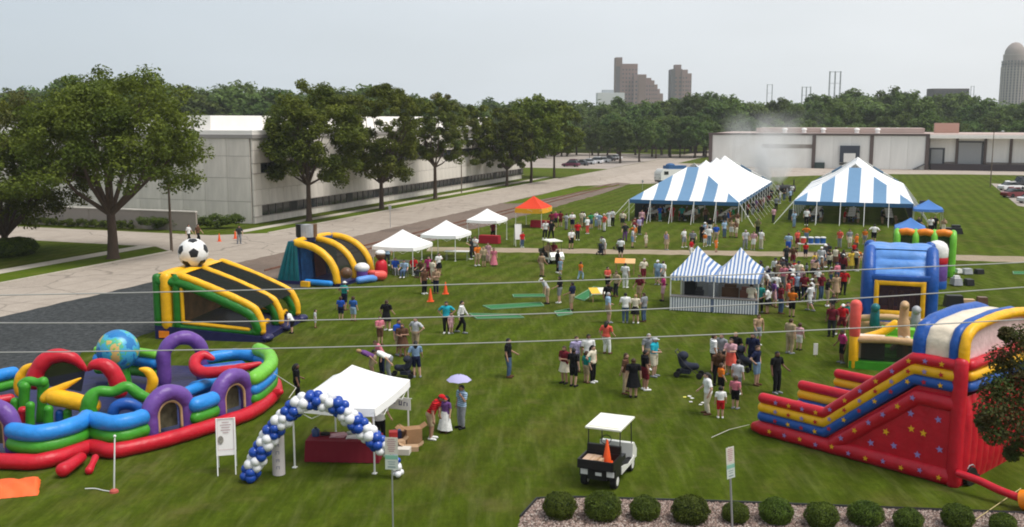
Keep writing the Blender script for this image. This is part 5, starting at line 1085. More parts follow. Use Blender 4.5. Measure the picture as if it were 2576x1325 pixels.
def concession():
    c = G(1686, 704, 1.85); o = empty('concession_tent', (c.x, c.y, 0), -GRID * .9); tag(o, 'twin peaked concession tent with fine blue and white stripes', 'tent')
    w, d, eave, pk = 2.6, 4.6, 2.15, 3.7
    sm = bpy.data.materials.new('fine_blue_stripes'); sm.use_nodes = True; N = sm.node_tree.nodes; L = sm.node_tree.links; t = N.new('ShaderNodeTexCoord'); s = N.new('ShaderNodeSeparateXYZ'); L.new(t.outputs['Object'], s.inputs[0])
    a = N.new('ShaderNodeMath'); a.operation = 'MULTIPLY'; a.inputs[1].default_value = 4.6; L.new(s.outputs[0], a.inputs[0]); f = N.new('ShaderNodeMath'); f.operation = 'FRACT'; L.new(a.outputs[0], f.inputs[0]); g = N.new('ShaderNodeMath'); g.operation = 'GREATER_THAN'; g.inputs[1].default_value = .55; L.new(f.outputs[0], g.inputs[0])
    mxx = N.new('ShaderNodeMixRGB'); mxx.inputs[1].default_value = (.78, .79, .80, 1); mxx.inputs[2].default_value = (.11, .22, .48, 1); L.new(g.outputs[0], mxx.inputs[0]); p = N['Principled BSDF']; L.new(mxx.outputs[0], p.inputs['Base Color']); p.inputs['Roughness'].default_value = .8
    tr = N.new('ShaderNodeBsdfTranslucent'); L.new(mxx.outputs[0], tr.inputs['Color']); ms = N.new('ShaderNodeMixShader'); ms.inputs[0].default_value = .2; L.new(p.outputs[0], ms.inputs[1]); L.new(tr.outputs[0], ms.inputs[2]); L.new(ms.outputs[0], N['Material Output'].inputs['Surface'])
    for k in range(2):
        mb = MB(); x0 = k * w; cor = [(x0, 0), (x0 + w, 0), (x0 + w, d), (x0, d)]; K = 10
        for a_, b_ in zip(cor, cor[1:] + cor[:1]):
            vs, fs = [], []
            for i in range(K + 1):
                t_ = i / K
                for j in range(K + 1): u = j / K; pt = Vector((a_[0] + (b_[0] - a_[0]) * u, a_[1] + (b_[1] - a_[1]) * u, eave)).lerp(Vector((x0 + w / 2, d / 2, pk)), t_); pt.z -= .10 * math.sin(math.pi * t_); vs.append(pt)
            for i in range(K):
                for j in range(K): q = i * (K + 1) + j; fs.append((q, q + 1, q + K + 2, q + K + 1))
            mb.add(vs, fs)
        mb.build('roof', sm, o, smooth='all')
    mb = MB(); 
    for a_, b_ in (((0, 0), (2 * w, 0)), ((2 * w, 0), (2 * w, d)), ((0, d), (0, 0))):
        vs, fs = [], []
        for j in range(33):
            u = j / 32; x, y = a_[0] + (b_[0] - a_[0]) * u, a_[1] + (b_[1] - a_[1]) * u; vs += [(x, y - .01, eave), (x, y - .03, eave - .26 - .06 * abs(math.sin(u * 32 * .8)))]
        for j in range(32): fs.append((2 * j, 2 * j + 1, 2 * j + 3, 2 * j + 2))
        mb.add(vs, fs)
    mb.build('valance', sm, o, smooth=False)
    for x in (0.03, w, 2 * w - .03):
        for y in (.03, d - .03): mb = MB(); mb.bar((x, y, 0), (x, y, eave), .06); mb.build('post', WPAINT, o, smooth=False)
    # counter skirt of upright boards
    bd = box_mesh('skirt_board', (.088, .03, .80), mat('white_skirt', (.72, .74, .77), rough=.7)); gapm = mat('skirt_gap_blue', (.14, .18, .28), rough=.8)
    x = .1
    while x < 2 * w - .1:
        if not (w - .12 < x < w + .05): part_box(o, 'skirt_board', (x, -.06, .44), None, None, bd)
        x += .152
    mb = MB(); mb.box((w, .0, .44), (2 * w - .1, .04, .78)); mb.build('skirt_backing', gapm, o, smooth=False)
    mb = MB(); mb.box((w, .22, .88), (2 * w - .05, .62, .05)); mb.build('counter', mat('counter_top', (.20, .18, .17), rough=.5), o, smooth=False)
    mb = MB(); mb.quilt((.1, d - .1, .1), (2 * w - .1, d - .1, .1), (2 * w - .1, d - .1, 2.0), (.1, d - .1, 2.0), ribs=8, depth=.06, normal=(0, -1, 0)); mb.build('back_curtain', cloth('grey_curtain', (.34, .34, .33)), o)
    for x, y, sx, sy, sz, m in ((.95, 2.2, .7, .6, 1.5, BLACKP), (1.6, 1.4, .5, .4, 1.1, DARKM), (3.4, 1.9, 1.0, .5, 1.3, V['brown']), (4.3, 1.6, .6, .5, 1.2, mat('warm_oven', (.22, .09, .06))), (2.3, 2.6, .6, .5, 1.3, STEEL)): mb = MB(); mb.box((x, y, sz / 2), (sx, sy, sz)); mb.box((x, y, sz + .1), (sx * .7, sy * .7, .2)); mb.build('appliance', m, o, smooth=False)
concession()

# ------------------------------------------------------------------ props near the camera
def balloon_arch():
    a, b = G(630, 1210), G(998, 1202); c = a.lerp(b, .5); o = empty('balloon_arch', (c.x, c.y, 0)); tag(o, 'arch of blue and white balloon clusters in front of the white canopy', 'balloon arch')
    z = [(290, 945), (315, 885), (340, 830), (362, 775), (400, 718), (430, 660), (470, 605), (520, 545), (570, 490), (620, 440), (670, 400), (725, 375), (790, 372), (850, 382), (905, 385), (955, 410), (1005, 452), (1055, 505), (1110, 550), (1160, 600), (1215, 645), (1262, 690), (1310, 735), (1360, 775), (1385, 825), (1410, 880)]
    P = [onplane(530 + .3334 * x, 883.4 + .3334 * y, (a.x, a.y), ((b - a).x / (b - a).length, (b - a).y / (b - a).length)) for x, y in z]; P[0].z = .16; P[-1].z = .16
    D = smooth_path(P, 8); L = [0]
    for p, q in zip(D, D[1:]): L.append(L[-1] + (q - p).length)
    mb = MB(); mb.lathe((0, 0, 0), [(.02, -.155), (.07, -.12), (.118, -.05), (.128, .02), (.115, .08), (.07, .125), (.02, .14)], n=12); BL = mat('blue_latex', (.008, .055, .34), rough=.25, spec=.5); BWm = mat('white_latex', (.74, .74, .76), rough=.28, spec=.45)
    mes = {'b': mb.mesh('balloon', BL), 'w': mb.mesh('balloon', BWm)}; rg = random.Random(3); n = int(L[-1] / .20)
    for i in range(n + 1):
        t = L[-1] * i / n; k = max(j for j in range(len(L)) if L[j] <= t + 1e-6); k = min(k, len(D) - 2); f = (t - L[k]) / max(1e-6, L[k + 1] - L[k]); p = D[k].lerp(D[k + 1], f); T = (D[k + 1] - D[k]).normalized(); s = T.orthogonal().normalized(); u = T.cross(s)
        colr = 'b' if (i // 2) % 2 == 0 else 'w'; cnt = 4; taper = .62 if i > n - 5 else 1.0
        for q in range(cnt):
            an = q * math.pi / 2 + i * .78 + rg.uniform(-.2, .2); d = s * math.cos(an) + u * math.sin(an); ob = link(bpy.data.objects.new('balloon', mes[colr])); ob.parent = o
            loc = p + d * .16 * taper - o.location; ob.location = (loc.x, loc.y, max(loc.z, .17)); ob.rotation_mode = 'QUATERNION'; ob.rotation_quaternion = d.to_track_quat('Z', 'Y'); sc = rg.uniform(1.12, 1.4) * taper; ob.scale = (sc, sc, sc)
    mb = MB(); mb.tube(D[::3], .012, n=5); mb.build('frame_wire', WPAINT, o, world=True)
balloon_arch()

def ink(parent, rows, m, name='print'):     # rows of unreadable print: (x, z, w, h) bars proud of a board whose face is local -y
    mb = MB()
    for x, y, z, w, h in rows: mb.box((x, y, z), (w, .004, h))
    return mb.build(name, m, parent, smooth=False)
INKR = mat('red_ink', (.42, .06, .08), rough=.7); INKD = mat('dark_ink', (.08, .075, .09), rough=.7); INKG = mat('green_ink', (.05, .30, .20), rough=.7); PAPER = mat('sign_white', (.70, .68, .66), rough=.55, var=.03)
def aframe(label, loc, rz, h=1.85, w=.72, big=True):
    o = empty('a_frame_sign', loc, rz); tag(o, label, 'sign'); lean = .42
    for s, nm in ((-1, 'front_board'), (1, 'back_board')):
        e = empty(nm, (0, s * lean * .0, 0)); e.parent = o
        tilt = math.atan2(lean, h)
        def pt(x, z): return Vector((x, s * lean * (1 - z / h), z))
        mb = MB(); th = Vector((0, -s * .02, 0)); mb.prism([pt(-w / 2, .62), pt(w / 2, .62), pt(w / 2, h), pt(-w / 2, h)], th); bd = mb.build('board', PAPER, e, smooth=False)
        for x in (-w / 2 + .03, w / 2 - .03): mb = MB(); mb.bar(pt(x, 0), pt(x, h), .06, .035); mb.build('leg', WPAINT, e, smooth=False)
        if s == -1 and big:
            y = lambda z: -lean * (1 - z / h) - .026
            mb = MB()
            for x0, x1, z0, z1 in ((-.26, -.25, .80, 1.74), (.25, .26, .80, 1.74), (-.26, .26, 1.73, 1.74), (-.26, .26, .80, .81)): mb.poly((x0, y(z0) + .003, z0), (x1, y(z0) + .003, z0), (x1, y(z1) + .003, z1), (x0, y(z1) + .003, z1))
            mb.build('printed_frame', mat('pale_red_ink', (.45, .28, .30)), e, smooth=False)
            ink(e, [(0, y(z), z, wd, .022) for z, wd in ((1.66, .22), (1.58, .34), (1.50, .26), (1.42, .30), (1.34, .18))], mat('pale_red_ink', (.45, .28, .30)))
            mb = MB(); zz = [(-.16 + .09 * math.cos(k * .63), 1.12 + .13 * math.sin(k * .63)) for k in range(10)]; mb.poly(*[(x, y(z) - .004, z) for x, z in zz]); mb.build('printed_emblem', mat('grey_ink', (.20, .19, .16), var=.4, vscale=12), e, smooth=False)
    return o
aframe('white A frame notice sign beside the inflatable playground', G(572, 1184), math.radians(14), h=1.78, w=.62)
aframe('white easel sign beside the red and yellow canopy', G(1303, 618), math.radians(10), h=2.0, w=.62, big=False)

def column_banner():
    p = G(702, 1192); o = empty('column_banner', p, math.radians(8)); tag(o, 'tall white column banner with a line of grey lettering by the balloon arch', 'banner')
    mb = MB(); mb.prism([(.2 * math.cos(a), .2 * math.sin(a), 0) for a in np.linspace(0, 2 * math.pi, 18)[:-1]], (0, 0, 1.75)); mb.build('column', mat('banner_pinkish_white', (.66, .60, .60), rough=.6), o)
    ink(o, [(rx, -.205, z, w, h) for z in (1.25, 1.02, .78, .52, .28) for rx, w, h in ((-.05, .022, .10), (.04, .022, .10))] + [(0, -.205, z + .045, .09, .02) for z in (1.25, 1.02, .78, .52, .28)] + [(0, -.205, z - .0, .07, .018) for z in (1.02, .52)], mat('grey_lettering', (.30, .28, .36)), 'lettering')
column_banner()

MAROON = mat('maroon_cloth', (.17, .006, .018), rough=.8, var=.08, vscale=2)
def skirt_table(label, c, rz, L=2.4, w=.8, h=.76, m=MAROON, clutter=0, cat='table'):
    o = empty('skirted_table', c, rz); tag(o, label, cat); mb = MB(); n = 60; per = [(-L / 2, -w / 2), (L / 2, -w / 2), (L / 2, w / 2), (-L / 2, w / 2)]; vs, fs = [], []; T = []
    for a, b in zip(per, per[1:] + per[:1]):
        k = int(20 * math.dist(a, b))
        for j in range(k): u = j / k; x, y = a[0] + (b[0] - a[0]) * u, a[1] + (b[1] - a[1]) * u; T.append((x, y))
    N_ = len(T)
    for i, (x, y) in enumerate(T): f = 1 + .035 * math.sin(i * 1.3) + .02; vs += [(x, y, h), (x * (1 + .02 * f), y * (1 + .06 * f), h * .5), (x * (1 + .03 * f + .01 * math.sin(i * .9)), y * (1 + .10 * f + .03 * math.sin(i * 1.1)), .03)]
    for i in range(N_):
        j = (i + 1) % N_
        for k in range(2): fs.append((3 * i + k, 3 * i + k + 1, 3 * j + k + 1, 3 * j + k))
    fs.append(tuple(3 * i for i in range(N_))); mb.add(vs, fs); mb.build('cloth', m, o)
    for x in (-L / 2 + .1, L / 2 - .1):
        for y in (-w / 2 + .1, w / 2 - .1): mb = MB(); mb.bar((x, y, 0), (x, y, h - .03), .04); mb.build('leg', DARKM, o, smooth=False)
    return o
tb = G(864, 1160); skirt_table('long table with a maroon cloth under the foreground canopy', (tb.x, tb.y + .35, 0), math.radians(-3), L=2.45, w=1.0, h=.74)
def on_table(name, label, cat, dx, dy, build):
    o = empty(name, (tb.x + dx, tb.y + .35 + dy, .745), 0); tag(o, label, cat); build(o)
def tin(o): mb = MB(); mb.lathe((0, 0, 0), [(.13, 0), (.14, .2), (.1, .25), (.04, .27)], n=14); mb.build('tin_body', mat('blue_tin', (.03, .06, .16), rough=.3), o); mb = MB(); mb.lathe((0, 0, .27), [(.05, 0), (.05, .04)], n=10); mb.build('lid', DARKM, o)
on_table('round_tin', 'round dark blue tin at the left end of the maroon table', 'tin', -1.0, .1, tin)
def leaflets(col, sx, sy, n):
    def f(o):
        for k in range(n): mb = MB(); mb.box((k * .012, k * .008, .006 + k * .013), (sx, sy, .012), rz=k * .13); mb.build('leaflet', mat('leaflet_%s' % col[0], col[1], rough=.6), o, smooth=False)
    return f
on_table('leaflet_pile', 'pile of pink leaflets in the middle of the maroon table', 'leaflets', -.25, .05, leaflets(('pink', (.55, .30, .34)), .5, .35, 5)); on_table('leaflet_pile', 'pile of white leaflets right of the pink ones', 'leaflets', .3, -.1, leaflets(('white', (.66, .63, .62)), .45, .3, 4)); on_table('leaflet_pile', 'small stack of grey cards at the back of the maroon table', 'leaflets', .15, .3, leaflets(('grey', (.4, .42, .38)), .3, .22, 6)); on_table('dark_bag', 'small dark bag beside the blue tin', 'bag', -.7, .12, lambda o: [MB().tube([(-.1, 0, .06), (.14, 0, .07)], [.07, .06], n=8).build('bag_body', BLACKP, o), MB().tube([(-.05, 0, .12), (.02, 0, .2), (.09, 0, .12)], .012, n=6).build('bag_strap', BLACKP, o)])
# banner hung at the back of the canopy
p0, p1 = G(985, 1042, .0), None
def hung_banner():
    o = empty('hung_banner', (-4.55, 34.2, 1.30), math.radians(-19)); tag(o, 'white banner with dark blue lettering hung at the back of the canopy', 'banner'); mb = MB(); mb.box((0.3, 0, 0.2), (1.5, .02, .42)); mb.build('panel', PAPER, o, smooth=False)
    ink(o, [(.62, -.014, .22, .03, .16), (.70, -.014, .22, .03, .16), (.66, -.014, .16, .09, .03), (.80, -.014, .20, .03, .14), (.84, -.014, .26, .06, .03), (.92, -.014, .20, .03, .12), (.4, -.014, .2, .12, .04)], mat('navy_lettering', (.03, .03, .12)), 'lettering')
    mb = MB(); mb.bar((-.5, 0, .42), (1.1, 0, .42), .02); mb.build('cord', WPAINT, o, smooth=False)
hung_banner()
# cartons and clutter right of the table
CARD = mat('cardboard', (.30, .17, .085), rough=.85, var=.12, vscale=4); CARD2 = mat('pale_cardboard', (.42, .28, .17), rough=.85, var=.1, vscale=4)
def carton(label, px, py, size, rz, m, z=0, flaps=True):
    p = G(px, py); o = empty('carton', (p.x, p.y, z), rz); tag(o, label, 'box'); mb = MB(); mb.box((0, 0, size[2] / 2), size); mb.build('box_body', m, o, smooth=False)
    if flaps:
        for s in (-1, 1): mb = MB(); mb.prism([(s * size[0] / 2, -size[1] / 2, size[2]), (s * size[0] / 2, size[1] / 2, size[2]), (s * size[0] * .85, size[1] / 2, size[2] + .12), (s * size[0] * .85, -size[1] / 2, size[2] + .12)], (0, 0, .008)); mb.build('flap', m, o, smooth=False)
carton('tall brown carton by the right leg of the canopy', 1040, 1118, (.55, .45, .62), .3, CARD); carton('brown carton left of the tall carton', 1022, 1112, (.42, .4, .45), -.2, CARD); carton('open pale carton on the grass in front of the others', 1035, 1132, (.5, .35, .16), .1, CARD2); carton('small pale carton nearest the balloon arch', 1005, 1128, (.36, .3, .3), .5, CARD2); carton('low wide carton with white stuff between table and cartons', 1016, 1140, (.45, .4, .2), -.1, mat('white_carton', (.6, .56, .5)), flaps=False)
carton('red carton behind the balloon arch end', 990, 1122, (.3, .3, .55), .1, mat('red_carton', (.38, .03, .03)), flaps=False); carton('dark blue carton beside the red carton', 1000, 1116, (.26, .26, .5), .3, mat('blue_carton', (.05, .07, .2)), flaps=False)

def parking_sign(label, x, ytop, Y, w, h, lean, rz):
    k = Y / math.hypot(F_PX, CY - Y_HOR); X = (x - CX) * k; zt = CAM_H - (ytop - Y_HOR) * k; o = empty('parking_sign', (X, Y, 0), rz); o.rotation_euler = (0, lean, rz); tag(o, label, 'sign')
    mb = MB(); mb.bar((0, .02, -.1), (0, .02, zt - .02), .05, .03); mb.build('post', STEEL, o, smooth=False)
    mb = MB(); mb.box((0, -.012, zt - h * .27), (w, .008, h * .52)); mb.build('upper_plate', mat('cream_plate', (.62, .58, .50), rough=.5), o, smooth=False)
    ink(o, [(0, -.019, zt - h * f, w * q, h * .022) for f, q in ((.07, .5), (.13, .7), (.19, .6), (.25, .66), (.31, .5), (.37, .6), (.43, .4))], mat('faded_red_ink', (.42, .22, .25)), 'print')
    mb = MB(); mb.box((0, -.012, zt - h * .77), (w, .008, h * .46)); mb.build('lower_plate', mat('pale_plate', (.55, .60, .54), rough=.5), o, smooth=False)
    mb = MB(); mb.box((0, -.018, zt - h * .62), (w * .98, .004, h * .12)); mb.build('green_band', INKG if False else mat('pale_green_band', (.22, .45, .34)), o, smooth=False)
    ink(o, [(0, -.019, zt - h * .76, w * .6, h * .02), (0, -.019, zt - h * .83, w * .5, h * .02), (0, -.019, zt - h * .92, w * .6, h * .035)], mat('grey_green_ink', (.20, .28, .28)), 'print')
parking_sign('white and green parking sign in front of the balloon arch', 970, 1128, 26.2, .36, .92, .0, math.radians(-6)); parking_sign('leaning white and green parking sign above the boxwoods', 1880, 1150, 26.0, .27, .90, -.09, math.radians(28))

CONEM = mat('cone_orange', (.75, .09, .015), rough=.5); CONEW = mat('cone_collar', (.7, .7, .68), rough=.4)
def cone(label, loc, s=1.0, collar=False):
    o = empty('traffic_cone', loc); o.scale = (s, s, s); tag(o, label, 'traffic cone', 'orange cones'); mb = MB(); mb.lathe((0, 0, .03), [(.14, 0), (.03, .68), (.02, .70)], n=14); mb.build('cone_body', CONEM, o); mb = MB(); mb.box((0, 0, .016), (.38, .38, .03)); mb.build('base', CONEM, o, smooth=False)
    if collar: mb = MB(); mb.lathe((0, 0, .36), [(.095, 0), (.065, .16)], n=14); mb.build('collar', CONEW, o)
cone('larger orange cone standing on the lawn past the people', G(1083, 758), 1.15); cone('orange cone behind the larger one on the lawn', G(1121, 739), 1.1)
for px, py, l in ((552, 607, 'faded orange cone on the street, left one of two'), (592, 600, 'faded orange cone on the street, right one of two')): cone(l, G(px, py), 1.05)

def golf_cart(label, loc, rz, white=True, load=True, seat=BLACKP):
    o = empty('golf_cart', loc, rz); tag(o, label, 'golf cart'); BODY = mat('cart_white', (.72, .72, .68), rough=.3, spec=.5) if white else mat('cart_dark', (.08, .05, .04), rough=.35); ROOF = mat('cart_roof_cream', (.80, .79, .70), rough=.4)
    mb = MB(); mb.box((0, .1, .30), (.92, 2.2, .10)); mb.build('chassis', BLACKP, o, smooth=False)
    mb = MB(); mb.prism([(-.58, -1.12, .36), (-.58, -.2, .36), (-.58, -.2, .62), (-.58, -.55, .74), (-.58, -1.12, .70)], (1.16, 0, 0)); mb.build('rear_body', BLACKP, o)
    mb = MB(); mb.box((0, -1.10, .45), (.62, .12, .3)); mb.build('rear_bumper', BLACKP, o, smooth=False)
    mb = MB(); mb.box((0, .42, .40), (1.14, .95, .07)); mb.build('floor', BLACKP, o, smooth=False)
    mb = MB(); mb.prism([(-.56, .85, .36), (-.56, 1.35, .34), (-.56, 1.38, .60), (-.56, 1.05, .92), (-.56, .88, .92)], (1.12, 0, 0)); mb.build('front_cowl', BODY, o)
    for s in (-1, 1):
        mb = MB(); mb.prism([(s * .575, -.5, .34), (s * .575, .95, .34), (s * .575, .95, .52), (s * .575, .3, .44), (s * .575, -.2, .56), (s * .575, -.5, .6)], (s * .03, 0, 0)); mb.build('side_panel', BODY, o, smooth=False)
        mb = MB(); mb.ell((s * .40, 1.37, .62), (.08, .03, .06)); mb.build('headlight', mat('lamp_glass', (.75, .75, .7), rough=.1), o)
    mb = MB(); mb.box((0, -.16, .76), (1.1, .52, .16)); mb.build('seat', seat, o); mb = MB(); mb.box((0, -.44, 1.02), (1.1, .12, .40)); mb.build('backrest', seat, o)
    # cargo bed
    bed = empty('cargo_bed', (0, 0, 0)); bed.parent = o
    for c, s in (((0, -.92, .72), (1.12, .86, .04)), ((0, -1.34, .84), (1.14, .05, .28)), ((-.56, -.92, .84), (.05, .86, .28)), ((.56, -.92, .84), (.05, .86, .28)), ((0, -.5, .84), (1.14, .05, .28))): mb = MB(); mb.box(c, s); mb.build('bed_panel', BLACKP, bed, smooth=False)
    for s in (-1, 1): mb = MB(); mb.box((s * .42, -1.13, .52), (.24, .06, .16)); mb.build('tail_light', WPAINT, o, smooth=False)
    mb = MB(); mb.box((.05, -1.17, .50), (.2, .02, .1)); mb.build('plate', WPAINT, o, smooth=False)
    for x, y in ((-.52, -.46), (.52, -.46), (-.5, .95), (.5, .95)): mb = MB(); mb.tube([(x, y, .7), (x, y * (1 if y < 0 else .86), 1.76)], .018, n=6); mb.build('roof_post', DARKM, o)
    mb = MB(); mb.box((0, .18, 1.78), (1.16, 1.62, .05)); mb.box((0, .18, 1.815), (1.0, 1.4, .03)); mb.build('roof', ROOF, o)
    mb = MB(); mb.tube([(-.25 + .17 * math.cos(a), .55 + .1 * math.sin(a), 1.06 + .12 * math.sin(a)) for a in np.linspace(0, 2 * math.pi, 17)[:-1]], .015, n=6, closed=True); mb.tube([(-.25, .8, .8), (-.25, .55, 1.06)], .02, n=6); mb.build('steering_wheel', BLACKP, o)
    for x, y in ((-.48, -.85), (.48, -.85), (-.48, .86), (.48, .86)):
        e = empty('wheel', (x, y, .235)); e.parent = o; q = Quaternion((0, 1, 0), math.pi / 2); mb = MB(); mb.lathe((0, 0, 0), [(.16, -.1), (.225, -.09), (.235, 0), (.225, .09), (.16, .1)], n=18, axis=q); mb.build('tyre', RUBBER, e); mb = MB(); mb.lathe((0, 0, 0), [(.02, -.105), (.14, -.1), (.14, .1), (.02, .105)], n=14, axis=q); mb.build('rim', WPAINT, e)
    return o
golf_cart('white golf cart with a cargo bed parked on the lawn in front', (3.09, 30.75, 0), math.radians(-22.8))
def cart_load():
    R_ = Matrix.Rotation(math.radians(-22.8), 3, 'Z'); B = Vector((3.09, 30.75, 0)); f = lambda x, y, z: B + R_ @ Vector((x, y, z))
    cone('orange cone standing in the cargo bed of the golf cart', f(.2, -.78, .742), 1.05)
    o = empty('flat_carton', f(-.25, -.92, .742), -.4); tag(o, 'flat pale carton lying in the golf cart bed', 'box'); mb = MB(); mb.box((0, 0, .09), (.48, .62, .18)); mb.build('box_body', mat('pinkish_card', (.50, .35, .25), rough=.8), o, smooth=False); mb = MB(); mb.box((0, 0, .184), (.06, .63, .006)); mb.build('tape', CARD2, o, smooth=False)
    o = empty('small_carton', f(.02, -1.08, .742), -.4); tag(o, 'small tan carton beside the cone in the cart bed', 'box'); mb = MB(); mb.box((0, 0, .11), (.26, .3, .22)); mb.build('box_body', CARD2, o, smooth=False); mb = MB(); mb.box((0, 0, .224), (.05, .31, .006)); mb.build('tape', CARD, o, smooth=False)
cart_load()
gc2 = golf_cart('golf cart with a cream roof carrying people by the path', Vector((*G(1388, 663).xy, 0)) + Vector((0, .9, 0)), math.radians(200), white=True)

def stroller(label, loc, rz, s=1.0):
    o = empty('stroller', loc, rz); o.scale = (s, s, s); tag(o, label, 'stroller'); NAV = mat('navy_fabric', (.018, .022, .04), rough=.8)
    mb = MB(); mb.tube(smooth_path([(0, -.3, .45), (0, -.05, .42), (0, .2, .5), (0, .34, .85)], 4), [.13, .16, .16, .12], n=10); mb.build('seat', NAV, o)
    mb = MB()
    mb.ell((0, .22, .84), (.21, .20, .17), 14, 9); mb.build('hood', NAV, o)
    for x in (-.24, .24): mb = MB(); mb.tube([(x, -.45, .12), (x, .1, .55), (x, .5, 1.02)], .016, n=6); mb.tube([(x, .42, .12), (x, .05, .5)], .016, n=6); mb.build('frame_tube', DARKM, o)
    mb = MB(); mb.tube([(-.24, .5, 1.02), (.24, .5, 1.02)], .022, n=6); mb.build('handle', BLACKP, o)
    for x, y in ((-.24, -.45), (.24, -.45), (-.26, .42), (.26, .42)): mb = MB(); mb.lathe((x, y, .125), [(.05, -.025), (.12, -.02), (.12, .02), (.05, .025)], n=14, axis=Quaternion((0, 1, 0), math.pi / 2)); mb.build('wheel', RUBBER, o)
    mb = MB(); mb.box((0, .12, .24), (.4, .4, .16)); mb.build('basket', NAV, o)
stroller('empty dark blue stroller alone on the lawn', G(1732, 948), math.radians(70), 1.15); stroller('dark stroller beside the man in navy', G(1872, 930), math.radians(30), 1.1); stroller('grey stroller beside the bending people', G(1014, 949), math.radians(-100)); stroller('black stroller on the path in the middle', G(1512, 640), math.radians(160)); stroller('dark stroller pushed across the path', G(1556, 628), math.radians(200))

# cars and truck
def car(label, loc, rz, col, group, suv=False):
    o = empty('parked_car', loc, rz); tag(o, label, 'car', group); pm = mat('car_paint_%03d_%03d_%03d' % tuple(int(c * 255) for c in col), col, rough=.28, spec=.5); hb = .95 if suv else .85; hr = 1.72 if suv else 1.42; w = .87
    def loft(name, secs, m, parent=o):
        mb = MB(); vs = [p for s in secs for p in s]; n = len(secs[0]); mb.add(vs, [tuple(range(n))] + [tuple(range(len(vs) - 1, len(vs) - n - 1, -1))] + [(i * n + j, (i + 1) * n + j, (i + 1) * n + (j + 1) % n, i * n + (j + 1) % n) for i in range(len(secs) - 1) for j in range(n)]); return mb.build(name, m, parent)
    def sec(y, z0, z1, ww, tw): return [(-ww, y, z0), (ww, y, z0), (ww, y, (z0 + z1) * .55), (tw, y, z1), (-tw, y, z1), (-ww, y, (z0 + z1) * .55)]
    loft('body', [sec(-2.2, .35, .72, w * .88, w * .8), sec(-2.0, .22, hb, w, w * .9), sec(-.9, .2, hb + .03, w, w * .94), sec(.8, .2, hb, w, w * .92), sec(1.85, .22, hb - .14, w * .97, w * .85), sec(2.2, .32, .62, w * .86, w * .75)], pm)
    loft('glasshouse', [sec(-1.75 if suv else -1.5, hb - .05, hb + .05, w * .88, w * .86), sec(-1.5 if suv else -.95, hb, hr - .05, w * .9, w * .72), sec(.15, hb, hr - .04, w * .9, w * .72), sec(.95, hb - .05, hb + .04, w * .9, w * .86)], GLASSD)
    loft('roof', [sec(-1.4 if suv else -.85, hr - .07, hr - .01, w * .74, w * .7), sec(-.3, hr - .07, hr + .03, w * .75, w * .7), sec(.12, hr - .07, hr - .01, w * .74, w * .7)], pm)
    for x, y in ((-.8, -1.35), (.8, -1.35), (-.8, 1.35), (.8, 1.35)): mb = MB(); mb.lathe((x, y, .32), [(.2, -.11), (.31, -.1), (.32, 0), (.31, .1), (.2, .11)], n=16, axis=Quaternion((0, 1, 0), math.pi / 2)); mb.build('wheel', RUBBER, o)
    for x in (-.6, .6): mb = MB(); mb.box((x, 2.16, .58), (.3, .08, .12)); mb.build('headlight', WPAINT, o, smooth=False); mb = MB(); mb.box((x, -2.17, .66), (.3, .06, .12)); mb.build('tail_light', mat('tail_lamp', (.4, .01, .01), rough=.3), o, smooth=False)
    return o
CGp = 'cars in the far car park'; ax = math.radians(60)
for px, py, col, l, sv in ((1436, 419, (.10, .012, .04), 'maroon car nearest the street in the far car park', True), (1462, 416, (.07, .075, .085), 'dark grey car beside the maroon car', False), (1478, 413, (.50, .52, .54), 'silver car third from the left in the far car park', False), (1497, 411, (.70, .70, .71), 'white car fourth from the left in the far car park', True), (1516, 408, (.66, .67, .68), 'white sedan fifth from the left in the far car park', False), (1532, 404, (.05, .05, .055), 'black car behind the tree in the far car park', False), (1546, 401, (.62, .63, .64), 'pale car at the right end of the far car park row', False)):
    car(l, G(px, py), ax + rnd.uniform(-.1, .1), col, CGp, sv)
for px, py, col, l, sv in ((2545, 478, (.68, .68, .68), 'white car in the right hand car park', False), (2556, 496, (.14, .015, .02), 'dark red car at the right edge', False), (2600, 510, (.6, .6, .6), 'silver car cut off at the right edge', False), (2580, 470, (.03, .03, .035), 'black car behind the white car at the right edge', True)): car(l, G(px, py), math.radians(-75), col, 'cars in the right hand car park', sv)
def truck():
    c = G(1652, 462); o = empty('box_van', (c.x + .3, c.y + 1, 0), math.radians(24)); tag(o, 'white truck with a blue covered load behind the left marquee', 'truck'); WT = mat('truck_white', (.72, .72, .70), rough=.35); BLU = mat('blue_tarp', (.03, .10, .24), rough=.6, var=.2)
    mb = MB(); mb.prism([(0, -1.1, .6), (5.8, -1.1, .6), (5.8, -1.1, 2.5), (.6, -1.1, 2.6), (0, -1.1, 1.9)], (0, 2.3, 0)); mb.build('body', WT, o)
    mb = MB(); mb.box((3.6, 0.05, 2.85), (3.8, 1.9, .6)); mb.ell((2.6, 0, 3.2), (.9, .7, .4)); mb.build('covered_load', BLU, o)
    mb = MB(); mb.poly((-.02, -.9, 1.6), (.56, -.9, 2.45), (.56, .9, 2.45), (-.02, .9, 1.6)); mb.build('windscreen', GLASSD, o, smooth=False)
    mb = MB(); mb.box((1.1, -1.12, 1.9), (.9, .04, .6)); mb.build('side_window', GLASSD, o, smooth=False); mb = MB(); mb.box((3, 0.05, .45), (5.9, 2.0, .35)); mb.build('chassis', BLACKP, o, smooth=False)
    for x in (1.1, 4.6):
        for y in (-1, 1.1): mb = MB(); mb.lathe((x, y, .42), [(.25, -.14), (.41, -.12), (.42, 0), (.41, .12), (.25, .14)], n=16, axis=Quaternion((1, 0, 0), math.pi / 2)); mb.build('wheel', RUBBER, o)
    for y in (-.8, .85): mb = MB(); mb.box((-.03, y, 1.0), (.06, .3, .2)); mb.build('headlight', STEEL, o, smooth=False)
truck()

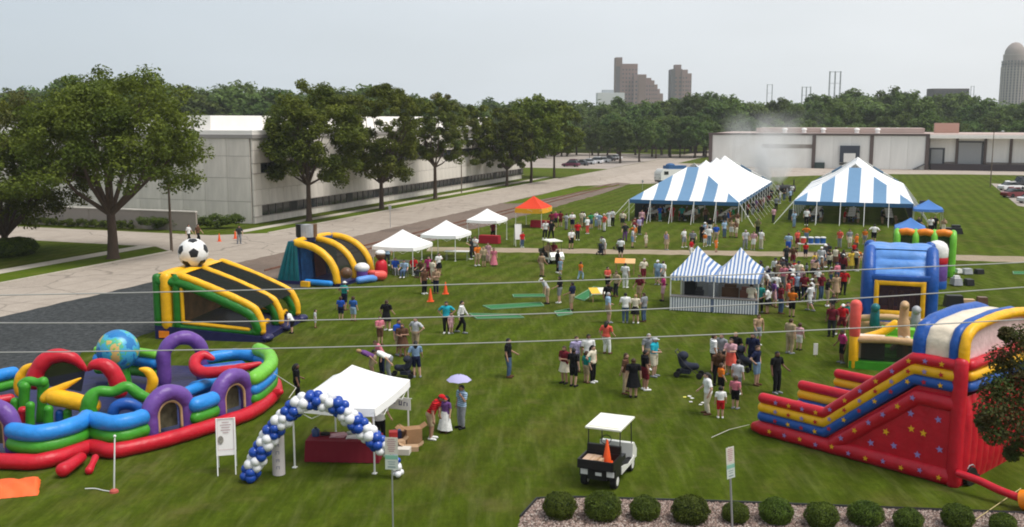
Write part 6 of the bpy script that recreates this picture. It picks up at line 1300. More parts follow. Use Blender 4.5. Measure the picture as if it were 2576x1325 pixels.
# tables with red skirts, white table, coolers, game boards, mats
skirt_table('red skirted table under the farthest white canopy', G(1232, 612), -GRID, L=1.9, w=.7, m=mat('red_cloth', (.30, .008, .02), rough=.8)); skirt_table('red skirted table under the red canopy', G(1362, 572), -GRID, L=2.2, w=.7, m=mat('red_cloth', (.30, .008, .02), rough=.8))
def plain_table(label, loc, rz, L=1.8, w=.75, h=.74, m=None, name='folding_table'):
    o = empty(name, loc, rz); tag(o, label, 'table'); mb = MB(); mb.box((0, 0, h), (L, w, .045)); mb.build('table_top', m or mat('white_laminate', (.66, .66, .65), rough=.5), o, smooth=False)
    for x in (-L / 2 + .15, L / 2 - .15):
        for y in (-w / 2 + .08, w / 2 - .08): mb = MB(); mb.bar((x, y, 0), (x, y, h - .02), .035); mb.build('leg', STEEL, o, smooth=False)
    return o
plain_table('white folding table in front of the middle white canopy', G(1150, 654), -.1, 2.0); plain_table('folding table with people seated under the nearest white canopy', G(1015, 680), -GRID, 2.2, m=mat('grey_laminate', (.36, .36, .35))); ct = plain_table('white table holding drink coolers by the path', G(2042, 634), -.1, 2.4)
for k, (dx, c, l) in enumerate(((-.75, (.55, .06, .05), 'red drink cooler on the white table by the path'), (-.1, (.02, .09, .30), 'left blue drink cooler on the white table by the path'), (.45, (.015, .10, .34), 'middle blue drink cooler on the white table by the path'), (.95, (.012, .085, .28), 'right blue drink cooler on the white table by the path'))):
    p = G(2042, 634); o = empty('drink_cooler', (p.x + dx, p.y + .05, .763)); tag(o, l, 'cooler', 'coolers on the white table'); mb = MB(); mb.lathe((0, 0, 0), [(.2, 0), (.22, .05), (.23, .48)], n=14); mb.build('cooler_body', mat('cooler_%d' % k, c, rough=.4), o); mb = MB(); mb.lathe((0, 0, .48), [(.24, 0), (.24, .07), (.1, .1)], n=14); mb.build('lid', WPAINT, o)
def game_board(label, px, py, L, w, h, rz, c, c2):
    o = empty('game_board', G(px, py), rz); tag(o, label, 'game board'); mb = MB(); mb.prism([(-L / 2, -w / 2, h), (L / 2, -w / 2, h), (L / 2, w / 2, h + .25), (-L / 2, w / 2, h + .25)], (0, 0, -.05)); mb.build('board', mat('board_' + c2[0], c, rough=.5), o, smooth=False)
    mb = MB(); mb.prism([(-L / 2, -w / 2, h + .012), (0, -w / 2, h + .012), (0, w / 2, h + .262), (-L / 2, w / 2, h + .262)], (0, 0, -.008)); mb.build('painted_half', mat('board2_' + c2[0], c2[1], rough=.5), o, smooth=False)
    for x in (-L / 2 + .1, L / 2 - .1):
        for y in (-w / 2 + .06, w / 2 - .06): mb = MB(); mb.bar((x, y, 0), (x, y, h + (.0 if y < 0 else .2)), .05); mb.build('leg', WOODM, o, smooth=False)
game_board('orange and tan game board on legs near the path', 1572, 690, 1.5, .8, .9, -.15, (.62, .40, .18), ('orange', (.72, .24, .04))); game_board('yellow and white game table near the green mats', 1506, 757, 1.15, .8, .55, .2, (.66, .64, .55), ('yellow', (.72, .42, .03)))
MATG = mat('teal_green_turf', (.03, .16, .055), rough=.95, var=.2, vscale=6, bump=.4, bscale=60)
def turf(label, pts):
    P = [G(x, y) for x, y in pts]; c = sum(P, Vector()) / len(P); o = empty('turf_mat', (c.x, c.y, 0)); tag(o, label, 'mat', 'green putting mats'); mb = MB(); mb.prism([Vector((p.x, p.y, .03)) - c for p in P], (0, 0, -.024)); mb.build('turf', MATG, o, smooth=False)
    for a, b in zip(P, P[1:] + P[:1]): mb = MB(); mb.bar(Vector((a.x, a.y, .04)) - c, Vector((b.x, b.y, .04)) - c, .05, .06); mb.build('edge_board', mat('pale_edge', (.16, .30, .17)), o, smooth=False)
turf('long green putting mat at the front of the putting course', [(1180, 790), (1300, 792), (1318, 800), (1200, 803)]); turf('green putting mat across the middle of the putting course', [(1215, 770), (1360, 762), (1368, 770), (1235, 779)]); turf('narrow green mat at the back of the putting course', [(1290, 742), (1370, 741), (1372, 747), (1292, 748)]); turf('green mat bent left of the yellow table', [(1445, 750), (1495, 722), (1512, 726), (1470, 757)]); turf('small green mat near the standing men', [(1395, 785), (1432, 778), (1440, 790), (1404, 796)])
turf('flat green mat at the right edge of the lawn', [(2548, 684), (2620, 684), (2620, 690), (2550, 690)])
# orange tarp in the corner
def tarp():
    P = G(45, 1232); o = empty('orange_tarp', (P.x, P.y, 0)); tag(o, 'crumpled bright orange tarp on the grass in the lower left corner', 'tarp'); rg = np.random.default_rng(4); mb = MB(); nu, nv = 28, 14; vs = []
    a, b, c, d = G(-70, 1262), G(95, 1246), G(104, 1206), G(-70, 1216)
    for j in range(nv + 1):
        for i in range(nu + 1):
            u, v = i / nu, j / nv; p = a.lerp(b, u).lerp(d.lerp(c, u), v); z = .03 + .16 * math.sin(math.pi * v) ** .7 * (.5 + .5 * abs(math.sin(u * 9 + v * 4))) * 1.7; vs.append((p.x - P.x + rg.uniform(-.02, .02), p.y - P.y + rg.uniform(-.02, .02), z if 0 < i < nu and 0 < j < nv else .008))
    mb.add(vs, [(j * (nu + 1) + i, j * (nu + 1) + i + 1, (j + 1) * (nu + 1) + i + 1, (j + 1) * (nu + 1) + i) for j in range(nv) for i in range(nu)]); mb.build('tarp_sheet', mat('orange_tarp', (.80, .13, .03), rough=.55, var=.08), o, smooth='all')
tarp()
def stanchion():
    p = G(287, 1238); o = empty('white_pole_stand', p); tag(o, 'thin white pole with a small red and white foot near the tarp', 'pole'); mb = MB(); mb.tube([(0, 0, .03), (.10, .05, 1.75)], [.028, .022], n=8); mb.ell((.102, .05, 1.78), .045); mb.build('pole', WPAINT, o); mb = MB(); mb.lathe((0, 0, 0), [(.14, 0), (.13, .06), (.05, .12)], n=12); mb.build('foot', mat('foot_red', (.4, .08, .06)), o)
    mb = MB(); mb.tube(smooth_path([(0, 0, .02), (-.35, .1, .02), (-.7, .28, .015), (-1.0, .25, .02)], 4), .014, n=5); mb.build('rope', WPAINT, o)
stanchion()
def ropes():
    for nm, lab, pts in (('guy_rope', 'pale rope from the playground to the balloon arch', [(G(690, 1010, 0) + Vector((0, 0, 1.2))), onplane(745, 975, tuple(G(745, 1150).xy), (1, 0)), Vector((-7.2, 31.2, 2.5))]), ('yellow_rope', 'yellow rope stretched across the lower right corner', [G(2420, 1330, .05), G(2500, 1275, .06), G(2568, 1228, .12)]), ('slide_rope', 'thin pale rope staked from the slide front', [G(1885, 1068, .3), G(1835, 1080, .1), G(1790, 1100, .01)])):
        mb = MB(); c = Vector(pts[0]); mb.tube([Vector(p) - c for p in pts], .011, n=6); o = mb.build(nm, mat('rope_' + nm, (.55, .45, .22) if 'yellow' in nm else (.6, .57, .5), rough=.9)); o.location = c; tag(o, lab, 'rope')
ropes()
# paper scraps on the lawn
for i, (px, py) in enumerate(((1722, 999), (1734, 997), (1741, 1002), (1738, 1011), (1763, 1018), (1768, 1013))):
    mb = MB(); mb.prism([(-.07, -.06, .008), (.06, -.08, .008), (.08, .06, .02), (-.05, .07, .008)], (0, 0, .006)); o = mb.build('paper_scrap', PAPER if i else mat('yellow_scrap', (.65, .6, .1)), smooth=False); p = G(px, py); o.location = (p.x, p.y, .002); o.rotation_euler = (0, 0, i * 1.1); tag(o, 'yellow paper scrap on the grass' if i == 0 else 'white paper scrap on the grass left of the children', 'paper', 'paper scraps on the lawn')
# lawn marker post, loudspeakers, gear beside the bounce house
def marker():
    p = G(2051, 897); o = empty('marker_board', p); tag(o, 'small white marker board standing on the lawn right of the men', 'sign'); mb = MB(); mb.box((0, 0, .38), (.2, .04, .56)); mb.build('board', PAPER, o, smooth=False); mb = MB(); mb.bar((0, 0, 0), (0, 0, .2), .03); mb.build('stake', WOODM, o, smooth=False)
marker()
def gear(label, px, py, parts):
    o = empty('game_gear', G(px, py), rnd.uniform(-.4, .4)); tag(o, label, 'gear')
    for nm, c, s, m in parts: mb = MB(); mb.box(c, s, taper=.85); mb.build(nm, m, o)
gear('black equipment cases beside the blue bounce house', 2398, 770, [('case', (0, 0, .35), (1.1, .7, .7), BLACKP), ('case', (.9, .2, .22), (.8, .5, .44), V['tan']), ('case', (1.7, .2, .3), (.6, .6, .6), V['brown'])])
gear('grey and black ride-on toys near the striped column', 2405, 718, [('toy_body', (0, 0, .3), (.6, .9, .45), V['grey']), ('toy_body', (.9, .1, .25), (.5, .8, .4), BLACKP), ('toy_seat', (0, 0, .6), (.4, .4, .2), V['white'])])
gear('dark and white ride-on toys on the lawn near the right path', 2432, 690, [('toy_body', (0, 0, .25), (.7, .5, .4), V['grey']), ('toy_body', (1.0, 0, .2), (.6, .5, .35), BLACKP), ('toy_seat', (-.7, 0, .3), (.4, .4, .3), V['white'])])
gear('black loudspeaker on a stand at the blue canopy', 2318, 565, [('cabinet', (0, 0, 2.2), (.6, .5, .9), BLACKP), ('stand', (0, 0, .9), (.08, .08, 1.8), DARKM)])
gear('dark gear pile beside the blue canopy', 2392, 587, [('pile', (0, 0, .3), (2.2, 1.0, .6), BLACKP), ('pile', (.5, .3, .5), (.9, .6, .7), DARKM)])
gear('dark equipment box by the right tent corner', 1992, 552, [('case', (0, 0, .6), (.9, .8, 1.2), mat('dark_green_box', (.02, .04, .03)))])

# ------------------------------------------------------------------ poles and overhead wires
def lamp_post(label, px, yb, yt, arm=True, r=.09):
    b = G(px, yb); h = above(px, yb, yt).z; o = empty('lamp_post', b); tag(o, label, 'lamp post'); mb = MB(); mb.tube([(0, 0, 0), (0, 0, h)], [r, r * .6], n=8, cap='flat'); mb.build('pole', mat('brown_pole', (.13, .095, .07), rough=.8), o)
    if arm: mb = MB(); mb.tube([(0, 0, h - .2), (.5, 0, h), (1.2, 0, h + .05)], .04, n=6); mb.build('arm', DARKM, o); mb = MB(); mb.ell((1.45, 0, h), (.35, .14, .09)); mb.build('lamp_head', STEEL, o)
lamp_post('wooden pole beside the broad maple at the street corner', 432, 632, 420, arm=False, r=.13); lamp_post('thin lamp post between street trees along the office', 1161, 485, 350); lamp_post('thin black lamp post near the right car park', 2491, 470, 330, r=.1); lamp_post('lamp post in the car park behind the trees', 1483, 400, 315)
for px, yb, yt, l in ((982, 572, 515, 'slim sign post on the far kerb of the street'), (1616 - 0, 478, 452, 'slim sign post near the street bend')):
    b = G(px, yb); h = above(px, yb, yt).z; o = empty('sign_post', b); tag(o, l, 'sign post'); mb = MB(); mb.bar((0, 0, 0), (0, 0, h), .06); mb.build('post', STEEL, o, smooth=False); mb = MB(); mb.box((0, -.04, h - .25), (.3, .02, .42)); mb.build('plate', STEEL, o, smooth=False)
CABLE = mat('overhead_cable', (.36, .355, .34), rough=.6)
def wires():
    for n, (y0, y1, y2, y3, lab) in enumerate(((742, 712, 693, 660, 'topmost of the three overhead cables'), (812, 791, 772, 722, 'middle of the three overhead cables'), (886, 860, 843, 803, 'lowest of the three overhead cables'))):
        Y = 16.0; pts = []
        for px, py in ((0, y0), (1288, y1), (1760, y2), (2576, y3)): pts.append(onplane(px, py, (0, Y), (1, 0)))
        c = np.polyfit([p.x for p in pts], [p.z for p in pts], 2); xs = np.linspace(-24, 24, 60); mb = MB(); mb.tube([(x, Y, float(np.polyval(c, x))) for x in xs], .010, n=6, cap='flat'); o = mb.build('overhead_cable', CABLE); tag(o, lab, 'cable', 'overhead cables')
        for sx in (-24, 24): POLE.setdefault(sx, []).append(float(np.polyval(c, sx)))
POLE = {}; wires()
for sx in (-24, 24):
    o = empty('utility_pole', (sx, 16.35, 0)); tag(o, 'utility pole holding the overhead cables at the %s' % ('left' if sx < 0 else 'right'), 'utility pole'); mb = MB(); mb.tube([(0, 0, 0), (0, 0, max(POLE[sx]) + 1.2)], [.16, .11], n=10, cap='flat'); mb.build('pole', BARK, o)
    for z in POLE[sx]: mb = MB(); mb.bar((0, -.1, z), (0, -.36, z), .06); mb.build('bracket', STEEL, o, smooth=False)

# ------------------------------------------------------------------ people
def capsule(bm, a, b, r0, r1, n=10):
    a, b = Vector(a), Vector(b); d = (b - a); L = d.length or 1e-4; d = d / L if L > 1e-3 else Vector((0, 0, 1)); s = d.orthogonal().normalized(); u = d.cross(s); rings = []
    for ang, base, r, sg in [(t, a, r0, -1) for t in (75, 50, 25)] + [(0, a, r0, -1), (0, b, r1, 1)] + [(t, b, r1, 1) for t in (25, 50, 75)]:
        c = base + d * (sg * r * math.sin(math.radians(ang))); q = r * math.cos(math.radians(ang)); rings.append([bm.verts.new(c + s * (q * math.cos(2 * math.pi * k / n)) + u * (q * math.sin(2 * math.pi * k / n))) for k in range(n)])
    for A_, B_ in zip(rings, rings[1:]):
        for k in range(n): bm.faces.new((A_[k], A_[(k + 1) % n], B_[(k + 1) % n], B_[k]))
    bm.faces.new(rings[0][::-1]); bm.faces.new(rings[-1])
def loft(bm, secs, n=14):       # (centre, rx, ry, axis frame x, y)
    rings = [[bm.verts.new(Vector(c) + X * (rx * math.cos(2 * math.pi * k / n)) + Y * (ry * math.sin(2 * math.pi * k / n))) for k in range(n)] for c, rx, ry, X, Y in secs]
    for A_, B_ in zip(rings, rings[1:]):
        for k in range(n): bm.faces.new((A_[k], A_[(k + 1) % n], B_[(k + 1) % n], B_[k]))
    bm.faces.new(rings[0][::-1]); bm.faces.new(rings[-1])
SKIN = [mat('skin_light', (.50, .30, .22), rough=.6), mat('skin_tan', (.36, .20, .135), rough=.6), mat('skin_brown', (.17, .085, .055), rough=.6), mat('skin_dark', (.075, .038, .026), rough=.6)]
FACEM = mat('eyes_and_lips', (.06, .02, .02), rough=.5)
def make_body(pose):
    """one continuous body grown from limbs, torso, head and five-fingered hands, then clothes taken from its own surface"""
    g = lambda k, d: pose.get(k, d); bend = g('bend', 0.0); hipz = g('hipz', .93); head_k = g('head', 1.0); shw = g('shw', .185)
    hip = Vector((0, 0, hipz)); Rb = Matrix.Rotation(bend, 3, 'X').transposed() if False else Matrix.Rotation(-bend, 3, 'X')   # front is -y: a positive bend leans forward
    Rb = Matrix.Rotation(bend, 3, 'X')
    def T(x, y, z): return hip + Rb @ Vector((x, y, z - .93))
    sx, sy = Rb @ Vector((1, 0, 0)), Rb @ Vector((0, 1, 0))
    bm = bmesh.new(); bones = []
    loft(bm, [(T(0, 0, z), rx, ry, sx, sy) for z, rx, ry in ((.84, .10, .09), (.87, .145, .11), (.95, .165, .118), (1.08, .14, .10), (1.2, .15, .105), (1.33, .172, .112), (1.41, .165, .10), (1.46, .10, .075), (1.49, .06, .06))])
    bones.append(('torso', T(0, 0, 1.0), T(0, 0, 1.40), .15)); bones.append(('pelvis', T(-.05, 0, .90), T(.05, 0, .90), .14))
    neck, hc = T(0, .0, 1.46), T(0, -.02 - g('nod', 0) * .04, 1.605 if head_k < 1.1 else 1.63); capsule(bm, neck, hc, .056, .055); bones.append(('neck', neck, neck.lerp(hc, .35), .05))
    def ellip(c, rad, rot=None):
        r = bmesh.ops.create_uvsphere(bm, u_segments=14, v_segments=10, radius=1.0)
        for v in r['verts']: v.co = Vector(c) + (rot or Matrix.Identity(3)) @ Vector((v.co.x * rad[0], v.co.y * rad[1], v.co.z * rad[2]))
    hk = head_k; ellip(hc, (.076 * hk, .092 * hk, .115 * hk), Rb); ellip(hc + Rb @ Vector((0, -.03, -.055)) * hk, (.052 * hk, .06 * hk, .06 * hk), Rb); ellip(hc + Rb @ Vector((0, -.098, -.012)) * hk, (.016 * hk, .024 * hk, .024 * hk), Rb)
    for s in (-1, 1): ellip(hc + Rb @ Vector((s * .078, .005, -.005)) * hk, (.014 * hk, .022 * hk, .032 * hk), Rb)
    bones.append(('head', hc + Vector((0, 0, -.02)), hc + Rb @ Vector((0, 0, .02)), .09 * hk))
    for s, side in ((-1, 'l'), (1, 'r')):
        sh = T(s * shw, 0, 1.40); el = sh + Rb @ Vector((s * g(side + 'ex', .06), g(side + 'ey', .02), g(side + 'ez', -.28))); wr = el + Rb @ Vector((s * g(side + 'wx', .02), g(side + 'wy', -.06), g(side + 'wz', -.25)))
        if (side + 'abs') in pose: el, wr = [Vector(q) for q in pose[side + 'abs']]
        capsule(bm, T(s * .1, 0, 1.41), sh, .06, .062); capsule(bm, sh, el, .056, .043); capsule(bm, el, wr, .041, .028)
        bones += [('uarm', sh, el, .05), ('farm', el, wr, .035)]
        d = (wr - el).normalized(); o_ = d.cross(Vector((1, 0, 0)) if abs(d.x) < .8 else Vector((0, 1, 0))).normalized(); q = d.cross(o_); pm = wr + d * .055; capsule(bm, wr, pm, .03, .034); bones.append(('hand', wr, wr + d * .15, .02))
        for k in range(4): f0 = pm + o_ * ((k - 1.5) * .019) + d * .02; f1 = f0 + d * (.036 + .006 * (1.5 - abs(k - 1.5))) - q * .006; f2 = f1 + d * .026 - q * .016; capsule(bm, f0, f1, .010, .0095, 6); capsule(bm, f1, f2, .0095, .0085, 6)
        t0 = wr + d * .025 - o_ * .026; t1 = t0 - o_ * .022 + d * .03 - q * .01; capsule(bm, t0, t1, .012, .011, 6); capsule(bm, t1, t1 + d * .028, .011, .0095, 6)
        hp = Vector((s * .085, 0, hipz - .03)); kn = hp + Vector((s * g(side + 'kx', .01), g(side + 'ky', -.02), g(side + 'kz', -.42))); an = kn + Vector((s * g(side + 'ax', .0), g(side + 'ay', .03), g(side + 'az', -.40)))
        capsule(bm, hp, kn, .088, .058); capsule(bm, kn, kn.lerp(an, .4), .056, .056); capsule(bm, kn.lerp(an, .4), an, .054, .036); bones += [('thigh', hp, kn, .07), ('calf', kn, an, .048)]
        ft = Vector((an.x, an.y, max(.045, an.z - .045))); toe = ft + Vector((s * .02, -.15, -.012)); capsule(bm, ft + Vector((0, .04, -.005)), toe, .042, .034); bones.append(('foot', ft, toe, .04))
    me = bpy.data.meshes.new('tmp'); bm.to_mesh(me); bm.free(); ob = link(bpy.data.objects.new('tmp', me)); r = ob.modifiers.new('r', 'REMESH'); r.mode = 'VOXEL'; r.voxel_size = .0155; r.use_smooth_shade = True; sm = ob.modifiers.new('s', 'SMOOTH'); sm.iterations = 2; sm.factor = .5
    dg = bpy.context.evaluated_depsgraph_get(); body = bpy.data.meshes.new_from_object(ob.evaluated_get(dg)); bpy.data.objects.remove(ob); bpy.data.meshes.remove(me)
    nv, nf = len(body.vertices), len(body.polygons); co = np.empty(nv * 3); body.vertices.foreach_get('co', co); co = co.reshape(-1, 3); no = np.empty(nv * 3); body.vertices.foreach_get('normal', no); no = no.reshape(-1, 3); fc = np.empty(nf * 3); body.polygons.foreach_get('center', fc); fc = fc.reshape(-1, 3)
    best = np.full(nf, 9.0); lab = np.zeros(nf, int); tt = np.zeros(nf); names = []
    for i, (nm, a, b, rr) in enumerate(bones):
        names.append(nm); a, b = np.array(a), np.array(b); d = b - a; t = np.clip(((fc - a) @ d) / max(1e-9, d @ d), 0, 1); q = np.linalg.norm(fc - (a + t[:, None] * d), axis=1) - rr; w = q < best; best[w] = q[w]; lab[w] = i; tt[w] = t[w]
    names = np.array(names)[lab]; hcN = np.array(hc); Rbt = np.array(Rb); rel = (fc - hcN) @ Rbt / hk; faces = [tuple(p.vertices) for p in body.polygons]
    def take(mask, off, name, smooth=True):
        ids = np.nonzero(mask)[0]; used = sorted({v for i in ids for v in faces[i]}); mp_ = {v: k for k, v in enumerate(used)}; P = co[used] + no[used] * off
        m = bpy.data.meshes.new(name); m.from_pydata([tuple(p) for p in P], [], [tuple(mp_[v] for v in faces[i]) for i in ids]); m.polygons.foreach_set('use_smooth', [True] * len(m.polygons)); m.materials.append(SKIN[0]); return m
    is_ = lambda *a: np.isin(names, a)
    out = dict(body=body)
    torso = is_('torso') | (is_('pelvis') & (fc[:, 2] > hipz - .02) if bend < .3 else is_('torso')); out['tshirt'] = take(torso | (is_('uarm') & (tt < .72)), .020, 'shirt'); out['longsleeve'] = take(torso | is_('uarm') | (is_('farm') & (tt < .92)), .018, 'shirt'); out['tank'] = take(torso & (np.abs(fc[:, 0]) < .17), .015, 'shirt')
    low = is_('pelvis') | (is_('torso') & (fc[:, 2] < hipz + .10) if bend < .3 else is_('pelvis')); out['shorts'] = take(low | (is_('thigh') & (tt < .93)), .022, 'shorts'); out['trousers'] = take(low | is_('thigh') | (is_('calf') & (tt < .95)), .018, 'trousers'); out['shoes'] = take(is_('foot') | (is_('calf') & (tt > .97)), .010, 'shoes')
    hr = is_('head', 'neck') & ((rel[:, 2] > .055) | ((rel[:, 1] > .02) & (rel[:, 2] > -.05)) | ((rel[:, 1] > -.03) & (rel[:, 2] > .01))); out['hair'] = take(hr, .012, 'hair')
    eye = is_('head') & (rel[:, 1] < -.066) & (((np.abs(np.abs(rel[:, 0]) - .032) < .013) & (np.abs(rel[:, 2] - .012) < .009)) | ((np.abs(rel[:, 0]) < .024) & (np.abs(rel[:, 2] + .052) < .007)))
    body.materials.clear(); body.materials.append(SKIN[0]); body.materials.append(FACEM); mi = np.zeros(nf, int); mi[eye] = 1; body.polygons.foreach_set('material_index', mi); body.polygons.foreach_set('use_smooth', [True] * nf); body.name = 'person'
    # long hair, cap, brimmed hat, skirt, dress
    mb = MB(); X = lambda x, y, z: tuple(Vector(hc) + Rb @ (Vector((x, y, z)) * hk))
    mb.tube([X(0, .03, .04), X(0, .085, -.04), X(0, .10, -.15), X(0, .095, -.24)], [.085 * hk, .088 * hk, .085 * hk, .05 * hk], n=12); out['longhair'] = mb.mesh('long_hair', SKIN[0])
    mb = MB(); vs, fs = [], []
    for i in range(7):
        th = math.radians(90 - i * 15); 
        for k in range(14): a = 2 * math.pi * k / 14; vs.append(X(.094 * math.cos(a) * math.sin(th), .108 * math.sin(a) * math.sin(th), .035 + .1 * math.cos(th)))
    for i in range(6):
        for k in range(14): fs.append((i * 14 + k, i * 14 + (k + 1) % 14, (i + 1) * 14 + (k + 1) % 14, (i + 1) * 14 + k))
    mb.add(vs, fs); mb.prism([X(-.07, -.075, .036), X(.07, -.075, .036), X(.06, -.16, .03), X(0, -.185, .028), X(-.06, -.16, .03)], (0, 0, .008)); out['cap'] = mb.mesh('cap', SKIN[0])
    def skirt(zt, zb, rt, rb, name):
        mb = MB(); vs, fs = [], []; n = 26; m = 7
        for i in range(m):
            t = i / (m - 1)
            for k in range(n): a = 2 * math.pi * k / n; r = rt + (rb - rt) * t; w = 1 + .07 * t * math.sin(a * 7); vs.append(T(r * w * math.cos(a), r * .8 * w * math.sin(a), zt + (zb - zt) * t))
        for i in range(m - 1):
            for k in range(n): fs.append((i * n + k, i * n + (k + 1) % n, (i + 1) * n + (k + 1) % n, (i + 1) * n + k))
        mb.add(vs, fs); return mb.mesh(name, SKIN[0])
    out['skirt'] = skirt(1.02, .56, .165, .25, 'skirt'); out['longskirt'] = skirt(1.02, .14, .165, .32, 'skirt'); out['dress'] = skirt(1.08, .48, .165, .27, 'dress_skirt')
    return out
POSES = dict(
    stand=dict(), relaxed=dict(lky=-.05, lay=.05, rex=.09, rey=-.02, rwy=-.2, rwz=-.12, lex=.05),
    crossed=dict(lex=.05, ley=-.03, lez=-.27, lwx=-.16, lwy=-.16, lwz=-.02, rex=.05, rey=-.03, rez=-.27, rwx=-.18, rwy=-.14, rwz=.03),
    walk=dict(lky=-.17, lkz=-.39, lay=.02, rky=.08, rkz=-.41, ray=.20, raz=-.36, ley=.10, lwy=-.04, rey=-.12, rwy=-.14, rwz=-.2),
    hips=dict(lex=.19, ley=.07, lez=-.20, lwx=-.14, lwy=-.10, lwz=-.17, rex=.19, rey=.07, rez=-.20, rwx=-.14, rwy=-.10, rwz=-.17),
    point=dict(rex=.05, rey=-.22, rez=-.17, rwx=0, rwy=-.25, rwz=.04, lwy=-.12), lean=dict(bend=.45, ley=-.08, rey=-.08, lwy=-.16, rwy=-.16, nod=.6, lky=-.05),
    bentover=dict(bend=1.0, ley=-.05, rey=-.05, lwy=-.1, rwy=-.1, lky=-.10, lay=.08, rky=-.1, ray=.08, hipz=.90),
    carry=dict(lex=.04, ley=-.12, lez=-.24, lwx=-.06, lwy=-.22, lwz=.05, rex=.04, rey=-.12, rez=-.24, rwx=-.06, rwy=-.22, rwz=.05),
    umbrella=dict(rex=.06, rey=-.06, rez=-.25, rwx=-.02, rwy=-.12, rwz=.22, lex=.07, lwy=-.03),
    sit=dict(hipz=.50, lky=-.43, lkz=-.0, lay=-.02, laz=-.41, rky=-.43, rkz=-.0, ray=-.02, raz=-.41, ley=-.10, rey=-.10, lwy=-.2, rwy=-.2, lwz=-.08, rwz=-.08, bend=.08),
    stance=dict(bend=.07, lkx=.05, lax=.03, rkx=-.01, rky=-.06, ray=.07, rex=.12, rey=.03, rwx=-.05, rwy=-.10, ley=-.06, lwy=-.17, lwz=-.15), phone=dict(bend=.05, nod=.5, rex=.04, rey=-.10, rez=-.25, rwx=-.10, rwy=-.16, rwz=.14, lky=-.06, lay=.06, lex=.08), wide=dict(lkx=.09, lax=.06, rkx=.05, rax=.03, lex=.10, ley=.06, lwx=-.08, lwy=.08, rex=.09, rey=.05, rwx=-.07, rwy=-.12),
    child=dict(head=1.28, shw=.17, lwy=-.1), childwalk=dict(head=1.28, shw=.17, lky=-.14, lkz=-.39, rky=.08, ray=.17, raz=-.37, ley=.09, rey=-.1))
BODY = {k: make_body(v) for k, v in POSES.items()}
CL = dict(white=(.72, .72, .71), cream=(.62, .56, .44), black=(.010, .010, .012), navy=(.012, .016, .045), blue=(.03, .10, .32), royal=(.02, .08, .42), sky=(.30, .42, .56), turquoise=(.02, .34, .44), teal=(.02, .22, .20), green=(.03, .22, .08), red=(.45, .015, .02), maroon=(.14, .015, .025), coral=(.62, .10, .07), orange=(.62, .16, .02), pink=(.55, .17, .22), rose=(.55, .32, .36), magenta=(.34, .03, .13), purple=(.14, .06, .20), lilac=(.36, .32, .50), yellow=(.66, .45, .06), khaki=(.36, .28, .18), tan=(.40, .27, .17), brown=(.10, .05, .03), grey=(.22, .23, .25), pale=(.46, .47, .49), jeans=(.06, .10, .18), denim=(.16, .24, .36), charcoal=(.03, .032, .036), olive=(.13, .13, .06))
CM = {k: mat('garment_' + k, v, rough=.85, spec=.1, var=.22, vscale=9, bump=.35, bscale=16) for k, v in CL.items()}
CS = {}
def striped(k):            # knitted or printed stripes in two tones of the same colour
    if k not in CS:
        m = CM[k].copy(); m.name = 'striped_' + k; t = m.node_tree; p = t.nodes['Principled BSDF']; src = p.inputs['Base Color'].links[0].from_socket; w = t.nodes.new('ShaderNodeTexWave'); w.bands_direction = 'Z'; w.inputs['Scale'].default_value = 4.2; c = t.nodes.new('ShaderNodeTexCoord'); t.links.new(c.outputs['Object'], w.inputs['Vector'])
        x = t.nodes.new('ShaderNodeMixRGB'); x.blend_type = 'MULTIPLY'; x.inputs[0].default_value = 1; r = t.nodes.new('ShaderNodeMapRange'); r.inputs[1].default_value = .45; r.inputs[2].default_value = .55; r.inputs[3].default_value = .5; r.inputs[4].default_value = 1.25; t.links.new(w.outputs['Fac'], r.inputs[0]); t.links.new(src, x.inputs[1]); t.links.new(r.outputs[0], x.inputs[2]); t.links.new(x.outputs[0], p.inputs['Base Color']); CS[k] = m
    return CS[k]
HAIRC = dict(black=mat('hair_black', (.010, .008, .007), rough=.55), brown=mat('hair_brown', (.05, .025, .012), rough=.55), blond=mat('hair_blond', (.32, .20, .09), rough=.55), grey=mat('hair_grey', (.35, .34, .33), rough=.6))
SHOE = [CM['white'], CM['black'], CM['grey'], CM['brown']]
def sub(parent, mesh, m, name):
    o = link(bpy.data.objects.new(name, mesh)); o.parent = parent; o.material_slots[0].link = 'OBJECT'; o.material_slots[0].material = m; return o
PCOUNT = {}
PG = 'visitors on the lawn'
def person(px, py, top, bottom, label, pose='stand', face=0.0, h=1.70, kind='trousers', hair='brown', skin=0, sleeves='tshirt', cap=None, long=False, loc=None, z=0.0, group=PG, pr=None):
    r_ = pr or rnd
    if pose == 'stand': pose = r_.choice(['stand', 'stance', 'phone', 'wide', 'relaxed', 'stance'])
    B = BODY[pose]; p = Vector((loc[0], loc[1], z)) if loc is not None else G(px, py); k = h / 1.72
    o = link(bpy.data.objects.new('person', B['body'])); o.location = (p.x, p.y, z); o.rotation_euler = (r_.uniform(-.04, .02), r_.uniform(-.03, .03), face + r_.uniform(-.35, .35) * (pose != 'sit')); kk = k * r_.uniform(1.05, 1.24); o.scale = (kk, kk, k); o.material_slots[0].link = 'OBJECT'; o.material_slots[0].material = SKIN[skin]; tag(o, label, 'person', group)
    sub(o, B[sleeves], striped(top) if r_.random() < .28 else CM[top], 'shirt')
    if kind == 'dress': sub(o, B['dress'], CM[bottom], 'dress_skirt')
    elif kind in ('skirt', 'longskirt'): sub(o, B[kind], CM[bottom], 'skirt')
    else: sub(o, B[kind], CM[bottom], kind)
    sub(o, B['shoes'], SHOE[r_.randrange(4)], 'shoes'); sub(o, B['hair'], HAIRC[hair], 'hair')
    if long: sub(o, B['longhair'], HAIRC[hair], 'long_hair')
    if cap: sub(o, B['cap'], CM[cap], 'cap')
    return o
A_ = 0.0; BK = math.pi      # face 0 looks towards the camera, BK away
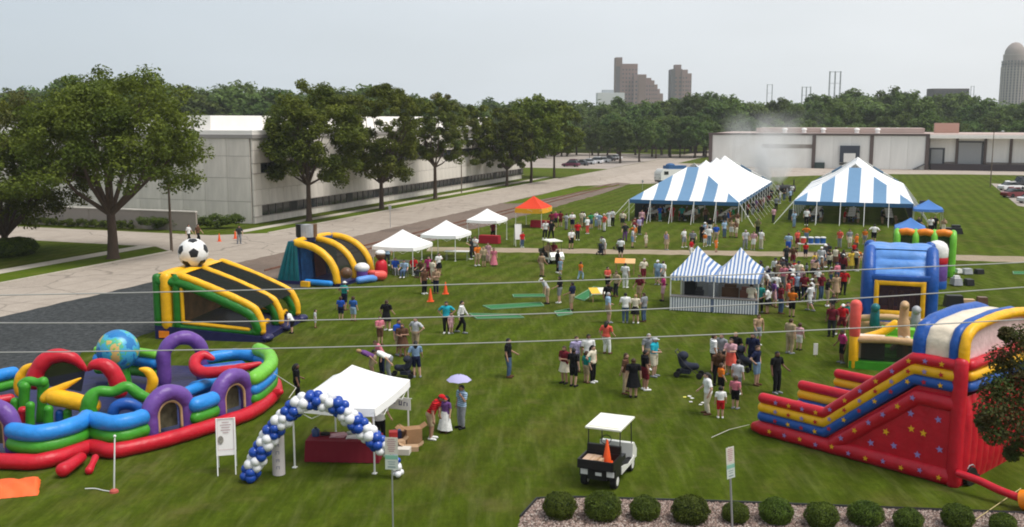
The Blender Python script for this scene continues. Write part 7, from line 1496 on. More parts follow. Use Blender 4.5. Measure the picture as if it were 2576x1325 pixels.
T_, S_, K_ = 'trousers', 'shorts', 'skirt'
WHO = [  # px, py, top, bottom, kind, pose, face, height, label, extras
 (1280, 949, 'black', 'jeans', T_, 'relaxed', 1.2, 1.78, 'man in black shirt and jeans standing alone mid lawn', dict(hair='black', skin=1)),
 (1161, 838, 'white', 'black', T_, 'walk', 1.4, 1.78, 'man in white shirt and black trousers walking left of centre', dict(hair='black', sleeves='longsleeve')),
 (1124, 838, 'turquoise', 'black', T_, 'hips', .2, 1.75, 'man in turquoise shirt beside the walking man in white', dict(hair='black', skin=1)),
 (1134, 839, 'rose', 'rose', S_, 'child', .4, 1.15, 'child in pale pink in front of the turquoise shirt', dict(hair='black')),
 (1084, 1104, 'red', 'khaki', S_, 'lean', 1.2, 1.76, 'man in red shirt and red cap bending beside the canopy', dict(cap='red', skin=1)),
 (1119, 1087, 'purple', 'white', 'longskirt', 'child', -.5, 1.35, 'girl in purple top and long white skirt facing the man in red', dict(hair='black', long=True)),
 (1160, 1077, 'sky', 'grey', T_, 'umbrella', -.9, 1.66, 'woman in light blue top holding a lilac umbrella', dict(hair='black', skin=1)),
 (973, 831, 'black', 'black', K_, 'stand', 2.6, 1.68, 'woman in black top and skirt near the soccer inflatable', dict(hair='brown')),
 (957, 868, 'pink', 'brown', S_, 'crossed', .4, 1.5, 'child in pink top behind the bending group', dict(hair='brown')),
 (1003, 893, 'royal', 'khaki', S_, 'relaxed', .8, 1.78, 'man in royal blue shirt with his back to the stroller', dict(hair='black', skin=1)),
 (1014, 896, 'brown', 'brown', 'dress', 'crossed', -.2, 1.62, 'woman in brown dress beside the man in royal blue', dict(hair='brown', skin=1)),
 (1045, 884, 'pale', 'khaki', S_, 'hips', -.6, 1.74, 'person in pale grey shirt behind the denim vest', dict(hair='brown')),
 (1047, 949, 'denim', 'navy', S_, 'stand', 3.0, 1.66, 'woman in denim top and navy shorts seen from behind', dict(hair='black', long=True)),
 (962, 940, 'pink', 'navy', T_, 'lean', -1.3, 1.66, 'person in pink shirt leaning over the stroller', dict(hair='brown', skin=1)),
 (940, 942, 'purple', 'khaki', S_, 'bentover', -1.4, 1.6, 'person in purple bending at the left of the stroller group', dict(hair='blond')),
 (982, 950, 'white', 'grey', T_, 'bentover', -1.5, 1.74, 'man in white shirt bending to the stroller', dict(hair='black')),
 (866, 780, 'teal', 'navy', S_, 'hips', 2.4, 1.76, 'man in teal shirt and white cap watching the sports inflatable', dict(cap='white', skin=1)),
 (858, 805, 'royal', 'navy', S_, 'child', 2.8, 1.35, 'child in royal blue left of the pair by the soccer inflatable', dict(hair='brown')),
 (889, 807, 'blue', 'sky', S_, 'child', 2.9, 1.4, 'child in blue right of the pair by the soccer inflatable', dict(hair='brown')),
 (735, 838, 'white', 'black', S_, 'lean', -1.8, 1.25, 'child in white leaning at the soccer inflatable front', dict(hair='black')),
 (793, 824, 'pale', 'pale', S_, 'child', 2.0, 1.0, 'small child in grey standing by the soccer inflatable corner', dict(hair='brown')),
 (748, 1012, 'black', 'black', T_, 'relaxed', 2.0, 1.62, 'woman in black with long dark hair behind the balloon arch', dict(hair='black', long=True, skin=2)),
 (958, 1118, 'white', 'black', T_, 'relaxed', .3, 1.72, 'person in white shirt and black trousers under the foreground canopy', dict(hair='brown')),
 (1420, 964, 'maroon', 'cream', K_, 'crossed', -.6, 1.68, 'woman in dark maroon top and cream skirt left of the centre group', dict(hair='brown', skin=1)),
 (1442, 972, 'black', 'black', S_, 'relaxed', 2.8, 1.7, 'man in black shirt and shorts with his back to us in the centre group', dict(hair='black')),
 (1475, 963, 'teal', 'khaki', S_, 'child', 2.4, 1.4, 'child in teal shirt in the centre group', dict(hair='brown')),
 (1491, 962, 'cream', 'black', T_, 'hips', 1.2, 1.68, 'woman in cream top and black trousers right of the teal child', dict(hair='black', long=True)),
 (1447, 935, 'lilac', 'grey', T_, 'stand', .3, 1.66, 'person in lilac top behind the centre group', dict(hair='brown')),
 (1479, 938, 'white', 'charcoal', T_, 'stand', -.2, 1.8, 'tall man in white shirt behind the teal child', dict(hair='black', skin=2)),
 (1525, 889, 'coral', 'white', T_, 'stand', 2.7, 1.64, 'woman in coral top and white trousers walking away', dict(hair='black', long=True)),
 (1531, 812, 'sky', 'khaki', S_, 'stand', 1.7, 1.76, 'man in light blue shirt and khaki shorts near the green mats', dict(hair='grey')),
 (1573, 812, 'white', 'jeans', T_, 'relaxed', 2.9, 1.74, 'person in white shirt and jeans, left of the woman in black skirt', dict(hair='black')),
 (1597, 813, 'cream', 'black', K_, 'stand', 2.6, 1.66, 'woman in cream blouse and black skirt between two in jeans', dict(hair='blond')),
 (1620, 809, 'grey', 'jeans', T_, 'relaxed', -2.6, 1.68, 'person in grey shirt right of three in jeans', dict(hair='brown')),
 (1573, 988, 'brown', 'khaki', T_, 'stand', 1.3, 1.72, 'man in brown beside the woman in the black dress', dict(hair='brown')),
 (1593, 999, 'black', 'black', 'dress', 'stand', 2.9, 1.66, 'woman in a black dress and white shoes seen from behind', dict(hair='brown')),
 (1622, 981, 'black', 'maroon', S_, 'relaxed', 2.0, 1.76, 'man in black shirt and maroon shorts right of the black dress', dict(hair='black', skin=1)),
 (1645, 947, 'turquoise', 'cream', S_, 'crossed', .9, 1.80, 'large man in bright turquoise shirt behind the maroon shorts', dict(hair='grey', cap='pale')),
 (1630, 930, 'grey', 'khaki', S_, 'stand', .2, 1.72, 'person in grey shirt behind the turquoise shirt', dict(hair='grey')),
 (1795, 936, 'white', 'black', T_, 'relaxed', 1.4, 1.78, 'man in white shirt and black trousers left of the stroller crowd', dict(hair='brown', skin=1)),
 (1813, 930, 'grey', 'charcoal', T_, 'stand', -.8, 1.72, 'person in grey next to the man in white and black', dict(hair='brown')),
 (1838, 942, 'rose', 'coral', 'dress', 'carry', -.5, 1.66, 'woman in a pink top and coral skirt with arms held out', dict(hair='brown', long=True)),
 (1850, 924, 'black', 'black', T_, 'stand', -.5, 1.68, 'person in black behind the coral dress', dict(hair='blond')),
 (1780, 1042, 'white', 'cream', T_, 'stand', -1.4, 1.68, 'woman in white shirt and cream trousers facing the children', dict(hair='black', long=True)),
 (1812, 1051, 'white', 'red', S_, 'child', 2.9, 1.22, 'girl in white top and red shorts in front of the slide queue', dict(hair='black')),
 (1815, 992, 'orange', 'black', S_, 'child', 2.2, 1.3, 'child in orange shirt behind the girl in red shorts', dict(hair='brown')),
 (1803, 968, 'brown', 'black', T_, 'lean', .4, 1.66, 'woman in brown top leaning toward the children', dict(hair='brown', skin=1)),
 (1849, 1028, 'pink', 'black', S_, 'child', 2.7, 1.3, 'child in pink top and black shorts near the slide', dict(hair='brown')),
 (1853, 992, 'pale', 'grey', T_, 'stand', 2.2, 1.5, 'child in pale grey behind the pink top', dict(hair='black')),
 (1903, 969, 'navy', 'denim', S_, 'hips', .6, 1.76, 'man in navy shirt and denim shorts with hands on hips', dict(hair='brown')),
 (1893, 932, 'navy', 'navy', T_, 'stand', -.6, 1.76, 'man in navy beside the second stroller', dict(hair='black', skin=1)),
 (1953, 989, 'black', 'black', T_, 'relaxed', .5, 1.80, 'man all in black standing left of the star slide', dict(hair='black', skin=2)),
 (1906, 868, 'tan', 'grey', S_, 'stand', .5, 1.62, 'woman in tan top behind the stroller crowd', dict(hair='brown', skin=1)),
 (1985, 889, 'khaki', 'khaki', T_, 'relaxed', 2.4, 1.76, 'man in khaki shirt and trousers near the marker board', dict(hair='brown')),
 (2009, 880, 'rose', 'white', S_, 'child', 2.4, 1.35, 'child in pale rose beside the man in khaki', dict(hair='brown')),
 (1991, 797, 'orange', 'black', S_, 'carry', 2.7, 1.68, 'person in orange shirt and black shorts at the end of the food queue', dict(hair='brown')),
 (2119, 913, 'magenta', 'black', S_, 'stand', -1.2, 1.6, 'woman in magenta top and black shorts by the toddler pen', dict(hair='black', skin=2)),
 (2091, 846, 'maroon', 'charcoal', T_, 'stand', -.3, 1.72, 'person in maroon left of the coral post', dict(hair='brown', skin=2)),
 (2116, 842, 'red', 'maroon', S_, 'stand', -.5, 1.68, 'person in red shirt and white cap beside the coral post', dict(cap='white', skin=1)),
 (2131, 826, 'teal', 'khaki', S_, 'child', -.8, 1.45, 'child in teal beside the coral post', dict(hair='black')),
 # round the concession tent
 (1667, 757, 'magenta', 'rose', S_, 'stand', -1.3, 1.68, 'woman in magenta shirt left of the concession tent', dict(hair='black', skin=1)),
 (1654, 716, 'sky', 'denim', S_, 'relaxed', -.8, 1.74, 'man in light blue left behind the concession tent', dict(cap='white')),
 (1668, 716, 'white', 'white', S_, 'stand', 2.3, 1.68, 'woman in white beside the man in light blue', dict(hair='brown')),
 (1889, 789, 'cream', 'jeans', T_, 'stand', 2.8, 1.80, 'tall man in cream shirt and jeans at the concession corner', dict(hair='brown')),
 (1911, 786, 'teal', 'charcoal', T_, 'stand', 2.5, 1.74, 'man in dark teal beside the cream shirt', dict(hair='black', skin=1)),
 (1930, 789, 'white', 'black', K_, 'stand', -2.4, 1.66, 'woman in white top and black skirt in the food queue', dict(hair='black', long=True)),
 (1963, 789, 'maroon', 'jeans', T_, 'relaxed', 2.0, 1.76, 'man in maroon shirt and jeans in the front of the crowd', dict(hair='brown', skin=1)),
 (1947, 772, 'purple', 'rose', S_, 'stand', 1.8, 1.66, 'woman in purple top in the food queue', dict(hair='brown')),
 (1980, 772, 'coral', 'khaki', S_, 'stand', 1.2, 1.68, 'person in coral top in the middle of the food crowd', dict(hair='brown')),
 (2004, 755, 'sky', 'navy', T_, 'stand', 2.2, 1.74, 'man in pale blue shirt deep in the food crowd', dict(hair='grey')),
 (2023, 757, 'maroon', 'navy', T_, 'relaxed', -.4, 1.78, 'man in maroon and navy deep in the food crowd', dict(hair='black', skin=2)),
 (2047, 758, 'olive', 'grey', T_, 'crossed', .8, 1.72, 'person in olive shirt in the food crowd', dict(hair='brown')),
 (2064, 754, 'maroon', 'jeans', T_, 'stand', .5, 1.72, 'person in maroon shirt right side of the food crowd', dict(hair='blond', skin=1)),
 (2037, 782, 'white', 'white', S_, 'walk', -2.2, 1.66, 'child in all white running right of the food crowd', dict(hair='brown')),
 (2102, 752, 'tan', 'tan', 'dress', 'stand', .3, 1.64, 'woman in a tan dress left of the bounce house', dict(hair='brown', skin=1)),
 (2121, 741, 'red', 'black', T_, 'stand', -.5, 1.68, 'person in red left of the bounce house', dict(hair='black')),
 (2093, 812, 'charcoal', 'maroon', S_, 'stand', .9, 1.7, 'person in charcoal shirt in front of the red shirt and cap', dict(hair='brown', skin=1)),
 (1970, 727, 'pink', 'grey', T_, 'stand', -.6, 1.68, 'woman in pink shirt at the back of the food crowd', dict(hair='brown')),
 (1990, 730, 'white', 'charcoal', T_, 'stand', .9, 1.72, 'man in white at the back of the food crowd', dict(hair='grey')),
 (1934, 738, 'grey', 'black', T_, 'stand', 2.4, 1.7, 'man in grey shirt beside the concession roof edge', dict(hair='black')),
 (1915, 716, 'charcoal', 'charcoal', T_, 'stand', -2.0, 1.72, 'person in charcoal behind the concession corner', dict(hair='black', skin=1)),
 (1963, 706, 'maroon', 'brown', T_, 'stand', .4, 1.7, 'person in maroon and brown behind the food crowd', dict(hair='black', skin=2)),
 (2015, 737, 'rose', 'denim', S_, 'relaxed', -1.0, 1.66, 'woman in pale rose and denim shorts in the food crowd', dict(hair='blond', long=True)),
 (2080, 770, 'black', 'khaki', S_, 'stand', 1.6, 1.72, 'man in black and khaki shorts right of the food crowd', dict(hair='brown')),
 (1950, 756, 'white', 'jeans', T_, 'stand', 2.8, 1.74, 'man in white shirt and jeans inside the food crowd', dict(hair='brown', skin=1)),
 # by the path and beyond
 (1721, 622, 'white', 'grey', S_, 'stand', .4, 1.68, 'person in white and grey on the path left of the twin peaks', dict(hair='black')),
 (1741, 627, 'grey', 'black', S_, 'stand', -.4, 1.7, 'person in grey and black on the path left of the twin peaks', dict(hair='black')),
 (1737, 652, 'red', 'white', S_, 'stand', 1.0, 1.68, 'person in red top and white shorts behind the twin peaks', dict(hair='brown')),
 (1783, 618, 'white', 'denim', T_, 'relaxed', 2.7, 1.78, 'man in white shirt above the left tent peak', dict(hair='black')),
 (1800, 611, 'royal', 'khaki', S_, 'stand', -.3, 1.72, 'man in royal blue above the left tent peak', dict(hair='brown')),
 (1801, 634, 'orange', 'orange', S_, 'child', .4, 1.2, 'child in orange right of the left tent peak', dict(hair='brown')),
 (1765, 609, 'black', 'black', T_, 'stand', -.9, 1.68, 'person in black left of the man in white above the tent peak', dict(hair='black')),
 (1822, 598, 'sky', 'jeans', T_, 'stand', .5, 1.72, 'man in light blue and jeans between marquee and path', dict(hair='black')),
 (1840, 596, 'tan', 'white', S_, 'stand', -.3, 1.68, 'woman in tan and white between marquee and path', dict(hair='brown')),
 (1852, 598, 'brown', 'cream', S_, 'stand', -2.0, 1.7, 'person in brown and cream between marquee and path', dict(hair='brown', skin=1)),
 (1875, 626, 'pale', 'grey', T_, 'stand', .3, 1.72, 'person in pale grey above the right tent peak', dict(hair='grey')),
 (1895, 628, 'rose', 'white', S_, 'stand', -.5, 1.66, 'woman in rose and white right of the right tent peak', dict(hair='brown')),
 (1914, 626, 'white', 'cream', T_, 'point', 2.0, 1.72, 'man in white pointing, right of the right tent peak', dict(hair='black')),
 (1982, 637, 'sky', 'royal', S_, 'relaxed', 2.4, 1.74, 'man in pale shirt and royal blue shorts left of the coolers', dict(hair='brown')),
 (2004, 626, 'coral', 'maroon', S_, 'stand', .2, 1.7, 'person in coral serving at the cooler table', dict(hair='brown')),
 (2026, 650, 'red', 'navy', S_, 'child', 2.9, 1.3, 'child in red in front of the coolers', dict(hair='brown')),
 (2112, 624, 'coral', 'grey', T_, 'stand', -.4, 1.7, 'person in coral and grey left of the arcade frame', dict(hair='brown')),
 (2137, 624, 'grey', 'cream', S_, 'stand', .5, 1.7, 'person in grey and cream left of the arcade frame', dict(hair='black')),
 (2153, 635, 'orange', 'brown', T_, 'stand', .8, 1.66, 'woman in orange and brown left of the arcade frame', dict(hair='blond', long=True)),
 (2174, 614, 'orange', 'grey', S_, 'child', -.2, 1.4, 'child in orange behind the bounce house left corner', dict(hair='brown')),
 (2197, 612, 'white', 'black', S_, 'hips', 2.9, 1.78, 'man in white shirt and black shorts above the bounce house roof', dict(hair='black')),
 (1977, 668, 'charcoal', 'charcoal', T_, 'stand', .6, 1.6, 'person in charcoal on the lawn below the coolers', dict(hair='black')),
 (1995, 672, 'brown', 'maroon', S_, 'stand', -.6, 1.66, 'woman in brown and maroon below the coolers', dict(hair='brown')),
 (2047, 680, 'yellow', 'brown', S_, 'child', .4, 1.35, 'child in yellow left of the tall person in blue grey', dict(hair='brown')),
 (2064, 678, 'pale', 'sky', T_, 'relaxed', -.3, 1.76, 'tall person in blue grey below the coolers', dict(hair='grey', cap='white')),
 (2117, 683, 'charcoal', 'black', T_, 'stand', .9, 1.7, 'person in charcoal and black left of the bounce house roof', dict(hair='black', skin=2)),
 (2141, 681, 'yellow', 'yellow', 'dress', 'stand', -.2, 1.6, 'girl in a yellow dress left of the bounce house roof', dict(hair='black', skin=1)),
 (2156, 678, 'orange', 'tan', S_, 'stand', .3, 1.6, 'person in orange and tan touching the bounce house roof corner', dict(hair='brown')),
 # left middle
 (1313, 622, 'red', 'jeans', T_, 'child', .3, 1.4, 'child in red shirt beside the easel sign', dict(hair='black')),
 (1371, 600, 'white', 'black', T_, 'stand', .2, 1.74, 'person in white behind the far golf cart roof', dict(hair='blond')), (1387, 600, 'black', 'black', T_, 'stand', -.3, 1.7, 'person in black behind the far golf cart roof', dict(hair='black')),
 (1437, 626, 'white', 'black', S_, 'stand', .4, 1.74, 'person in white and black shorts right of the far golf cart', dict(hair='black')), (1453, 604, 'red', 'charcoal', T_, 'relaxed', .2, 1.74, 'person in red shirt right of the red canopy table', dict(hair='black', skin=1)),
 (1520, 640, 'white', 'pale', S_, 'lean', -1.2, 1.66, 'woman in white leaning on the path stroller', dict(hair='black', long=True)), (1561, 650, 'white', 'black', S_, 'relaxed', 2.6, 1.72, 'person in white and black crossing the path', dict(hair='black')),
 (1573, 606, 'charcoal', 'purple', T_, 'stand', -.2, 1.72, 'person in charcoal and purple beyond the path', dict(hair='black')), (1590, 622, 'pale', 'denim', S_, 'stand', 1.6, 1.7, 'person in pale grey and denim beyond the path', dict(hair='brown')),
 (1608, 590, 'lilac', 'charcoal', T_, 'stand', .4, 1.76, 'man in lilac in front of the left marquee corner', dict(hair='grey')), (1598, 588, 'maroon', 'black', T_, 'stand', -.5, 1.7, 'person in maroon in front of the left marquee corner', dict(hair='black')), (1625, 622, 'cream', 'cream', S_, 'child', .3, 1.3, 'child in cream alone beyond the path', dict(hair='blond')),
 (1461, 704, 'orange', 'sky', T_, 'childwalk', 1.9, 1.3, 'child in orange top and pale blue trousers running mid lawn', dict(hair='brown')), (1410, 690, 'sky', 'sky', S_, 'child', -.4, 1.15, 'small child in pale blue by the far golf cart', dict(hair='brown')), (1402, 686, 'black', 'black', T_, 'stand', 1.9, 1.72, 'person in black beside the small child in blue', dict(hair='black')),
 (1362, 695, 'tan', 'khaki', S_, 'stand', 2.4, 1.74, 'man in tan shirt and khaki shorts left of the far golf cart', dict(hair='brown', skin=1)),
 (1378, 764, 'pale', 'khaki', S_, 'lean', -1.2, 1.74, 'man in pale shirt, khaki shorts and white cap putting on the green mats', dict(cap='white')), (1407, 762, 'black', 'grey', S_, 'relaxed', -1.9, 1.72, 'man in black shirt on the putting course', dict(hair='black')), (1437, 781, 'navy', 'khaki', S_, 'relaxed', -2.2, 1.74, 'man in navy shirt and khaki shorts on the putting course', dict(hair='black', skin=1)),
 (1529, 733, 'coral', 'black', S_, 'crossed', .5, 1.68, 'woman in coral and black behind the yellow game table', dict(hair='black')), (1550, 746, 'khaki', 'charcoal', T_, 'stand', -1.0, 1.7, 'person in khaki and charcoal behind the yellow game table', dict(hair='brown')), (1573, 724, 'white', 'white', T_, 'relaxed', 2.8, 1.72, 'person in all white near the orange game board', dict(hair='black')),
 (1618, 712, 'cream', 'maroon', S_, 'stand', .3, 1.76, 'man in cream and maroon left of the concession roof', dict(hair='grey')), (1529, 780, 'black', 'black', S_, 'stand', .4, 1.68, 'person in black behind the man in light blue shirt', dict(hair='black', skin=2)), (1608, 757, 'maroon', 'tan', S_, 'stand', -.6, 1.7, 'person in maroon and tan behind the three in jeans', dict(hair='black', skin=1)),
 (1067, 739, 'brown', 'black', T_, 'relaxed', .5, 1.72, 'person in brown and black left of the lawn cones pair', dict(hair='brown', skin=1)), (1097, 738, 'tan', 'navy', T_, 'crossed', -.4, 1.72, 'woman in tan top and navy trousers by the lawn cones', dict(hair='brown')),
 (1090, 712, 'cream', 'cream', S_, 'relaxed', 2.2, 1.7, 'man in cream behind the woman in tan', dict(hair='brown')), (1078, 702, 'magenta', 'maroon', T_, 'stand', -.2, 1.68, 'woman in magenta at the corner of the nearest white canopy', dict(hair='brown')), (1105, 692, 'white', 'black', K_, 'stand', .8, 1.66, 'woman in white and black skirt near the middle canopy', dict(hair='black')),
 (1186, 652, 'charcoal', 'charcoal', T_, 'stand', -1.1, 1.76, 'man in charcoal at the right of the middle canopy', dict(hair='black')), (1201, 668, 'orange', 'khaki', S_, 'stand', .6, 1.7, 'person in orange between middle and farthest canopies', dict(hair='brown')), (1217, 671, 'khaki', 'olive', S_, 'stand', .2, 1.6, 'child in khaki and olive beside the pink dress', dict(hair='blond')),
 (1242, 669, 'pink', 'pink', 'longskirt', 'child', .3, 1.4, 'girl in a long pink dress right of the canopies', dict(hair='brown')), (1228, 660, 'rose', 'rose', T_, 'stand', -.6, 1.6, 'woman in pale rose left of the long pink dress', dict(hair='brown')), (1196, 645, 'white', 'black', T_, 'stand', -.9, 1.72, 'person in white under the edge of the farthest canopy', dict(hair='brown')), (1240, 603, 'maroon', 'black', T_, 'stand', .1, 1.7, 'person in maroon behind the red skirted table', dict(hair='brown')),
 (476, 612, 'white', 'black', T_, 'walk', 1.2, 1.76, 'person in white walking on the street behind the giant ball', dict(hair='brown', group='people on the street')), (500, 610, 'brown', 'black', T_, 'walk', 1.0, 1.72, 'person in brown walking on the street behind the giant ball', dict(hair='black', group='people on the street')), (603, 613, 'charcoal', 'grey', T_, 'stand', .4, 1.7, 'person in charcoal on the street by the cones', dict(hair='black', group='people on the street')),
 (975, 668, 'sky', 'charcoal', T_, 'stand', .6, 1.74, 'man in light blue standing under the nearest white canopy', dict(hair='black', skin=1)),
 (1660, 556, 'royal', 'teal', T_, 'stand', .3, 1.72, 'person in royal blue at the front of the left marquee', dict(hair='black')), (1690, 556, 'red', 'red', S_, 'hips', .2, 1.8, 'large person in bright red at the front of the left marquee', dict(hair='black', skin=1)), (1715, 556, 'teal', 'charcoal', T_, 'stand', -.2, 1.7, 'person in teal at the front of the left marquee', dict(hair='black')), (1775, 560, 'brown', 'black', T_, 'stand', .3, 1.7, 'person in brown at the front of the left marquee', dict(hair='brown', skin=1)),
 (1823, 576, 'charcoal', 'sky', T_, 'stand', 2.8, 1.72, 'person in charcoal near the marquee front right corner', dict(hair='black')), (1855, 574, 'brown', 'cream', S_, 'stand', .4, 1.7, 'person in brown near the marquee front right corner', dict(hair='brown')), (1785, 590, 'black', 'white', S_, 'stand', -.3, 1.72, 'person in black above the man in white', dict(hair='black')),
 (1905, 592, 'olive', 'black', T_, 'stand', .3, 1.72, 'person in olive alone between the two marquees', dict(hair='black')), (1997, 572, 'sky', 'denim', T_, 'stand', .2, 1.74, 'person in light blue at the right marquee corner', dict(hair='brown')), (2028, 566, 'white', 'black', T_, 'relaxed', -.2, 1.78, 'person in white and black at the right marquee front', dict(hair='black')),
 (2310, 588, 'charcoal', 'charcoal', T_, 'stand', .4, 1.72, 'person in charcoal under the blue canopy', dict(hair='black')), (2350, 585, 'black', 'black', T_, 'stand', -.3, 1.72, 'person in black under the blue canopy', dict(hair='black')), (2372, 588, 'tan', 'cream', S_, 'stand', -.6, 1.6, 'person in tan right of the blue canopy', dict(hair='brown')), (2340, 588, 'white', 'black', T_, 'stand', .2, 1.7, 'person in white under the blue canopy', dict(hair='black')), (2270, 600, 'charcoal', 'black', T_, 'stand', .5, 1.6, 'person in charcoal left of the small blue canopy', dict(hair='black')),
]
prg = random.Random(21)
for px, py, top, bot, kind, pose, face, h, label, ex in WHO: person(px, py, top, bot, label, pose, face, h, kind, pr=prg, **ex)
# row of people beyond the path, left of the left marquee, each told by clothes and place
row = [(1424, 578, 'pale', 'grey'), (1440, 577, 'white', 'navy'), (1462, 571, 'cream', 'khaki'), (1470, 570, 'white', 'teal'), (1487, 574, 'green', 'jeans'), (1500, 571, 'white', 'denim'), (1508, 577, 'sky', 'pale'), (1532, 569, 'pale', 'white'), (1541, 568, 'white', 'black'), (1566, 572, 'cream', 'charcoal'), (1410, 570, 'maroon', 'maroon'), (1398, 572, 'magenta', 'black'), (1388, 574, 'maroon', 'charcoal'), (1614, 566, 'rose', 'purple'), (1620, 552, 'charcoal', 'black'), (1520, 582, 'coral', 'white'), (1478, 588, 'white', 'coral')]
for i, (px, py, a, b) in enumerate(row): person(px, py, a, b, 'person in %s and %s in the row left of the left marquee' % (a, b), prg.choice(['stand', 'relaxed', 'crossed', 'hips']), prg.uniform(-1, 1) if i % 2 else prg.uniform(2, 4), prg.uniform(1.6, 1.8), prg.choice([T_, S_]), hair=prg.choice(['black', 'brown', 'brown', 'blond']), skin=prg.choice([0, 0, 1, 2]), pr=prg, group='row of people left of the marquee')
# more of the crowd round the food tent and along the path, told apart by what they wear
def extra(n, polys, where, grp, seed, cols, bots):
    q = random.Random(seed); combos = [(a, b) for a in cols for b in bots]; q.shuffle(combos)
    for a, b in combos[:n]:
        x0, y0, x1, y1 = q.choice(polys); kd = q.choice([T_, S_, S_, K_]); ch = q.random() < .18
        person(q.uniform(x0, x1), q.uniform(y0, y1), a, b, '%s in %s top and %s %s %s' % ('child' if ch else 'person', a, b, kd, where), q.choice(['child', 'childwalk']) if ch else q.choice(['stand', 'relaxed', 'crossed', 'walk', 'hips', 'point', 'carry', 'lean', 'relaxed']), q.uniform(0, 6.28), q.uniform(1.1, 1.4) if ch else q.uniform(1.58, 1.84), kd, hair=q.choice(['black', 'brown', 'brown', 'blond', 'grey']), skin=q.choice([0, 0, 1, 1, 2, 3]), long=q.random() < .3, cap=q.choice([None, None, None, 'white', 'navy']), sleeves=q.choice(['tshirt', 'tshirt', 'longsleeve', 'tank']), pr=q, group=grp)
extra(34, [(1900, 700, 2100, 760), (1940, 735, 2095, 785), (1920, 690, 2040, 720), (2040, 640, 2160, 720)], 'in the crowd right of the concession tent', 'crowd right of the concession tent', 5, ['maroon', 'white', 'tan', 'navy', 'pink', 'charcoal', 'rose', 'red', 'grey', 'cream'], ['charcoal', 'jeans', 'khaki', 'black', 'brown'])
extra(5, [(1700, 580, 1920, 625), (1930, 590, 2200, 640), (1560, 585, 1700, 640)], 'strolling near the path behind the concession tent', 'strollers near the path', 6, ['white', 'sky', 'coral', 'black', 'orange', 'olive', 'lilac'], ['denim', 'white', 'charcoal', 'khaki'])
extra(3, [(1320, 545, 1600, 585), (1390, 590, 1600, 640)], 'left of the left marquee', 'visitors left of the left marquee', 7, ['white', 'teal', 'maroon', 'green', 'pale'], ['navy', 'grey', 'black', 'cream'])
# between the tents and along the right side of the left tent
lane = [(1880, 545, 'maroon', 'black'), (1893, 540, 'charcoal', 'grey'), (1902, 535, 'purple', 'navy'), (1912, 532, 'brown', 'brown'), (1920, 526, 'rose', 'jeans'), (1932, 520, 'maroon', 'charcoal'), (1945, 560, 'rose', 'charcoal'), (1952, 530, 'grey', 'black'), (1962, 512, 'pale', 'grey'), (1972, 504, 'charcoal', 'jeans'), (1980, 500, 'grey', 'grey'), (1988, 508, 'sky', 'charcoal'), (1940, 505, 'navy', 'black'), (1955, 492, 'pale', 'charcoal'), (1968, 486, 'charcoal', 'black'), (1992, 492, 'white', 'grey')]
for i, (px, py, a, b) in enumerate(lane): person(px, py, a, b, 'person in %s and %s in the lane between the two marquees' % (a, b), prg.choice(['stand', 'relaxed', 'walk', 'crossed']), prg.uniform(0, 6.28), prg.uniform(1.6, 1.8), T_, hair=prg.choice(['black', 'brown', 'grey']), skin=prg.choice([0, 1, 1, 2]), pr=prg, group='people between the marquees')
# seated under the marquees and canopies
BENCH = box_mesh('seat_plank', (.3, 2.4, .04), WOODM)
seatcols = ['maroon', 'navy', 'white', 'grey', 'black', 'sky', 'red', 'brown', 'cream', 'teal', 'pink', 'charcoal', 'blue', 'orange', 'green', 'purple', 'yellow', 'tan']
def bench(s, t, label, grp):
    o = empty('bench', gp(s, t), -GRID); tag(o, label, 'bench', grp); part_box(o, 'seat_plank', (0, 0, .44), None, None, BENCH)
    for y in (-.9, .9): part_box(o, 'leg', (0, y, .21), (.24, .06, .42), WOODM)
for nm, s0, t0, cap in (('left', 113.5, -23.2, 13), ('right', 118, -5.5, 12)):
    k = 0
    for i in range(3):
        for sd in (-1, 1):
            for j in range(2):
                s, t = s0 + j * 3.1, t0 + i * 4.0 + sd * .72; bench(s, t, 'wooden bench at a trestle table under the %s marquee' % nm, 'benches under the %s marquee' % nm)
                for dy in (-.6, .5):
                    if k < 18 and prg.random() < .75:
                        c = seatcols[k % 18]; k += 1; p = gp(s + dy, t); person(0, 0, c, prg.choice(['jeans', 'charcoal', 'khaki']), 'person in %s seated at a table under the %s marquee' % (c, nm), 'sit', (math.pi / 2 if sd > 0 else -math.pi / 2) * -1 - GRID, 1.7, T_, hair=prg.choice(['black', 'brown', 'grey']), skin=prg.choice([0, 1, 2]), loc=(p.x, p.y), pr=prg, group='people seated under the %s marquee' % nm)
def chair(label, loc, rz):
    o = empty('folding_chair', loc, rz); tag(o, label, 'chair', 'folding chairs'); m = mat('grey_chair', (.12, .12, .13), rough=.5); mb = MB(); mb.box((0, 0, .43), (.42, .42, .03)); mb.build('seat', m, o, smooth=False); mb = MB(); mb.box((0, .22, .72), (.42, .03, .3)); mb.build('backrest', m, o, smooth=False)
    for x in (-.19, .19):
        for y in (-.19, .21): mb = MB(); mb.bar((x, y, 0), (x, y, .43 if y < 0 else .86), .025); mb.build('leg', STEEL, o, smooth=False)
for px, py, a, b, l, f in ((995, 690, 'royal', 'grey', 'man in royal blue seated under the nearest white canopy', .3), (1018, 696, 'sky', 'jeans', 'person in light blue seated under the nearest white canopy', -.2), (1040, 688, 'red', 'black', 'person in red seated under the nearest white canopy', .4), (1060, 696, 'brown', 'charcoal', 'person in brown seated at the canopy corner', -.6)):
    p = G(px, py); chair('folding chair under the ' + l.split(' seated')[0], p, f); person(0, 0, a, b, l, 'sit', f, 1.7, T_, hair='black', loc=(p.x + math.sin(f) * .0, p.y + .02), pr=prg)
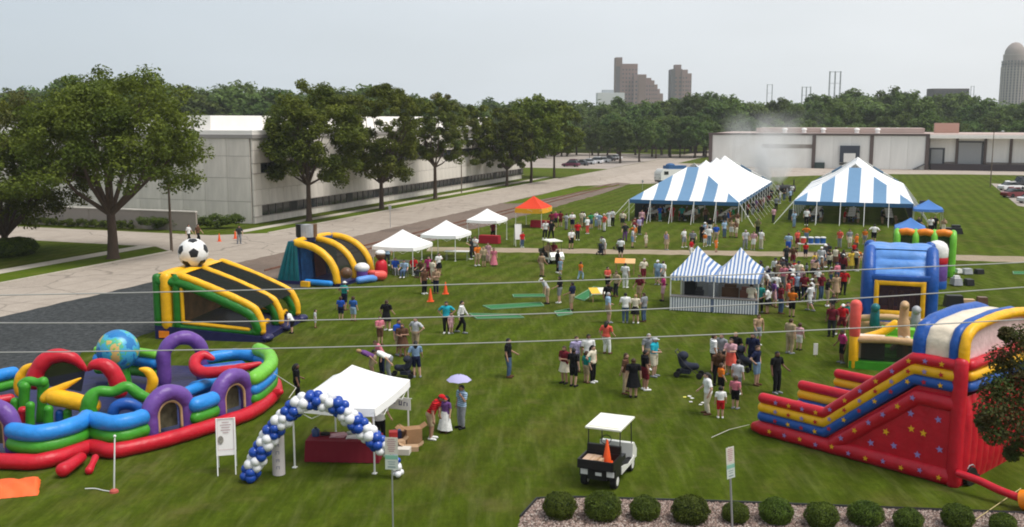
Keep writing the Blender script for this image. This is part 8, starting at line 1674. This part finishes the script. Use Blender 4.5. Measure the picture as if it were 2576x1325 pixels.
# passengers of the far golf cart and children behind the bounce house net
gl = gc2.location; Rg = Matrix.Rotation(gc2.rotation_euler.z, 3, 'Z')
for x, c, l in ((-.26, 'maroon', 'driver in maroon in the far golf cart'), (.26, 'tan', 'passenger in tan in the far golf cart')):
    q = gl + Rg @ Vector((x, -.18, 0)); person(0, 0, c, 'khaki', l, 'sit', gc2.rotation_euler.z + math.pi, 1.68, T_, hair='black', skin=1, loc=(q.x, q.y), z=.345, pr=prg)
# umbrella of the woman in light blue
up = G(1160, 1077); o = empty('umbrella', (up.x - .06, up.y - .1, 1.25)); tag(o, 'lilac umbrella held by the woman in light blue', 'umbrella'); mb = MB(); n = 8; vs = [(0, 0, .82)]
for r_, z_ in ((.17, .80), (.34, .73), (.47, .62)):
    for k in range(16): a = 2 * math.pi * k / 16; q = r_ * (1 if k % 2 == 0 else .95); vs.append((q * math.cos(a), q * math.sin(a), z_ + (.0 if k % 2 == 0 else .015)))
fs = [(0, 1 + k, 1 + (k + 1) % 16) for k in range(16)] + [(1 + i * 16 + k, 1 + (i + 1) * 16 + k, 1 + (i + 1) * 16 + (k + 1) % 16, 1 + i * 16 + (k + 1) % 16) for i in range(2) for k in range(16)]
mb.add(vs, fs); mb.build('canopy', cloth('lilac', (.44, .42, .66)), o, smooth='all'); mb = MB(); mb.tube([(0, 0, -.12), (0, 0, .86)], .009, n=6); mb.build('shaft', DARKM, o)

# ------------------------------------------------------------------ barbecue smoke and haze
def smoke():
    c = gp(157, -16.0); o_m = MB(); o_m.box((0, 0, 9.5), (26, 16, 19)); o = o_m.build('smoke', None if False else mat('tmp_smoke', (1, 1, 1)), smooth=False); o.location = (c.x, c.y, .05)
    m = bpy.data.materials.new('grill_smoke'); m.use_nodes = True; N = m.node_tree.nodes; L = m.node_tree.links; N.remove(N['Principled BSDF']); pv = N.new('ShaderNodeVolumePrincipled'); pv.inputs['Color'].default_value = (.99, .99, 1, 1); pv.inputs['Anisotropy'].default_value = .2
    t = N.new('ShaderNodeTexCoord'); mp_ = N.new('ShaderNodeMapping'); mp_.inputs['Scale'].default_value = (.22, .22, .16); L.new(t.outputs['Object'], mp_.inputs['Vector']); n = N.new('ShaderNodeTexNoise'); n.inputs['Scale'].default_value = 1.0; n.inputs['Detail'].default_value = 4; n.inputs['Distortion'].default_value = .8; L.new(mp_.outputs[0], n.inputs['Vector'])
    s = N.new('ShaderNodeSeparateXYZ'); L.new(t.outputs['Object'], s.inputs[0])
    def math_(op, a, b=None):
        q = N.new('ShaderNodeMath'); q.operation = op
        for i, v in ((0, a), (1, b)):
            if v is None: continue
            if hasattr(v, 'is_linked'): L.new(v, q.inputs[i])
            else: q.inputs[i].default_value = v
        return q.outputs[0]
    x, y, z = s.outputs; cx = math_('MULTIPLY', z, .2); dx = math_('DIVIDE', math_('SUBTRACT', x, cx), math_('ADD', math_('MULTIPLY', z, .5), 3.0)); dy = math_('DIVIDE', y, math_('ADD', math_('MULTIPLY', z, .2), 2.5)); r2 = math_('ADD', math_('MULTIPLY', dx, dx), math_('MULTIPLY', dy, dy)); fall = math_('MAXIMUM', math_('SUBTRACT', 1.0, math_('SQRT', r2)), 0.0); up = math_('POWER', math_('MAXIMUM', math_('SUBTRACT', 1.0, math_('DIVIDE', z, 13.0)), 0.0), 1.6)
    d = math_('MULTIPLY', math_('MULTIPLY', fall, up), math_('MAXIMUM', math_('SUBTRACT', n.outputs['Fac'], .40), 0.0)); L.new(math_('MULTIPLY', d, 15.0), pv.inputs['Density']); L.new(pv.outputs[0], N['Material Output'].inputs['Volume'])
    o.data.materials.clear(); o.data.materials.append(m); tag(o, 'white barbecue smoke drifting up behind the left marquee', 'smoke', kind='stuff'); MATS['smoke'] = m
smoke()
def grill():
    o = empty('barbecue_trailer', gp(157, -11.5), -GRID); tag(o, 'dark barbecue smoker behind the left marquee', 'barbecue'); mb = MB(); mb.lathe((0, 0, 1.0), [(.2, -1.3), (.5, -1.25), (.55, 0), (.5, 1.25), (.2, 1.3)], n=16, axis=Quaternion((0, 1, 0), math.pi / 2)); mb.build('drum', DARKM, o); mb = MB(); mb.tube([(1.0, 0, 1.4), (1.0, 0, 2.3)], .09, n=8); mb.build('chimney', DARKM, o)
    for x in (-.9, .9): mb = MB(); mb.bar((x, -.4, 0), (x, -.2, .8), .06).bar((x, .4, 0), (x, .2, .8), .06); mb.build('leg', DARKM, o, smooth=False)
grill()
def haze():
    mb = MB(); mb.box((0, 700, 74), (2600, 1900, 150)); o = mb.build('haze', mat('tmp_haze', (1, 1, 1)), smooth=False); m = bpy.data.materials.new('thin_haze'); m.use_nodes = True; N = m.node_tree.nodes; L = m.node_tree.links; N.remove(N['Principled BSDF']); pv = N.new('ShaderNodeVolumePrincipled'); pv.inputs['Color'].default_value = (.90, .94, 1.0, 1); pv.inputs['Density'].default_value = .00014; L.new(pv.outputs[0], N['Material Output'].inputs['Volume']); o.data.materials.clear(); o.data.materials.append(m); tag(o, 'thin summer haze over the whole scene', 'haze', kind='stuff')
haze()
